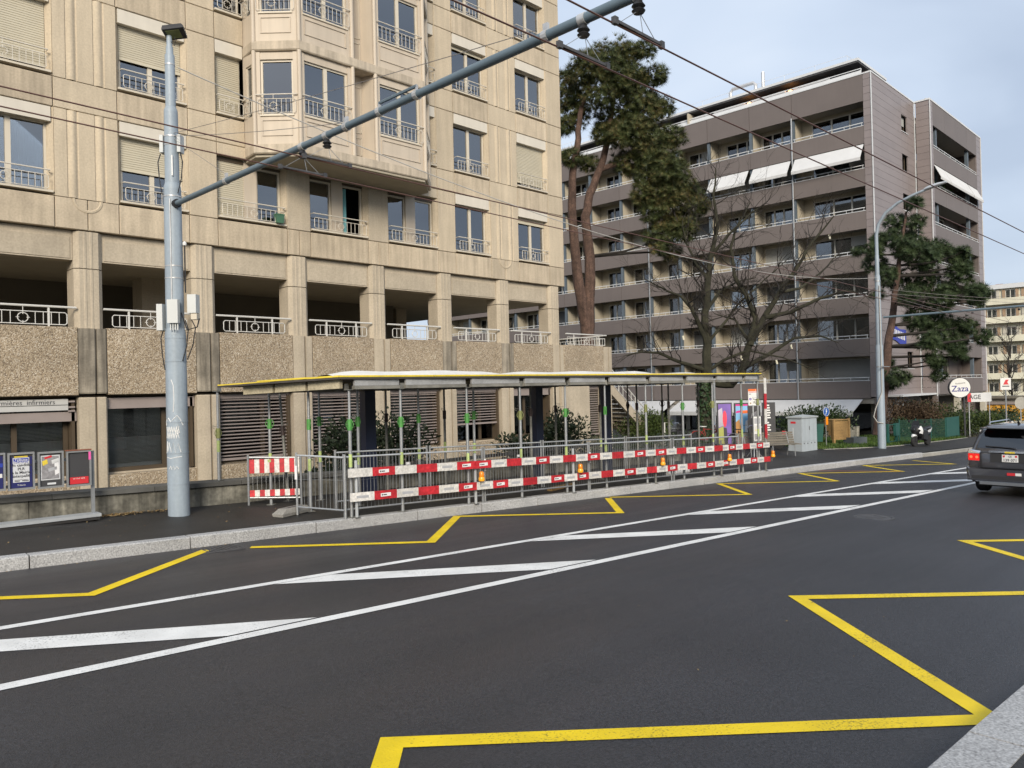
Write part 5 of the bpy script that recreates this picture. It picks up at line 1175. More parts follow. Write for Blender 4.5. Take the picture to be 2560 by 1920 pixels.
# contact wires follow the road downhill
def wire(name, label, pts, r, mat, group=None): 
    b = B(); b.path(pts, r, 5); return tag(b.build(name, mat, None, True), label, 'wire', group)
lab = ['contact wire nearest to the buildings, passing below the boom', 'second contact wire from the buildings, passing below the boom', 'contact wire over the near lane rising out of the top edge', 'contact wire over the near lane, the one closest to the camera']
for i, y in enumerate(WN):
    n0 = sn(PX, y)[1]; pts = []
    for s in [-18, -9, -3, 5.1, 9, 13, 18, 24, 30, 34.3, 42, 50, 70]:
        sag = .0; z = 5.07-.0303*(s-5.1)*(.92 if i < 2 else .82); q = rp_(s, n0); pts.append((q.x, q.y, z))
    wire('contact_wire', lab[i], pts, .0085, 'wire_copper', 'trolleybus contact wires')
def span(p, q, sag, r, label, mat='wire_grey', name='span_wire'):
    p = Vector(p); q = Vector(q); wire(name, label, [tuple(p.lerp(q, i/16)-Vector((0, 0, sag*4*(i/16)*(1-i/16)))) for i in range(17)], r, mat)
span((PX, PY, 6.62), (PX, 8.35, BZ_+.08), .03, .0045, 'thin guy wire from the pole to the middle of the boom'); span((PX, PY, 6.66), (PX, 5.0, BZ_+.1), .03, .0045, 'thin guy wire from the pole to the outer part of the boom')
span((PX, PY, 6.6), (PX, 11.5, BZ_+.1), .0, .004, 'thin guy wire from the pole to the inner part of the boom')
# right lamp post with curved arm and cross tube
LX, LY = 35.11, 12.30; LZ = gz(LX, LY)
span((PX+.1, PY-.1, 7.8), (LX, LY, 6.55), 1.15, .011, 'pale sagging cable strung between the pole and the street lamp', 'cable_pale', 'overhead_cable')
t = thing('street_lamp', 'tall pale grey street lamp with curved arm beside the pine', 'street lamp', (LX, LY, 0), world=True)
for (z0, z1, r0, r1) in ((LZ-.05, 3.6, .165, .15), (3.6, 5.0, .125, .118), (5.0, 6.6, .115, .105), (6.6, 7.5, .085, .08)): B().lathe([(r0, z0), (r1, z1), (r1*.85, z1+.06)], 16, (LX, LY, 0)).build('shaft', 'pole_paint', t, True)
arm = [(LX, LY, 7.5), (LX, LY, 8.4), (LX, LY-.1, 8.85), (LX, LY-.4, 9.28), (LX, LY-.9, 9.62), (LX, LY-1.5, 9.84), (LX, LY-2.0, 9.97)]
B().path(arm, [.075, .07, .066, .062, .058, .054, .05], 10).build('arm', 'pole_paint', t, True)
b = B(); b.loft([[(LX+x*w_, y, z) for x, z in ((-1, 0), (-.6, .06+h), (.6, .06+h), (1, 0), (.6, -.04), (-.6, -.04))] for y, w_, z_, h in ((LY-1.95, .06, 0, .0), (LY-2.1, .12, 0, .03), (LY-2.5, .13, 0, .02), (LY-2.8, .05, 0, -.03)) for z_ in (0,)])
b.v = [(x, y, z+9.97+.17*(LY-1.95-y)/.85) for x, y, z in b.v]; b.build('lantern', 'galv_light', t, True)
for z, r in ((6.4, .112), (6.0, .116), (5.7, .118), (2.7, .156)): B().lathe([(r, z-.03), (r+.006, z-.03), (r+.006, z+.03), (r, z+.03)], 16, (LX, LY, 0)).build('band_clamp', 'galv', t, True)
B().box(LX-.45, LY-.25, 2.68, LX+.45, LY-.2, 2.71).build('bracket', 'galv', t)
B().path([(LX-.12, LY-.1, 6.2), (LX-.16, LY-.12, 3), (LX-.17, LY-.12, 1.6), (LX-.33, LY+.1, .9), (LX-.42, LY+.16, .55), (LX-.33, LY+.05, .32), (LX-.1, LY-.13, .25)], .022, 6).build('loose_cable', 'cable_pale', t, True)
c = thing('catenary_boom', 'thin grey cross tube from the street lamp over the far road', 'boom', (LX, LY-.1, 4.82))
B().tube((0, -.1, 0), (0, -6.9, .02), .045, n=8).build('tube', 'boom_paint', c, True)
for y in (-3.5, -4.3, -5.1): B().lathe([(.03, -.14), (.05, -.1), (.03, -.06)], 8, (0, y, 0)).build('insulator', 'black_plastic', c, True)
for (x, y, z, lb) in ((60, 5.5, 6, 'thin wire from the street lamp towards the right edge, upper'), (62, 8.8, 3.9, 'thin wire from the street lamp down the street')): span((LX, LY, 5.9), (x, y, z), .1, .008, lb)
span((LX, LY, 6.1), (LX+14, LY-5, 6.0), .15, .008, 'thin wire from the street lamp across the pine')
t = thing('street_lamp', 'distant slim street lamp at the right edge of the picture', 'street lamp', (50.0, 9.55, gz(50, 9.55)))
B().lathe([(.1, 0), (.07, 8.0)], 10).build('shaft', 'pole_paint', t, True); B().path([(0, 0, 8), (0, -.1, 8.6), (.1, -.5, 9.0), (.2, -1.2, 9.2)], .05, 8).build('arm', 'pole_paint', t, True)
# ================================================================== newspaper poster rack by the low wall
t = thing('poster_rack', 'galvanised rack with a long base rail in front of the low wall', 'rack', (3.6, 13.95, gz(3.6, 13.95)), RA)
B().box(-2.2, -.14, .05, .72, .14, .10).build('base_rail', 'galv_light', t); B().box(-2.2, -.12, .0, .70, .12, .05).build('base_skirt', 'steel_dark', t)
B().box(.62, .02, .10, .67, .07, 1.12).build('post', 'galv', t); B().box(-2.2, .03, .98, .64, .06, 1.03).build('cross_rail', 'galv', t); B().box(-2.2, .03, .62, .64, .06, .67).build('cross_rail', 'galv', t)
def poster(x, label, fill):
    p = thing('poster_case', label, 'poster case', (3.6+x*math.cos(RA), 13.95-.05+x*math.sin(RA), gz(3.6, 13.95)+.57-.03*x), RA, 'poster cases on the rack')
    w_, h = .36, .58; b = B(); b.box(0, -.0, 0, w_, .05, .03); b.box(0, 0, h-.03, w_, .05, h); b.box(0, 0, .03, .025, .05, h-.03); b.box(w_-.025, 0, .03, w_, .05, h-.03); b.build('frame', 'rack_alu', p)
    B().box(.025, .03, .03, w_-.025, .045, h-.03).build('back_board', 'rack_dark', p); fill(p, w_, h); return p
def f_tribune(p, w_, h):
    B().box(.03, .026, .035, w_-.03, .030, h-.07).build('backing', 'poster_navy', p); B().box(.07, .0235, .12, w_-.07, .026, .50).build('paper', 'poster_paper', p); B().box(.08, .021, .415, w_-.08, .0235, .49).build('headline_block', 'poster_blue', p)
    B().box(.09, .0235, .505, w_-.09, .026, .525).build('yellow_strip', 'roof_yellow', p)
    for s_, z, m, sz in (('Tribune', .465, 'sign_white', .055), ('deGenève', .43, 'sign_white', .055), ('Un candidat', .385, 'print_dark', .06), ('PLR', .325, 'print_dark', .06), ('à la Mairie', .27, 'print_dark', .06), ('interpellé', .215, 'print_dark', .06)): text(s_, 'lettering', sz, m, p, (w_/2, .0195, z), (R(90), 0, 0), bold=.0007, depth=.0003)
    B().box(.09, .021, .155, w_-.09, .0232, .16).build('rule', 'print_dark', p); B().box(.09, .021, .135, .16, .0232, .147).build('small_print', 'print_dark', p); B().box(.19, .021, .135, .28, .0232, .147).build('small_print', 'print_dark', p)
    text('Tribune', 'lettering', .035, 'sign_white', p, (w_/2, .022, .075), (R(90), 0, 0), depth=.0003)
def f_photo(p, w_, h):
    B().box(.04, .024, .13, w_-.05, .028, .52).build('paper', 'poster_paper', p); B().box(.055, .0215, .145, w_-.065, .024, .505).build('photo_print', 'poster_grey', p)
    for (x, z, a, c, m) in ((.07, .36, .07, .07, 'roof_yellow'), (.15, .26, .12, .05, 'reflector_grey'), (.10, .46, .1, .03, 'print_red'), (.2, .38, .1, .06, 'curtain_white'), (.24, .2, .06, .2, 'sticker')): B().prism([(x, z), (x+a, z+.03), (x+a-.01, z+.03+c), (x-.01, z+c)], 'y', .0195, .0212).build('photo_patch', m, p)
    B().box(.13, .026, .055, .25, .029, .085).build('strip', 'poster_paper', p)
def f_empty(p, w_, h):
    B().box(.05, .024, .04, w_-.04, .028, .15).build('red_card', 'print_red', p); text('LA UNE VIDE', 'lettering', .03, 'sign_white', p, (w_/2, .0235, .125), (R(90), 0, 0), depth=.0003); B().box(w_-.04, .0, h-.16, w_-.005, -.004, h-.03).build('pink_label', 'pink', p)
    B().box(-.01, -.01, h, w_+.01, .06, h+.015).build('red_lid', 'brick_red', p)
def f_orange(p, w_, h):
    B().box(.03, .026, .035, w_-.03, .03, h-.05).build('backing', 'poster_navy', p); B().box(.03, .0225, .12, .22, .0255, h-.1).build('orange_field', 'sign_orange', p); B().box(.25, .0225, .2, .32, .0255, .26).build('white_field', 'sign_white', p); B().box(.25, .0225, .36, .33, .0255, .42).build('blue_field', 'poster_blue', p)
poster(-.78-.17, 'poster case at the left picture edge with orange and blue sheet', f_orange); poster(-.56, 'poster case with a blue and white newspaper headline sheet', f_tribune); poster(-.155, 'poster case with a grey street photograph', f_photo); poster(.245, 'empty dark poster case with a red card and pink label', f_empty)
# ================================================================== bus stop sign, info panel, bench, cabinet
sx, sy = 25.93, 13.48; t = thing('bus_stop_sign', 'white bus stop sign with orange top strip on a slim post', 'bus stop sign', (sx, sy, gz(sx, sy)), R(-45.4)+R(10))
B().tube((0, 0, 0), (0, 0, 2.0), .022, n=8).build('post', 'galv_light', t, True); B().box(-.19, -.035, 1.86, .20, -.015, 2.44).build('board', 'sign_white', t); B().box(-.19, -.038, 2.36, .09, -.0355, 2.44).build('orange_strip', 'sign_orange', t); B().box(.10, -.038, 2.36, .20, -.0355, 2.44).build('orange_strip', 'sign_orange', t)
for (x0, x1, z, m) in ((-.17, .17, 2.32, 'print_red'), (-.17, -.08, 2.25, 'print_dark'), (-.02, .17, 2.06, 'print_dark'), (-.02, .1, 1.97, 'wire_grey'), (-.02, .12, 1.93, 'wire_grey')): B().box(x0, -.038, z, x1, -.0355, z+.018).build('text_line', m, t)
B().lathe([(.045, 0), (.045, .003)], 16, (-.11, -.039, 2.08), 'y').build('line_badge', 'sign_purple', t); text('8', 'lettering', .07, 'sign_white', t, (-.11, -.041, 2.08), (R(90), 0, 0)); B().lathe([(.03, 0), (.03, .003)], 14, (-.11, -.039, 1.93), 'y').build('line_badge', 'shutter_wood', t)
b = B()
for a in (0, 2.1, 4.2): b.tube((0, 0, .35), (.3*math.cos(a), .3*math.sin(a), 0), .012, n=5)
b.build('tripod', 'galv', t)
t = thing('timetable_panel', 'narrow white timetable and map panel below the bus stop sign', 'notice', (25.98, 13.40, gz(26, 13.4)), R(-45.4)+R(10))
B().box(-.16, -.09, .56, .15, -.03, 1.48).build('case', 'rack_alu', t); B().box(-.14, -.094, .60, .13, -.0905, 1.45).build('sheet', 'sign_white', t); B().box(-.12, -.097, .88, .11, -.0945, 1.15).build('map', 'curtain_white', t); B().box(-.12, -.097, .63, .11, -.0945, .84).build('map', 'poster_grey', t); B().box(-.12, -.097, 1.2, .11, -.0945, 1.40).build('timetable', 'reflector_grey', t)
for i in range(5): B().path([(-.11+.2*random.random(), -.0975, .9+.23*random.random()) for q in range(4)], .003, 4).build('map_line', 'roof_yellow', t)
B().tube((0, 0, 0), (0, 0, 1.4), .018, n=6).build('stand', 'galv', t)
t = thing('bench', 'weathered slatted wooden bench with metal legs beside the grey cabinet', 'bench', (26.7, 13.25, gz(26.7, 13.25)), R(-36))
for i in range(5): B().box(-1.15, .27+.03*i, .44+.085*i, 1.1, .30+.03*i, .51+.085*i).build('back_slat', 'wood_slat', t)
for i in range(5): B().box(-1.15, -.25+.105*i, .415, 1.1, -.16+.105*i, .445).build('seat_slat', 'wood_slat', t)
for x in (-.85, .0, .85):
    B().path([(x, -.24, 0), (x, -.2, .40), (x, .22, .40), (x, .42, .86)], .018, 5).build('leg', 'rack_alu', t); B().tube((x, .24, .40), (x, .34, 0), .018, n=5).build('leg', 'rack_alu', t)
t = thing('utility_cabinet', 'tall pale grey utility cabinet with overhanging cap beside the bench', 'cabinet', (30.75, 13.85, gz(30.75, 13.85)), RA-.06)
B().box(-.58, -.30, 0, .58, .30, 1.33).build('body', 'cabinet', t); b = B(); b.loft([[(-.63, -.35, 1.335), (.63, -.35, 1.335), (.63, .35, 1.335), (-.63, .35, 1.335)], [(-.63, -.35, 1.39), (.63, -.35, 1.39), (.63, .35, 1.39), (-.63, .35, 1.39)], [(-.1, -.02, 1.46), (.1, -.02, 1.46), (.1, .02, 1.46), (-.1, .02, 1.46)]]); b.build('cap', 'cabinet_cap', t)
for x0 in (-.55, .01): B().box(x0, -.312, .40, x0+.54, -.3005, 1.30).build('door', 'cabinet', t)
B().box(-.03, -.325, .85, -.01, -.313, 1.0).build('handle', 'steel_dark', t)
for x in (-.40, -.14, .14, .40): B().box(x-.035, -.304, .30, x+.035, -.3005, .34).build('vent', 'print_dark', t)
B().box(-.585, -.05, 1.12, -.581, .17, 1.20).build('sticker', 'print_red', t); B().box(-.585, .06, .5, -.581, .08, .95).build('scratch', 'sign_white', t)
# ================================================================== poster panels, blackboard
def panel(x, y, w_, h, z0, label, draw, rz=R(-45.4)):
    t = thing('advertising_panel', label, 'poster', (x, y, gz(x, y)), rz); B().box(-w_/2-.05, -.04, z0, w_/2+.05, .04, z0+h).build('case', 'rack_dark', t)
    for s_ in (-1, 1): B().box(s_*w_*.4-.02, -.02, 0, s_*w_*.4+.02, .02, z0).build('leg', 'rack_dark', t)
    draw(t, w_, z0, h); return t
def quadp(t, poly, m, y=-.0445, name='print'): B().prism(poly, 'y', y, y+.002).build(name, m, t)
def ad1(t, w_, z, h):
    M('ad_violet', (.20, .12, .42), .4, var=.25, vs=1.2); M('ad_lime', (.42, .44, .12), .4, var=.2, vs=2); M('ad_pale', (.50, .47, .55), .4, var=.2, vs=1.5); M('ad_coral', (.80, .06, .10), .4, var=.1)
    quadp(t, [(-w_/2, z+.05), (w_/2, z+.05), (w_/2, z+h-.05), (-w_/2, z+h-.05)], 'ad_violet'); quadp(t, [(-w_/2, z+.05), (0, z+.05), (-.05, z+h*.45), (-w_/2, z+h*.4)], 'ad_lime', -.0465); quadp(t, [(-w_/2, z+h*.42), (-.05, z+h*.46), (-.1, z+h-.2), (-w_/2, z+h-.3)], 'ad_pale', -.0465)
    quadp(t, [(.08*math.cos(a)*1.1, z+h*.62+.34*math.sin(a)) for a in [2*math.pi*i/16 for i in range(16)]], 'ad_coral', -.0485); quadp(t, [(-.04, z+.06), (.12, z+.06), (.07, z+h*.40), (-.06, z+h*.42)], 'print_dark', -.0485)
def ad2(t, w_, z, h):
    M('ad_sky', (.22, .46, .72), .4, var=.15, vs=1.5); M('ad_tan', (.50, .25, .08), .5, var=.15)
    quadp(t, [(-w_/2, z+.05), (w_/2, z+.05), (w_/2, z+h-.05), (-w_/2, z+h-.05)], 'ad_sky'); quadp(t, [(-w_/2, z+.05), (w_/2, z+.05), (w_/2, z+.38), (-w_/2, z+.40)], 'magenta', -.0485); quadp(t, [(-w_/2, z+h-.12), (w_/2, z+h-.12), (w_/2, z+h-.05), (-w_/2, z+h-.05)], 'magenta', -.0485)
    quadp(t, [(-w_/2, z+.4), (.0, z+.4), (-.1, z+h*.62), (-w_/2, z+h*.55)], 'ad_tan', -.0465); quadp(t, [(.1, z+.45), (.28, z+.45), (.25, z+h*.6), (.15, z+h*.58)], 'sign_white', -.0465); quadp(t, [(.02, z+h*.75), (.28, z+h*.76), (.26, z+h*.83), (.03, z+h*.82)], 'sign_orange', -.0465); quadp(t, [(-.24, z+h*.76), (-.02, z+h*.78), (-.03, z+h*.83), (-.23, z+h*.81)], 'magenta', -.0465)
def ad3(t, w_, z, h):
    quadp(t, [(-w_/2, z+.05), (w_/2, z+.05), (w_/2, z+h-.05), (-w_/2, z+h-.05)], 'rack_dark'); quadp(t, [(-w_/2+.05, z+1.2), (w_/2-.05, z+1.25), (w_/2-.08, z+1.5), (-w_/2+.1, z+1.4)], 'poster_grey', -.0465)
def ad4(t, w_, z, h):
    rr = random.Random(5)
    for i in range(13): l_ = rr.uniform(.25, .62)*w_; quadp(t, [(-w_/2+.03, z+h-.14-.095*i), (-w_/2+.03+l_, z+h-.14-.095*i), (-w_/2+.03+l_, z+h-.085-.095*i), (-w_/2+.03, z+h-.085-.095*i)], 'sign_white', name='chalk_line')
panel(29.02, 16.37, .52, 1.75, .15, 'tall poster with a red shape on violet and lime behind the shelter', ad1); panel(29.45, 15.83, .50, 1.75, .15, 'tall poster with magenta foot and blue sky behind the shelter', ad2); panel(29.02, 15.05, .40, 1.7, .1, 'dark poster panel half hidden behind the timetable', ad3); panel(28.35, 14.1, .40, 1.6, .35, 'black menu board with rows of white lettering', ad4)
# ================================================================== signs, bins, planters on the right
x, y = 34.6, 14.5; t = thing('pedestrian_sign', 'round blue pedestrian sign on a short post beside the timber bin screen', 'sign', (x, y, gz(x, y)), R(-45.4)+.5)
B().tube((0, 0, 0), (0, 0, 1.75), .02, n=6).build('post', 'galv', t); B().lathe([(.20, 0), (.20, .015)], 24, (0, -.04, 1.53), 'y').build('disc', 'sign_blue', t, True); B().ring((0, -.045, 1.53), (1, 0, 0), (0, 0, 1), .19, .008, 24, 4).build('rim', 'sign_white', t)
b = B(); b.lathe([(.03, 0), (.03, .002)], 10, (.0, -.046, 1.64), 'y'); b.prism([(-.03, 1.44), (.0, 1.44), (.02, 1.52), (.045, 1.52), (.03, 1.6), (-.03, 1.6)], 'y', -.046, -.044); b.prism([(-.06, 1.40), (-.035, 1.40), (.0, 1.5), (-.03, 1.5)], 'y', -.046, -.044); b.build('walker_symbol', 'sign_white', t)['kind'] = 'stuff'
B().box(-.02, -.03, .95, .12, -.015, 1.3).build('orange_plate', 'amber', t)
t = thing('timber_screen', 'warm brown timber bin screen on the lawn', 'screen', (36.45, 14.55, gz(36.45, 14.55)), R(-45.4)+.35)
for i in range(6): B().box(-.42, -.02, .22+.145*i, .42, .02, .36+.145*i).build('board', 'wood_warm', t)
for x in (-.45, .42): B().box(x-.05, -.05, 0, x+.05, .05, 1.2 if x > 0 else 1.12).build('post', 'wood_warm', t)
for i in range(4): B().box(-.47, .05+.14*i, .22+.2*i, -.43, .18+.14*i, 1.1).build('side_board', 'wood_warm', t)
B().box(-.5, -.06, 1.12, .38, .6, 1.16).build('top_frame', 'wood_warm', t)
t = thing('wheelie_bin', 'dark green wheeled bin beside the timber screen', 'bin', (35.9, 15.5, gz(35.9, 15.5)), R(-45.4)); b = B(); b.loft([[(-.2, -.2, .1), (.2, -.2, .1), (.2, .2, .1), (-.2, .2, .1)], [(-.26, -.26, .95), (.26, -.26, .95), (.26, .26, .95), (-.26, .26, .95)]]); b.build('body', 'fence_green', t); B().box(-.28, -.29, .955, .28, .28, 1.02).build('lid', 'shrub_dark', t)
for s_ in (-1, 1): B().lathe([(.09, -.02), (.09, .02)], 12, (s_*.2, .2, .09), 'x').build('wheel', 'tyre', t)
t = thing('planter', 'low square slate grey planter on the lawn before the timber screen', 'planter', (37.0, 14.15, gz(37, 14.15)), R(-45.4)+.4); b = B(); b.box(-.42, -.3, 0, .42, -.26, .34); b.box(-.42, .26, 0, .42, .3, .34); b.box(-.42, -.26, 0, -.38, .26, .34); b.box(.38, -.26, 0, .42, .26, .34); b.build('box', 'planter_grey', t); B().box(-.38, -.26, .2, .38, .26, .27).build('soil', 'earth', t)
t = thing('ramp_wall', 'low wedge shaped concrete wall under the laurel hedge', 'wall', (42.3, 17.0, gz(42.3, 17)), R(-45.4)); B().prism([(-.9, -.3), (1.0, -.3), (1.05, .62), (-.9, .28)], 'y', -.1, .1).build('wedge', 'wall_old', t)
# small green gate and mesh fence
t = thing('garden_gate', 'small dark green metal gate frame beside the street lamp', 'gate', (38.48, 13.2, gz(38.5, 13.2)), -.03)
for x in (0, 1.1): B().box(x-.05, -.05, 0, x+.05, .05, .95).build('post', 'fence_green', t)
B().box(.05, -.02, .88, 1.05, .02, .92).build('top_bar', 'fence_green', t); B().box(.05, -.02, .08, 1.05, .02, .12).build('bottom_bar', 'fence_green', t); B().box(.85, -.06, .35, 1.25, .06, .95).build('post_box', 'fence_green', t); B().tube((1.15, 0, .9), (1.6, .3, .05), .025, n=5).build('stay', 'fence_green', t)
t = thing('mesh_fence', 'green wire mesh fence in front of the bushes on the right', 'fence', (40.5, 13.35, gz(40.5, 13.35)), RA-.005)
for i in range(5): B().tube((2.1*i, 0, -.064*i), (2.1*i, 0, 1.15-.064*i), .025, n=6).build('post', 'fence_green', t)
b = B()
for i in range(112): u = .075*i; z = -.0305*u; b.box(u-.004, -.004, z+.05, u+.004, .004, z+1.1)
for j in range(11): b.tube((0, 0, .08+.1*j), (8.4, 0, .08+.1*j-.256), .004, n=3)
b.build('wire_mesh', 'mesh_green', t)['kind'] = 'stuff'
B().box(6.4, -.03, -.1, 8.4, .03, .95).build('solid_panel', 'fence_green', t)
# round shop sign, lettered board, small red sign
t = thing('shop_sign', 'round white lettered sign with dark rim on a post above the bushes', 'sign', (49.1, 12.9, gz(49.1, 12.9)), R(-45.4)-.15)
B().tube((.25, .1, 0), (.25, .1, 2.6), .05, n=8).build('post', 'rack_dark', t); zc = 1.59-gz(49.1, 12.9); B().lathe([(.58, 0), (.58, .2)], 36, (0, -.02, zc), 'y').build('case', 'rack_dark', t, True); B().lathe([(.545, 0), (.545, .01)], 36, (0, -.032, zc), 'y').build('face', 'sign_white', t, True)
text('Zaza', 'lettering', .47, 'zaza_blue', t, (0, -.036, zc-.07), (R(90), 0, 0), bold=.005); text('Rotisserie', 'lettering', .13, 'print_dark', t, (.02, -.036, zc+.25), (R(90), R(-6), 0))
t = thing('lettered_board', 'white board with red and black letters below the round sign', 'sign', (51.0, 12.75, gz(51, 12.75)), R(-45.4)-.05)
zc = 1.0-gz(51, 12.75); B().box(-.3, -.03, zc-.27, 1.05, .03, zc+.25).build('board', 'trim_white', t); B().box(-.3, -.034, zc-.27, -.1, -.0305, zc+.24).build('red_field', 'print_red', t); text('AGE', 'lettering', .36, 'print_dark', t, (.12, -.036, zc), (R(90), 0, 0), bold=.004)
for x in (-.2, .95): B().tube((x, .02, 0), (x, .02, zc-.2), .03, n=6).build('post', 'galv', t)
t = thing('red_logo_sign', 'small white sign with a red emblem before the cream building', 'sign', (64, 13.9, gz(64, 13.9)), R(-45.4)-.3); zc = 1.65-gz(64, 13.9); B().box(-.33, -.05, zc-.42, .33, .05, zc+.42).build('board', 'sign_white', t); B().prism([(-.16, zc-.05), (.0, zc+.3), (.2, zc+.3), (.1, zc+.12), (.2, zc-.05)], 'y', -.055, -.0505).build('emblem', 'print_red', t); B().box(-.22, -.055, zc-.2, .22, -.0505, zc-.13).build('print', 'print_dark', t); B().tube((0, .02, 0), (0, .02, zc-.4), .05, n=6).build('post', 'galv', t)
t = thing('satellite_dish', 'grey round dish behind the hedge at the street end', 'dish', (66, 13.4, gz(66, 13.4)), R(-45.4)); B().lathe([(.45, 0), (.42, .03)], 20, (0, 0, 1.95), 'y').build('dish', 'granite_far', t, True); B().tube((0, .05, 0), (0, .05, 1.9), .04, n=6).build('post', 'galv', t)
# outside staircase from the terrace
t = thing('outside_stair', 'outside stair with white railing going down from the terrace', 'stair', (26.2, 21, -.9), world=True)
n_ = 16
for i in range(n_):
    x = 26.2+.28*i; z = 2.55-.205*i; B().box(x, 20.6, z-.17, x+.30, 22, z).build('step', 'concrete_grey', t)
for y in (20.6, 22.0):
    B().prism([(26.2, 2.3), (26.2, 2.75), (30.7, -.55), (30.7, -1.0)], 'y', y-.06, y+.06).build('stringer', 'concrete_grey', t)
    b = B(); b.tube((26.2, y, 3.45), (30.6, y, .2), .03, n=6); b.tube((26.2, y, 3.2), (30.6, y, -.05), .015, n=4); b.tube((26.2, y, 2.85), (30.6, y, -.4), .015, n=4)
    for i in range(15): x = 26.3+.3*i; z = 2.85-.739*(x-26.2); b.tube((x, y, z), (x, y, z+.6), .014 if i % 4 else .024, n=4)
    b.build('stair_railing', 'rail_bright', t)
# post with white top beside the bikes
t = thing('white_gate', 'small white metal gate frame behind the shelter', 'gate', (28.6, 18.9, gz(28.6, 18.9)), R(-45.4))
b = B(); b.path([(-.1, 0, 0), (-.1, 0, 1.0), (.12, 0, 1.0), (.12, 0, 0)], .03, 6); b.build('frame', 'rail_bright', t)
t = thing('grey_post', 'slim pale grey post beside the ivy covered trunk', 'post', (31.6, 18.3, gz(31.6, 18.3))); B().tube((0, 0, 0), (0, 0, 2.9), .05, n=8).build('tube', 'galv', t, True); B().box(-.06, -.06, 2.9, .12, .06, 3.0).build('cap', 'galv_light', t)
# red neon strip inside one ground floor window
t = thing('neon_strip', 'thin glowing red strip in a ground floor window', 'light', (21.0, 20.55, 1.35)); B().path([(0, 0, 0), (.3, 0, .07), (.9, 0, .1)], .018, 6).build('tube', 'neon_red', t)
# ================================================================== vehicles
def wheel(t, x, y, r, w_, rim=True, name='wheel', mat='tyre'):
    o = B().lathe([(r*.62, -w_/2), (r*.93, -w_/2), (r, -w_*.32), (r, w_*.32), (r*.93, w_/2), (r*.62, w_/2)], 24, (x, y, r), 'y').build(name, mat, t, True)
    if rim:
        B().lathe([(r*.64, -w_*.40), (r*.60, -w_*.2), (r*.15, -w_*.28), (r*.15, w_*.28), (r*.60, w_*.2), (r*.64, w_*.40)], 20, (x, y, r), 'y').build('rim', 'rim', o, True)
    return o
ct = rp_(20.15, 5.22); t = thing('parked_suv' if False else 'car', 'dark grey family car driving away, seen from behind at the right edge', 'car', ct, RA)
def ring_(x, hw, zb, zt, tuck=.06):
    half = [(hw-.10, zb), (hw-.02, zb+.08), (hw, (zb+zt)/2-.02), (hw-.015, zt-.14), (hw-tuck, zt)]
    return [(x, y, z) for y, z in half]+[(x, -y, z) for y, z in reversed(half)]
st = [(0.0, .80, .42, .95), (.03, .86, .36, 1.0), (.12, .905, .30, 1.03), (.5, .92, .26, 1.05), (1.2, .92, .25, 1.04), (2.6, .92, .25, 1.02), (3.4, .92, .25, 1.0), (3.9, .905, .27, .97), (4.3, .86, .30, .90), (4.58, .76, .36, .80), (4.65, .66, .42, .72)]
B().loft([ring_(*s) for s in st]).build('body', 'car_paint', t, True)
def gr_(z, x0, x1, hw, c=.16): return [(x0, -hw+c, z), (x0, hw-c, z), (x0+c*.7, hw-.02, z), (x0+c*1.4, hw, z), (x1-c*1.4, hw, z), (x1-c*.7, hw-.03, z), (x1, hw-c, z), (x1, -hw+c, z), (x1-c*.7, -hw+.03, z), (x1-c*1.4, -hw, z), (x0+c*1.4, -hw, z), (x0+c*.7, -hw+.02, z)]
B().loft([gr_(.98, .05, 3.75, .865), gr_(1.15, .12, 3.45, .83), gr_(1.38, .24, 3.0, .76), gr_(1.55, .36, 2.65, .68), gr_(1.60, .48, 2.5, .62), gr_(1.63, .75, 2.2, .45)]).build('cabin', 'car_paint', t, True)
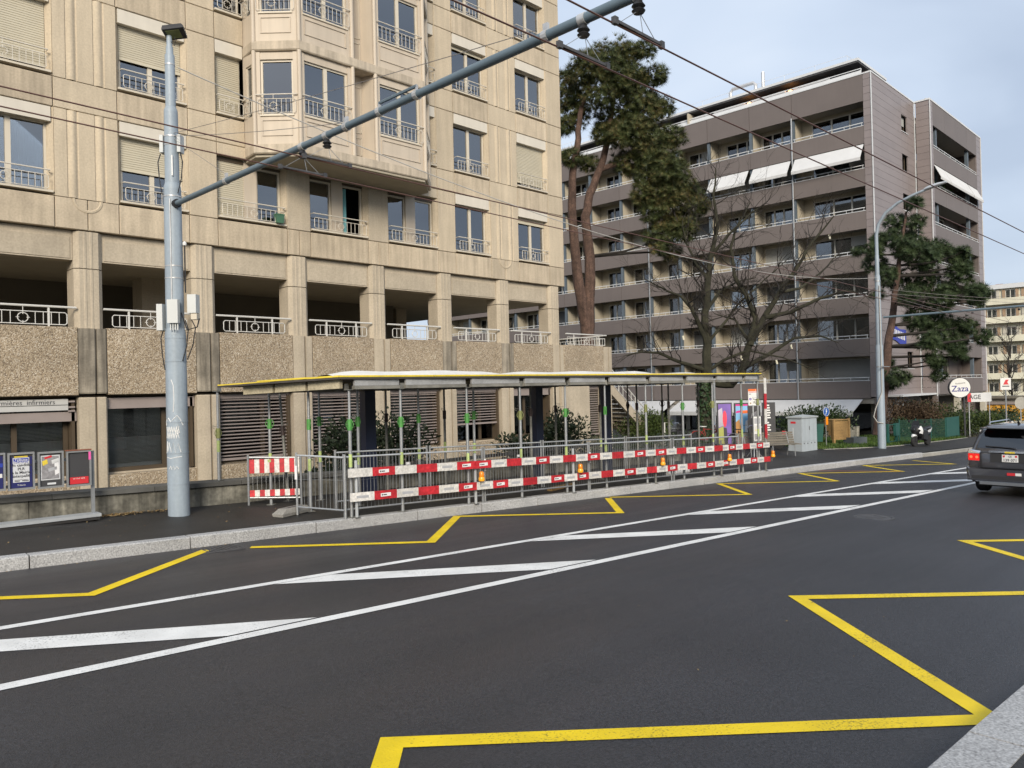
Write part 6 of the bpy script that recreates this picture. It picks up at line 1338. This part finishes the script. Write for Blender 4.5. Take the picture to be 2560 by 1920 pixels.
# rear window, side windows, windscreen: glass panels a few millimetres proud
def strip_(pts, mat, nm, o=(0, 0, 0)): return B().face(*[tuple(Vector(p)+Vector(o)) for p in pts]).build(nm, mat, t)
B().loft([[(x-.012, y, z) for x, y, z in ((.105, -.70, 1.09), (.105, .70, 1.09), (.23, .63, 1.37), (.345, .54, 1.535), (.345, -.54, 1.535), (.23, -.63, 1.37))], [(x+.01, y, z) for x, y, z in ((.105, -.70, 1.09), (.105, .70, 1.09), (.23, .63, 1.37), (.345, .54, 1.535), (.345, -.54, 1.535), (.23, -.63, 1.37))]]).build('rear_window', 'car_glass', t)
B().box(.04, -.62, 1.545, .36, .62, 1.565).build('rear_spoiler', 'car_paint', t)
for s_ in (1, -1):
    for (xa, xb, xc, xd) in ((.42, 1.3, 1.3, .58), (1.36, 2.3, 2.2, 1.36), (2.36, 3.15, 2.75, 2.36)):
        B().loft([[(x, s_*(y+o), z) for x, y, z in ((xa, .832, 1.12), (xb, .832, 1.12), (xc, .70, 1.50), (xd, .70, 1.50))] for o in (.002, .012)]).build('side_window', 'car_glass', t)
    B().path([(.7, s_*.60, 1.62), (.8, s_*.60, 1.66), (2.3, s_*.60, 1.66), (2.45, s_*.6, 1.61)], .014, 6).build('roof_rail', 'chrome', t, True)
    B().box(2.95, s_*.9-.0 if s_ > 0 else -1.03, 1.02, 3.1, 1.03 if s_ > 0 else -.9, 1.18).build('mirror', 'car_paint', t)
    # tail light cluster: white top, two red lamps
    tl = B().loft([[(-.028, s_*.60, .80), (.012, s_*.86, .80), (.10, s_*.912, .80)], [(-.03, s_*.60, .98), (.01, s_*.86, .98), (.10, s_*.905, .98)], [(-.0, s_*.60, 1.035), (.03, s_*.85, 1.06), (.12, s_*.88, 1.08)]], closed=False).build('tail_light', 'chrome', t)
    B().loft([[(-.04, s_*.615, .81), (-.026, s_*.715, .81), (-.026, s_*.715, .965), (-.04, s_*.615, .965)], [(-.02, s_*.615, .81), (-.005, s_*.715, .81), (-.005, s_*.715, .965), (-.02, s_*.615, .965)]]).build('lamp', 'tail_light', tl)
    B().loft([[(-.026, s_*.73, .81), (.005, s_*.86, .81), (.005, s_*.86, .965), (-.026, s_*.73, .965)], [(-.005, s_*.73, .81), (.03, s_*.86, .81), (.03, s_*.86, .965), (-.005, s_*.73, .965)]]).build('lamp', 'tail_light', tl)
    for yy in (.665, .79): B().lathe([(.032, -.012), (.028, .0)], 12, (-.034 if yy < .7 else -.014, s_*yy, .89), 'x').build('bulb', 'tail_core', tl, True)
    B().box(-.045, s_*.62-.09, .47, -.02, s_*.62+.09, .49).build('reflector', 'print_red', t)
B().loft([[(-.05, y, z) for y, z in ((-.80, .36), (.80, .36), (.84, .62), (-.84, .62))], [(.05, y, z) for y, z in ((-.90, .34), (.90, .34), (.92, .66), (-.92, .66))]]).build('bumper', 'car_paint', t)
B().box(-.056, -.78, .40, -.045, .78, .47).build('bumper_insert', 'car_trim', t)
B().box(-.055, -.62, .27, .05, .62, .34).build('skid_plate', 'rim', t); B().box(-.058, -.70, .335, -.04, .70, .352).build('skid_trim', 'chrome', t)
B().box(-.045, -.42, 1.005, -.012, .42, 1.05).build('chrome_bar', 'chrome', t); B().box(-.05, -.1, 1.0, -.044, .1, 1.035).build('badge', 'roof_yellow', t)
B().box(-.02, -.40, .78, .0, .40, .985).build('plate_recess', 'car_trim', t)
pl = B().box(-.034, -.16, .80, -.022, .16, .965).build('number_plate', 'sign_white', t)
text('139 071', 'lettering', .085, 'print_dark', pl, (-.036, 0, .84), (R(90), 0, R(-90)), bold=.0012); text('GE', 'lettering', .06, 'print_dark', pl, (-.036, 0, .925), (R(90), 0, R(-90)))
for y in (.12, -.12): B().prism([(y-.022, .95), (y+.022, .95), (y+.022, .92), (y, .9), (y-.022, .92)], 'x', -.0375, -.0345).build('crest', 'print_red', pl)
B().box(-.07, -.10, .50, -.045, .06, .56).build('fog_lamp', 'print_red', t); B().box(-.07, -.22, .50, -.045, -.105, .56).build('reverse_lamp', 'sign_white', t)
B().path([(.06, -.1, 1.1), (.075, .1, 1.12), (.08, .52, 1.14)], .012, 5).build('wiper', 'black_plastic', t); B().path([(.75, 0, 1.63), (.68, 0, 1.70), (.64, 0, 1.72)], [.03, .015, .008], 6).build('antenna', 'black_plastic', t, True)
b = B()
for (y0, y1, z0, z1) in ((-.60, .60, .655, .663), (-.606, -.598, .66, 1.0), (.598, .606, .66, 1.0)): b.box(-.053, y0, z0, -.0, y1, z1)
b.build('tailgate_gap', 'black_plastic', t)['kind'] = 'stuff'
for s_ in (1, -1):
    for xg in (1.32, 2.33): B().box(xg-.005, s_*.915, .32, xg+.005, s_*.923, 1.0).build('door_gap', 'black_plastic', t)
    for xg in (1.15, 2.15): B().box(xg, s_*.918, .90, xg+.16, s_*.94, .925).build('door_handle', 'chrome', t)
    B().box(.5, s_*.921, .26, 3.3, s_*.93, .34).build('sill_trim', 'car_trim', t)
B().box(.3, -.75, .2, 4.2, .75, .27).build('underbody', 'car_trim', t); B().tube((-.02, -.45, .27), (.4, -.45, .27), .03, n=8).build('exhaust', 'rim', t)
for x in (.92, 3.65):
    for s_ in (1, -1): wheel(t, x, s_*.80, .335, .22)
    for s_ in (1, -1):
        b = B(); P = [(x+.40*math.cos(a), .335+.40*math.sin(a)) for a in [math.pi*i/12 for i in range(13)]]; b.prism(P, 'y', s_*.80, s_*.926); b.build('wheel_arch', 'car_trim', t)
for y in (.35, -.35): B().loft([[(1.55, y-.22, .75), (1.55, y+.22, .75), (1.48, y+.2, 1.35), (1.48, y-.2, 1.35)], [(1.68, y-.22, .75), (1.68, y+.22, .75), (1.60, y+.2, 1.35), (1.60, y-.2, 1.35)]]).build('seat', 'black_plastic', t)
# parked scooter, front towards the camera
x, y = 38.55, 11.78; t = thing('motor_scooter', 'black and white motor scooter parked at the edge of the pavement', 'scooter', (x, y, gz(x, y)), math.pi-.16)
wheel(t, .62, 0, .235, .12); wheel(t, -.58, 0, .235, .13)
def blob(rings, nm, m): return B().loft(rings).build(nm, m, t, True)
def oval(x, z, hy, hz, n=10): return [(x, hy*math.cos(2*math.pi*i/n), z+hz*math.sin(2*math.pi*i/n)) for i in range(n)]
blob([oval(.78, .48, .05, .04), oval(.70, .52, .09, .06), oval(.5, .5, .09, .05), oval(.42, .44, .05, .03)], 'front_mudguard', 'scooter_white')
for s_ in (1, -1): B().tube((.62, s_*.08, .24), (.46, s_*.07, .72), .025, n=6).build('fork', 'black_plastic', t, True)
blob([oval(.66, .72, .05, .10), oval(.58, .76, .19, .20), oval(.42, .74, .24, .30), oval(.26, .66, .22, .30), oval(.2, .6, .14, .22)], 'front_fairing', 'scooter_black')
for s_ in (1, -1):
    B().loft([[(.60, s_*.10, .66), (.58, s_*.18, .80), (.52, s_*.16, .90)], [(.46, s_*.22, .60), (.42, s_*.26, .78), (.38, s_*.2, .94)], [(.25, s_*.22, .55), (.22, s_*.24, .7), (.22, s_*.18, .85)]], closed=False).build('white_panel', 'scooter_white', t, True)
    B().loft([[(-.15, s_*.17, .62), (-.15, s_*.2, .70)], [(-.5, s_*.2, .62), (-.5, s_*.21, .76)], [(-.85, s_*.1, .78), (-.85, s_*.1, .84)]], closed=False).build('white_panel', 'scooter_white', t, True)
    B().path([(.36, 0, .96), (.32, s_*.2, 1.0), (.26, s_*.34, 1.0)], .018, 6).build('handlebar', 'black_plastic', t, True); B().lathe([(.02, -.01), (.06, 0), (.02, .02)], 10, (.34, s_*.36, 1.14), 'x').build('mirror', 'black_plastic', t, True); B().tube((.3, s_*.26, 1.0), (.34, s_*.35, 1.12), .007, n=4).build('mirror_stalk', 'black_plastic', t)
B().loft([[(.56, -.14, .93), (.56, .14, .93), (.50, .18, 1.0), (.50, -.18, 1.0)], [(.40, -.10, 1.12), (.40, .10, 1.12), (.38, .12, 1.17), (.38, -.12, 1.17)]]).build('windscreen', 'scooter_black', t, True)
blob([oval(.22, .42, .16, .12), oval(-.1, .48, .18, .18), oval(-.5, .58, .19, .17), oval(-.85, .72, .10, .08)], 'body', 'scooter_black'); blob([oval(.05, .74, .10, .06), oval(-.2, .78, .17, .08), oval(-.55, .80, .17, .08), oval(-.82, .86, .09, .05)], 'seat', 'scooter_black')
B().box(.2, -.16, .28, .45, .16, .34).build('footboard', 'black_plastic', t); B().box(-.7, -.06, .25, -.1, .06, .42).build('engine', 'car_trim', t); B().tube((-.2, -.14, .3), (-.75, -.2, .42), .045, n=8).build('exhaust', 'rim', t, True)
B().loft([[(.3, .16, .3), (.3, .28, .35), (.25, .27, .75), (.25, .17, .8)], [(-.05, .18, .22), (-.05, .30, .28), (-.1, .28, .7), (-.1, .18, .78)]]).build('leg_apron', 'black_plastic', t); B().lathe([(.05, 0), (.04, .03)], 12, (.64, 0, .78), 'x').build('head_light', 'chrome', t, True)
# bicycles
def bicycle(x, y, rz, label, m, white=False):
    t = thing('bicycle', label, 'bicycle', (x, y, gz(x, y)), rz, 'bicycles parked behind the shelter')
    for wx in (-.52, .52):
        w_ = B(); w_.ring((wx, 0, .34), (1, 0, 0), (0, 0, 1), .325, .017, 22, 5); o = w_.build('wheel', 'tyre', t, True); b = B()
        for i in range(10): a = i*math.pi/5; b.tube((wx, 0, .34), (wx+.31*math.cos(a), 0, .34+.31*math.sin(a)), .002, n=3)
        b.build('spokes', 'rim', o)
        B().path([(wx+.36*math.cos(a), 0, .34+.36*math.sin(a)) for a in [R(20)+R(140)*i/8 for i in range(9)]], .02, 4).build('mudguard', m, t)
    b = B(); b.tube((-.52, 0, .34), (-.08, 0, .30), .012, n=5); b.tube((-.08, 0, .30), (-.22, 0, .82), .018, n=6); b.tube((-.2, 0, .76), (.34, 0, .72), .018, n=6); b.tube((-.08, 0, .30), (.36, 0, .64), .02, n=6); b.tube((-.52, 0, .34), (-.2, 0, .74), .011, n=5); b.tube((.30, 0, .90), (.38, 0, .62), .02, n=6); b.tube((.38, 0, .62), (.52, 0, .34), .014, n=5); b.build('frame', m, t, True)
    B().loft([[(-.36, -.09, .86), (-.36, .09, .86), (-.34, .09, .9), (-.34, -.09, .9)], [(-.08, -.02, .85), (-.08, .02, .85), (-.08, .02, .88), (-.08, -.02, .88)]]).build('saddle', 'sign_white' if white else 'black_plastic', t); B().path([(.30, -.28, 1.0), (.36, -.12, 1.02), (.30, 0, .92), (.36, .12, 1.02), (.30, .28, 1.0)], .012, 5).build('handlebar', 'chrome', t, True)
    B().lathe([(.09, -.01), (.09, .01)], 14, (-.08, 0, .30), 'y').build('chainring', 'rim', t); b = B(); b.box(-.75, -.07, .72, -.35, .07, .735); b.build('carrier', 'rim', t); return t
bicycle(29.55, 17.45, R(-45.4)+.2, 'red bicycle with white saddle beside the ivy covered trunk', 'bike_red', True); bicycle(27.9, 17.9, R(-45.4)+1.0, 'dark bicycle parked behind the shelter near the yew bush', 'scooter_black'); bicycle(28.3, 15.2, R(-45.4)+.5, 'black bicycle leaning before the advertising panels', 'scooter_black')
bicycle(30.6, 15.9, R(-45.4)+2.7, 'dark bicycle with white light just left of the grey cabinet', 'poster_navy', True)
t = thing('moped', 'dark moped with red tail behind the bench', 'moped', (30.2, 15.2, gz(30.2, 15.2)), R(-45.4)+2.6); wheel(t, .55, 0, .28, .09); wheel(t, -.55, 0, .28, .09)
B().loft([[(-.7, -.07, .6), (-.7, .07, .6), (-.7, .06, .7), (-.7, -.06, .7)], [(-.1, -.12, .5), (-.1, .12, .5), (-.1, .12, .78), (-.1, -.12, .78)], [(.3, -.08, .4), (.3, .08, .4), (.3, .08, .8), (.3, -.08, .8)]]).build('body', 'scooter_black', t); B().box(-.85, -.08, .62, -.7, .08, .76).build('tail', 'print_red', t); B().path([(.35, -.3, 1.02), (.4, 0, .95), (.35, .3, 1.02)], .014, 5).build('handlebar', 'chrome', t, True); B().box(-.6, -.1, .78, .05, .1, .86).build('seat', 'black_plastic', t); B().tube((.4, 0, .95), (.55, 0, .28), .02, n=5).build('fork', 'rim', t)
# ================================================================== trees and shrubs
VR = R(-45.4)                                           # trees are modelled with local x along the street front seen in the photo
def tufts(b, c, r, n, rnd, ln=.2, wd=.0145, blades=17, flat=.8, shell=.45):
    """needle tufts spread through an uneven clump"""
    c = Vector(c); lob = [(Vector((rnd.gauss(0, 1), rnd.gauss(0, 1), rnd.gauss(0, 1))).normalized(), rnd.uniform(.12, .4)) for _ in range(5)]
    for i in range(n):
        d = Vector((rnd.gauss(0, 1), rnd.gauss(0, 1), rnd.gauss(0, 1))).normalized(); q = (shell+(1-shell)*rnd.random()**.7)
        k = 1+sum(a*max(0, d.dot(v))**3 for v, a in lob)-.12
        p = c+Vector((d.x, d.y, d.z*flat))*(r*q*k); ax = (d+Vector((0, 0, .55))+Vector((rnd.gauss(0, .35), rnd.gauss(0, .35), rnd.gauss(0, .35)))).normalized()
        u = ax.orthogonal().normalized(); v = ax.cross(u); a0 = rnd.random()*6.28
        for j in range(blades):
            a = a0+j*6.283/blades; s = .75+.5*rnd.random(); t = (ax*(.35+.75*rnd.random())+u*math.cos(a)+v*math.sin(a)).normalized()*ln*s; w_ = t.cross(ax); 
            w_ = (w_.normalized() if w_.length > 1e-5 else u)*wd
            b.face(p-w_, p+w_, p+t)
def limb(b, pts, r0, r1, n=6, jit=0., rnd=random):
    m = len(pts); P = []
    for i in range(m-1):
        for q in range(3): P.append(Vector(pts[i]).lerp(Vector(pts[i+1]), q/3)+Vector((rnd.uniform(-jit, jit), rnd.uniform(-jit, jit), 0)))
    P.append(Vector(pts[-1])); L_ = len(P)-1; b.path(P, [r0+(r1-r0)*i/L_ for i in range(L_+1)], n); return P
def pine(loc, z_at, px0, scale, lean, y0, trunks, clumps, label, mat, ntuft, base_dz=0., seed=1, ln=.22, bark='bark_red', name='pine_tree'):
    rnd = random.Random(seed); t = thing(name, label, 'tree', (loc[0], loc[1], loc[2]), VR)
    f = lambda x, y, v=0: Vector(((x-px0+lean*(y0-y))/scale, v, z_at+(y0-y)/scale-loc[2]))
    ends = []; b = B()
    for (pts, r0, r1, v0, v1) in trunks:
        P = [f(x, y, v0+(v1-v0)*i/max(1, len(pts)-1)) for i, (x, y) in enumerate(pts)]; ends += limb(b, P, r0, r1, 10, .03, rnd)
    b.build('trunk', bark, t, True)
    cr_ = B(); br = B()
    for (x, y, r) in clumps:
        v = rnd.uniform(-1.4, 1.4); c = f(x, y, v); rr = r/scale; tufts(cr_, c, rr, int(ntuft*(rr/1.0)**1.7)+14, rnd, ln)
        near = min(ends, key=lambda e: (e-c).length+1.2*max(0, e.z-c.z)); mid = near.lerp(c, .55)+Vector((rnd.uniform(-.2, .2), rnd.uniform(-.2, .2), rnd.uniform(-.25, .1)))
        L_ = (c-near).length; br.path([near, mid, c], [max(.03, .02+.018*L_), .03+.01*L_, .02], 5)
        for q in range(5): e = c+Vector((rnd.gauss(0, .5), rnd.gauss(0, .5), rnd.gauss(0, .4)))*rr; br.path([mid.lerp(c, .6), e], [.022, .008], 4)
    br.build('branches', 'bark_grey', t, True)['kind'] = 'stuff'; o = cr_.build('crown', mat, t); return t
BIG = [(1468, 190, 52), (1428, 175, 40), (1425, 225, 40), (1510, 165, 50), (1556, 150, 36), (1600, 150, 26), (1590, 185, 44), (1550, 215, 56), (1490, 240, 56), (1440, 275, 38), (1620, 235, 40), (1640, 190, 28), (1600, 275, 56), (1540, 285, 50), (1655, 268, 30), (1585, 335, 50), (1640, 330, 44), (1540, 350, 38), (1620, 385, 48), (1680, 345, 32), (1570, 400, 40), (1425, 400, 26), (1410, 310, 26), (1470, 405, 24), (1655, 430, 46), (1620, 455, 44), (1695, 420, 36), (1700, 465, 44), (1740, 480, 36), (1750, 520, 30), (1660, 500, 48), (1710, 545, 40), (1630, 530, 34), (1660, 570, 42), (1700, 590, 30), (1640, 610, 34), (1680, 625, 26), (1500, 330, 26), (1600, 500, 26)]
pine((31.2, 25.3, -.8), 4.85, 1466, 48.6, .024, 835, [([(1466, 1115), (1466, 960), (1466, 850)], .46, .40, 0, 0), ([(1466, 850), (1461, 800), (1446, 715), (1434, 612), (1426, 512), (1430, 430), (1442, 350), (1446, 290), (1470, 220)], .34, .10, 0, -.4), ([(1468, 850), (1472, 740), (1474, 640), (1463, 540), (1474, 483), (1500, 420), (1520, 350), (1530, 270), (1540, 190)], .33, .10, 0, .4), ([(1500, 420), (1560, 400), (1620, 430), (1680, 500)], .16, .05, .3, .6), ([(1520, 350), (1580, 310), (1630, 260)], .13, .05, .3, .2)],
     BIG, 'tall twin trunked pine with dark crown between the beige and brown buildings', 'needles', 270, seed=11, ln=.30)
RP = [(2276, 512, 18), (2266, 548, 28), (2292, 556, 20), (2212, 592, 22), (2235, 590, 24), (2300, 590, 30), (2255, 625, 38), (2215, 645, 30), (2178, 625, 20), (2158, 622, 12), (2310, 640, 44), (2350, 625, 32), (2378, 645, 26), (2200, 690, 22), (2250, 690, 36), (2330, 690, 44), (2385, 690, 34), (2404, 672, 18), (2285, 740, 36), (2350, 745, 42), (2405, 745, 30), (2440, 735, 18), (2450, 760, 16), (2240, 750, 20), (2310, 800, 38), (2375, 805, 42), (2425, 820, 26), (2350, 850, 38), (2405, 865, 28), (2440, 850, 22), (2290, 860, 24), (2370, 890, 20), (2240, 905, 18), (2225, 945, 26), (2245, 960, 20), (2310, 905, 20), (2335, 945, 16), (2325, 915, 14), (2200, 735, 14)]
pine((43.82, 15.43, -.95), -.68, 2200, 46.3, .03, 1080, [([(2194, 1088), (2206, 1000), (2215, 920), (2225, 840), (2236, 760), (2246, 690), (2256, 610), (2268, 530)], .30, .06, 0, .2)], RP, 'shorter pine with a leaning trunk behind the street lamp', 'needles_dark', 250, seed=5, ln=.29)
# bare tree with mossy limbs and an ivy clad trunk
rnd = random.Random(21); loc = (33.66, 20.02, -.8); t = thing('bare_tree', 'large leafless tree with mossy spreading limbs before the brown building', 'tree', loc, VR)
f = lambda x, y, v=0: Vector(((x-1764+.026*(1060-y))/51.16, v, .18+(1060-y)/51.16-loc[2]))
LB = [([(1764, 1112), (1764, 1000), (1766, 938)], .36, .30, 0, 0), ([(1766, 945), (1768, 860), (1764, 780), (1775, 700), (1780, 640), (1797, 560), (1790, 480), (1796, 415)], .24, .03, 0, .5), ([(1764, 948), (1795, 958), (1825, 962), (1848, 930), (1868, 860), (1900, 800), (1935, 740), (1975, 680), (2010, 620), (2060, 560)], .27, .03, 0, -1.2),
      ([(1866, 868), (1882, 800), (1862, 740), (1836, 690), (1830, 620), (1850, 560), (1885, 500)], .17, .025, -.6, .6), ([(1768, 860), (1742, 805), (1725, 770), (1695, 742), (1650, 722), (1606, 700)], .13, .02, 0, -.8), ([(1764, 925), (1700, 905), (1640, 880), (1595, 878), (1556, 886)], .11, .02, 0, -1), ([(1900, 800), (1960, 790), (2030, 758), (2090, 742), (2140, 760)], .12, .02, -.7, -1.5), ([(1850, 925), (1920, 890), (1990, 850), (2060, 845), (2112, 862)], .13, .02, -.5, .8),
      ([(1775, 700), (1742, 650), (1722, 600), (1716, 540)], .10, .02, .2, .9), ([(1780, 640), (1820, 590), (1870, 540), (1905, 518)], .09, .02, .2, -.6), ([(1764, 780), (1800, 730), (1850, 702), (1905, 690)], .10, .02, 0, 1), ([(1868, 860), (1840, 800), (1800, 780)], .09, .02, -.5, 1), ([(1935, 740), (1990, 730), (2050, 690), (2105, 640)], .09, .02, -1, .4), ([(1768, 860), (1820, 800), (1850, 760), (1920, 700), (1990, 640)], .08, .015, 0, .8), ([(1766, 930), (1810, 900), (1860, 880), (1940, 900), (2010, 930)], .09, .015, 0, -1.2)]
b = B(); tw = B(); tips = []
def grow(p, d, L_, r, lev):
    m = 4; P = [p]; dd = d.copy()
    for i in range(m):
        dd = (dd+Vector((rnd.gauss(0, .22), rnd.gauss(0, .2), rnd.gauss(.05, .2)))).normalized(); P.append(P[-1]+dd*L_/m)
    tw.path(P, [r*(1-.75*i/m) for i in range(m+1)], 4)
    if lev:
        for i in range(rnd.choice((2, 3, 3, 4))):
            q = P[rnd.randint(1, m)]; a = (dd+Vector((rnd.gauss(0, .7), rnd.gauss(0, .6), rnd.gauss(.15, .6)))).normalized(); grow(q, a, L_*rnd.uniform(.42, .7), r*.5, lev-1)
for i, (pts, r0, r1, v0, v1) in enumerate(LB):
    P = limb(b, [f(x, y, v0+(v1-v0)*k/max(1, len(pts)-1)) for k, (x, y) in enumerate(pts)], r0, r1, 8, .04, rnd)
    if i == 0: continue
    for k in range(3, len(P)):
        for _q in range(2 if rnd.random() < .6 else 1):
            d = (P[k]-P[k-1]).normalized(); a = (d*.6+Vector((rnd.gauss(0, .6), rnd.gauss(0, .6), rnd.gauss(.2, .5)))).normalized(); rr = r0+(r1-r0)*k/len(P)
            grow(P[k], a, rnd.uniform(.9, 2.1), max(.013, min(.055, rr*.4)), 2)
b.build('trunk', 'bark_moss', t, True); tw.build('twigs', 'bark_grey', t)['kind'] = 'stuff'
b = B()
for i in range(900):
    a = rnd.uniform(0, 6.28); z = rnd.uniform(0, 3.1); r = .34+rnd.uniform(.0, .10); p = Vector((r*math.cos(a), r*math.sin(a), z)); n_ = Vector((math.cos(a), math.sin(a), rnd.uniform(-.2, .6))).normalized(); u = n_.orthogonal().normalized()*.06; v = n_.cross(u.normalized())*.06
    b.face(p-u, p-v, p+u+n_*.03, p+v)
b.build('ivy', 'ivy', t)
for k, (x, y) in enumerate(((1966, 868), (1843, 893), (1770, 950), (2060, 600), (1930, 905), (1700, 840))):
    p = f(x, y, -.6); b = B(); b.tube(p, p+Vector((.05, 0, -.2)), .05, n=6); b.build('pruned_end', 'cream_wall', t)
# shrubs
def bush(name, label, loc, rad, n, leaf_, mat, cat='bush', seed=0, lobes=7, rz=VR, group=None, up=.3, flatbase=True):
    rnd = random.Random(seed); t = thing(name, label, cat, loc, rz, group); b = B(); R_ = Vector(rad)
    cs = [Vector((rnd.uniform(-.7, .7)*R_.x, rnd.uniform(-.7, .7)*R_.y, R_.z*(.75+rnd.uniform(-.25, .55)))) for _ in range(lobes)]
    for i in range(n):
        c = rnd.choice(cs); d = Vector((rnd.gauss(0, 1), rnd.gauss(0, 1), rnd.gauss(0, 1))).normalized(); k = rnd.random()**.45*.62
        p = c+Vector((d.x*R_.x, d.y*R_.y, d.z*R_.z))*k; p.z = abs(p.z) if flatbase else p.z
        ax = (d+Vector((rnd.gauss(0, .6), rnd.gauss(0, .6), up+rnd.gauss(0, .6)))).normalized()*leaf_*rnd.uniform(.7, 1.3); w_ = ax.orthogonal().normalized()*leaf_*.28
        w_ = (Matrix.Rotation(rnd.uniform(0, 6.28), 3, ax.normalized()) @ w_); b.face(p-w_*.2, p+ax*.5-w_, p+ax, p+ax*.5+w_)
    b.build('foliage', mat, t); s_ = B()
    for c in cs[:5]: s_.path([(c.x*.15, c.y*.15, 0), (c.x*.6, c.y*.6, c.z*.6), tuple(c)], [.03, .02, .01], 5)
    s_.build('stems', 'bark_grey', t, True)['kind'] = 'stuff'; return t
bush('dark_shrub', 'large dark evergreen shrub behind the shelter in front of the slatted windows', (12.3, 17.3, -.45), (1.5, .9, 1.15), 5200, .13, 'shrub_dark', seed=1, lobes=14)
bush('dark_shrub', 'ragged small pine shrub behind the shelter near the wide pier', (17.6, 17.0, -.55), (.75, .6, .75), 1600, .15, 'shrub_dark', seed=2)
bush('dark_shrub', 'dark evergreen shrub at the right end of the beige building', (21.0, 18.0, -.7), (.8, .7, 1.15), 2600, .13, 'shrub_dark', seed=3, lobes=9)
bush('dark_shrub', 'low sprig of shrub beside a ground floor pilaster behind the blue column', (10.35, 16.9, -.4), (.4, .4, .45), 600, .13, 'shrub_dark', seed=4)
bush('clipped_hedge', 'low clipped green hedge below the outside stair', (25.6, 18.2, -.8), (2.2, .6, .62), 3600, .075, 'hedge_leaf', 'hedge', 5, 16)
bush('yew_bush', 'rounded yellowish green yew bush behind the shelter', (29.4, 20.7, -.85), (1.25, 1.0, 1.05), 5200, .10, 'yew_green', seed=6, lobes=12, up=.8)
bush('laurel_hedge', 'tall dark laurel hedge under the white awning beside the pine', (41.6, 17.9, -1.0), (2.0, .8, 1.0), 5200, .14, 'hedge_leaf', 'hedge', 7, 18, up=.6)
bush('laurel_hedge', 'dark leafy shrub behind the grey utility cabinet', (33.6, 17.8, -.85), (.9, .6, .85), 1800, .13, 'hedge_leaf', 'hedge', 8, 9, up=.6)
bush('withered_shrub', 'dry brown brambly shrub beside the timber screen', (34.2, 15.6, -.7), (.5, .4, .6), 900, .11, 'twig_brown', seed=9)
bush('brown_bush', 'reddish brown leafless bush behind the green mesh fence', (47.4, 15.3, -1.2), (1.6, .9, 1.25), 6000, .13, 'twig_brown', seed=10, lobes=14, up=.9)
bush('green_bush', 'bushy green shrub below the round shop sign', (51.2, 14.6, -1.25), (1.5, 1.0, 1.15), 4200, .13, 'yew_green', seed=12, lobes=12)
bush('green_bush', 'low green plant in front of the glass entrance door', (45.6, 14.7, -1.1), (.6, .5, .65), 1200, .12, 'hedge_leaf', seed=13)
bush('long_hedge', 'long dark hedge running towards the street end at the right edge', (62, 15.2, -1.75), (9, 1.2, .95), 9000, .16, 'hedge_leaf', 'hedge', 14, 40, rz=RA)
bush('green_bush', 'green shrub at the start of the long hedge behind the car', (55.2, 13.5, -1.5), (1.0, .8, .8), 2000, .13, 'yew_green', seed=15)
# thin bare tree before the cream building
t = thing('bare_tree', 'thin leafless tree in front of the far cream building', 'tree', (92, 19.5, -3), VR); tw = B(); rnd = random.Random(4)
limb(tw, [(0, 0, 0), (.1, 0, 3), (-.2, .1, 6), (.2, 0, 9)], .16, .05, 6, .05, rnd)
for k in range(26): z = rnd.uniform(1.5, 9); grow(Vector((rnd.uniform(-.2, .2), 0, z)), Vector((rnd.gauss(0, 1), rnd.gauss(0, .6), 1.0)).normalized(), rnd.uniform(1.2, 2.8), .05, 2)
tw.build('branches', 'bark_grey', t)
# parked pale car glimpsed behind the hedge and a white kerb block
t = thing('white_block', 'small white block at the pavement edge beyond the scooter', 'block', rp_(50.2, 14.2, .21), RA); B().cbox(-.35, -.2, 0, .35, .2, .45, .03).build('block', 'sign_white', t); B().box(.2, -.22, .1, .3, -.2, .4).build('panel', 'trim_white', t)
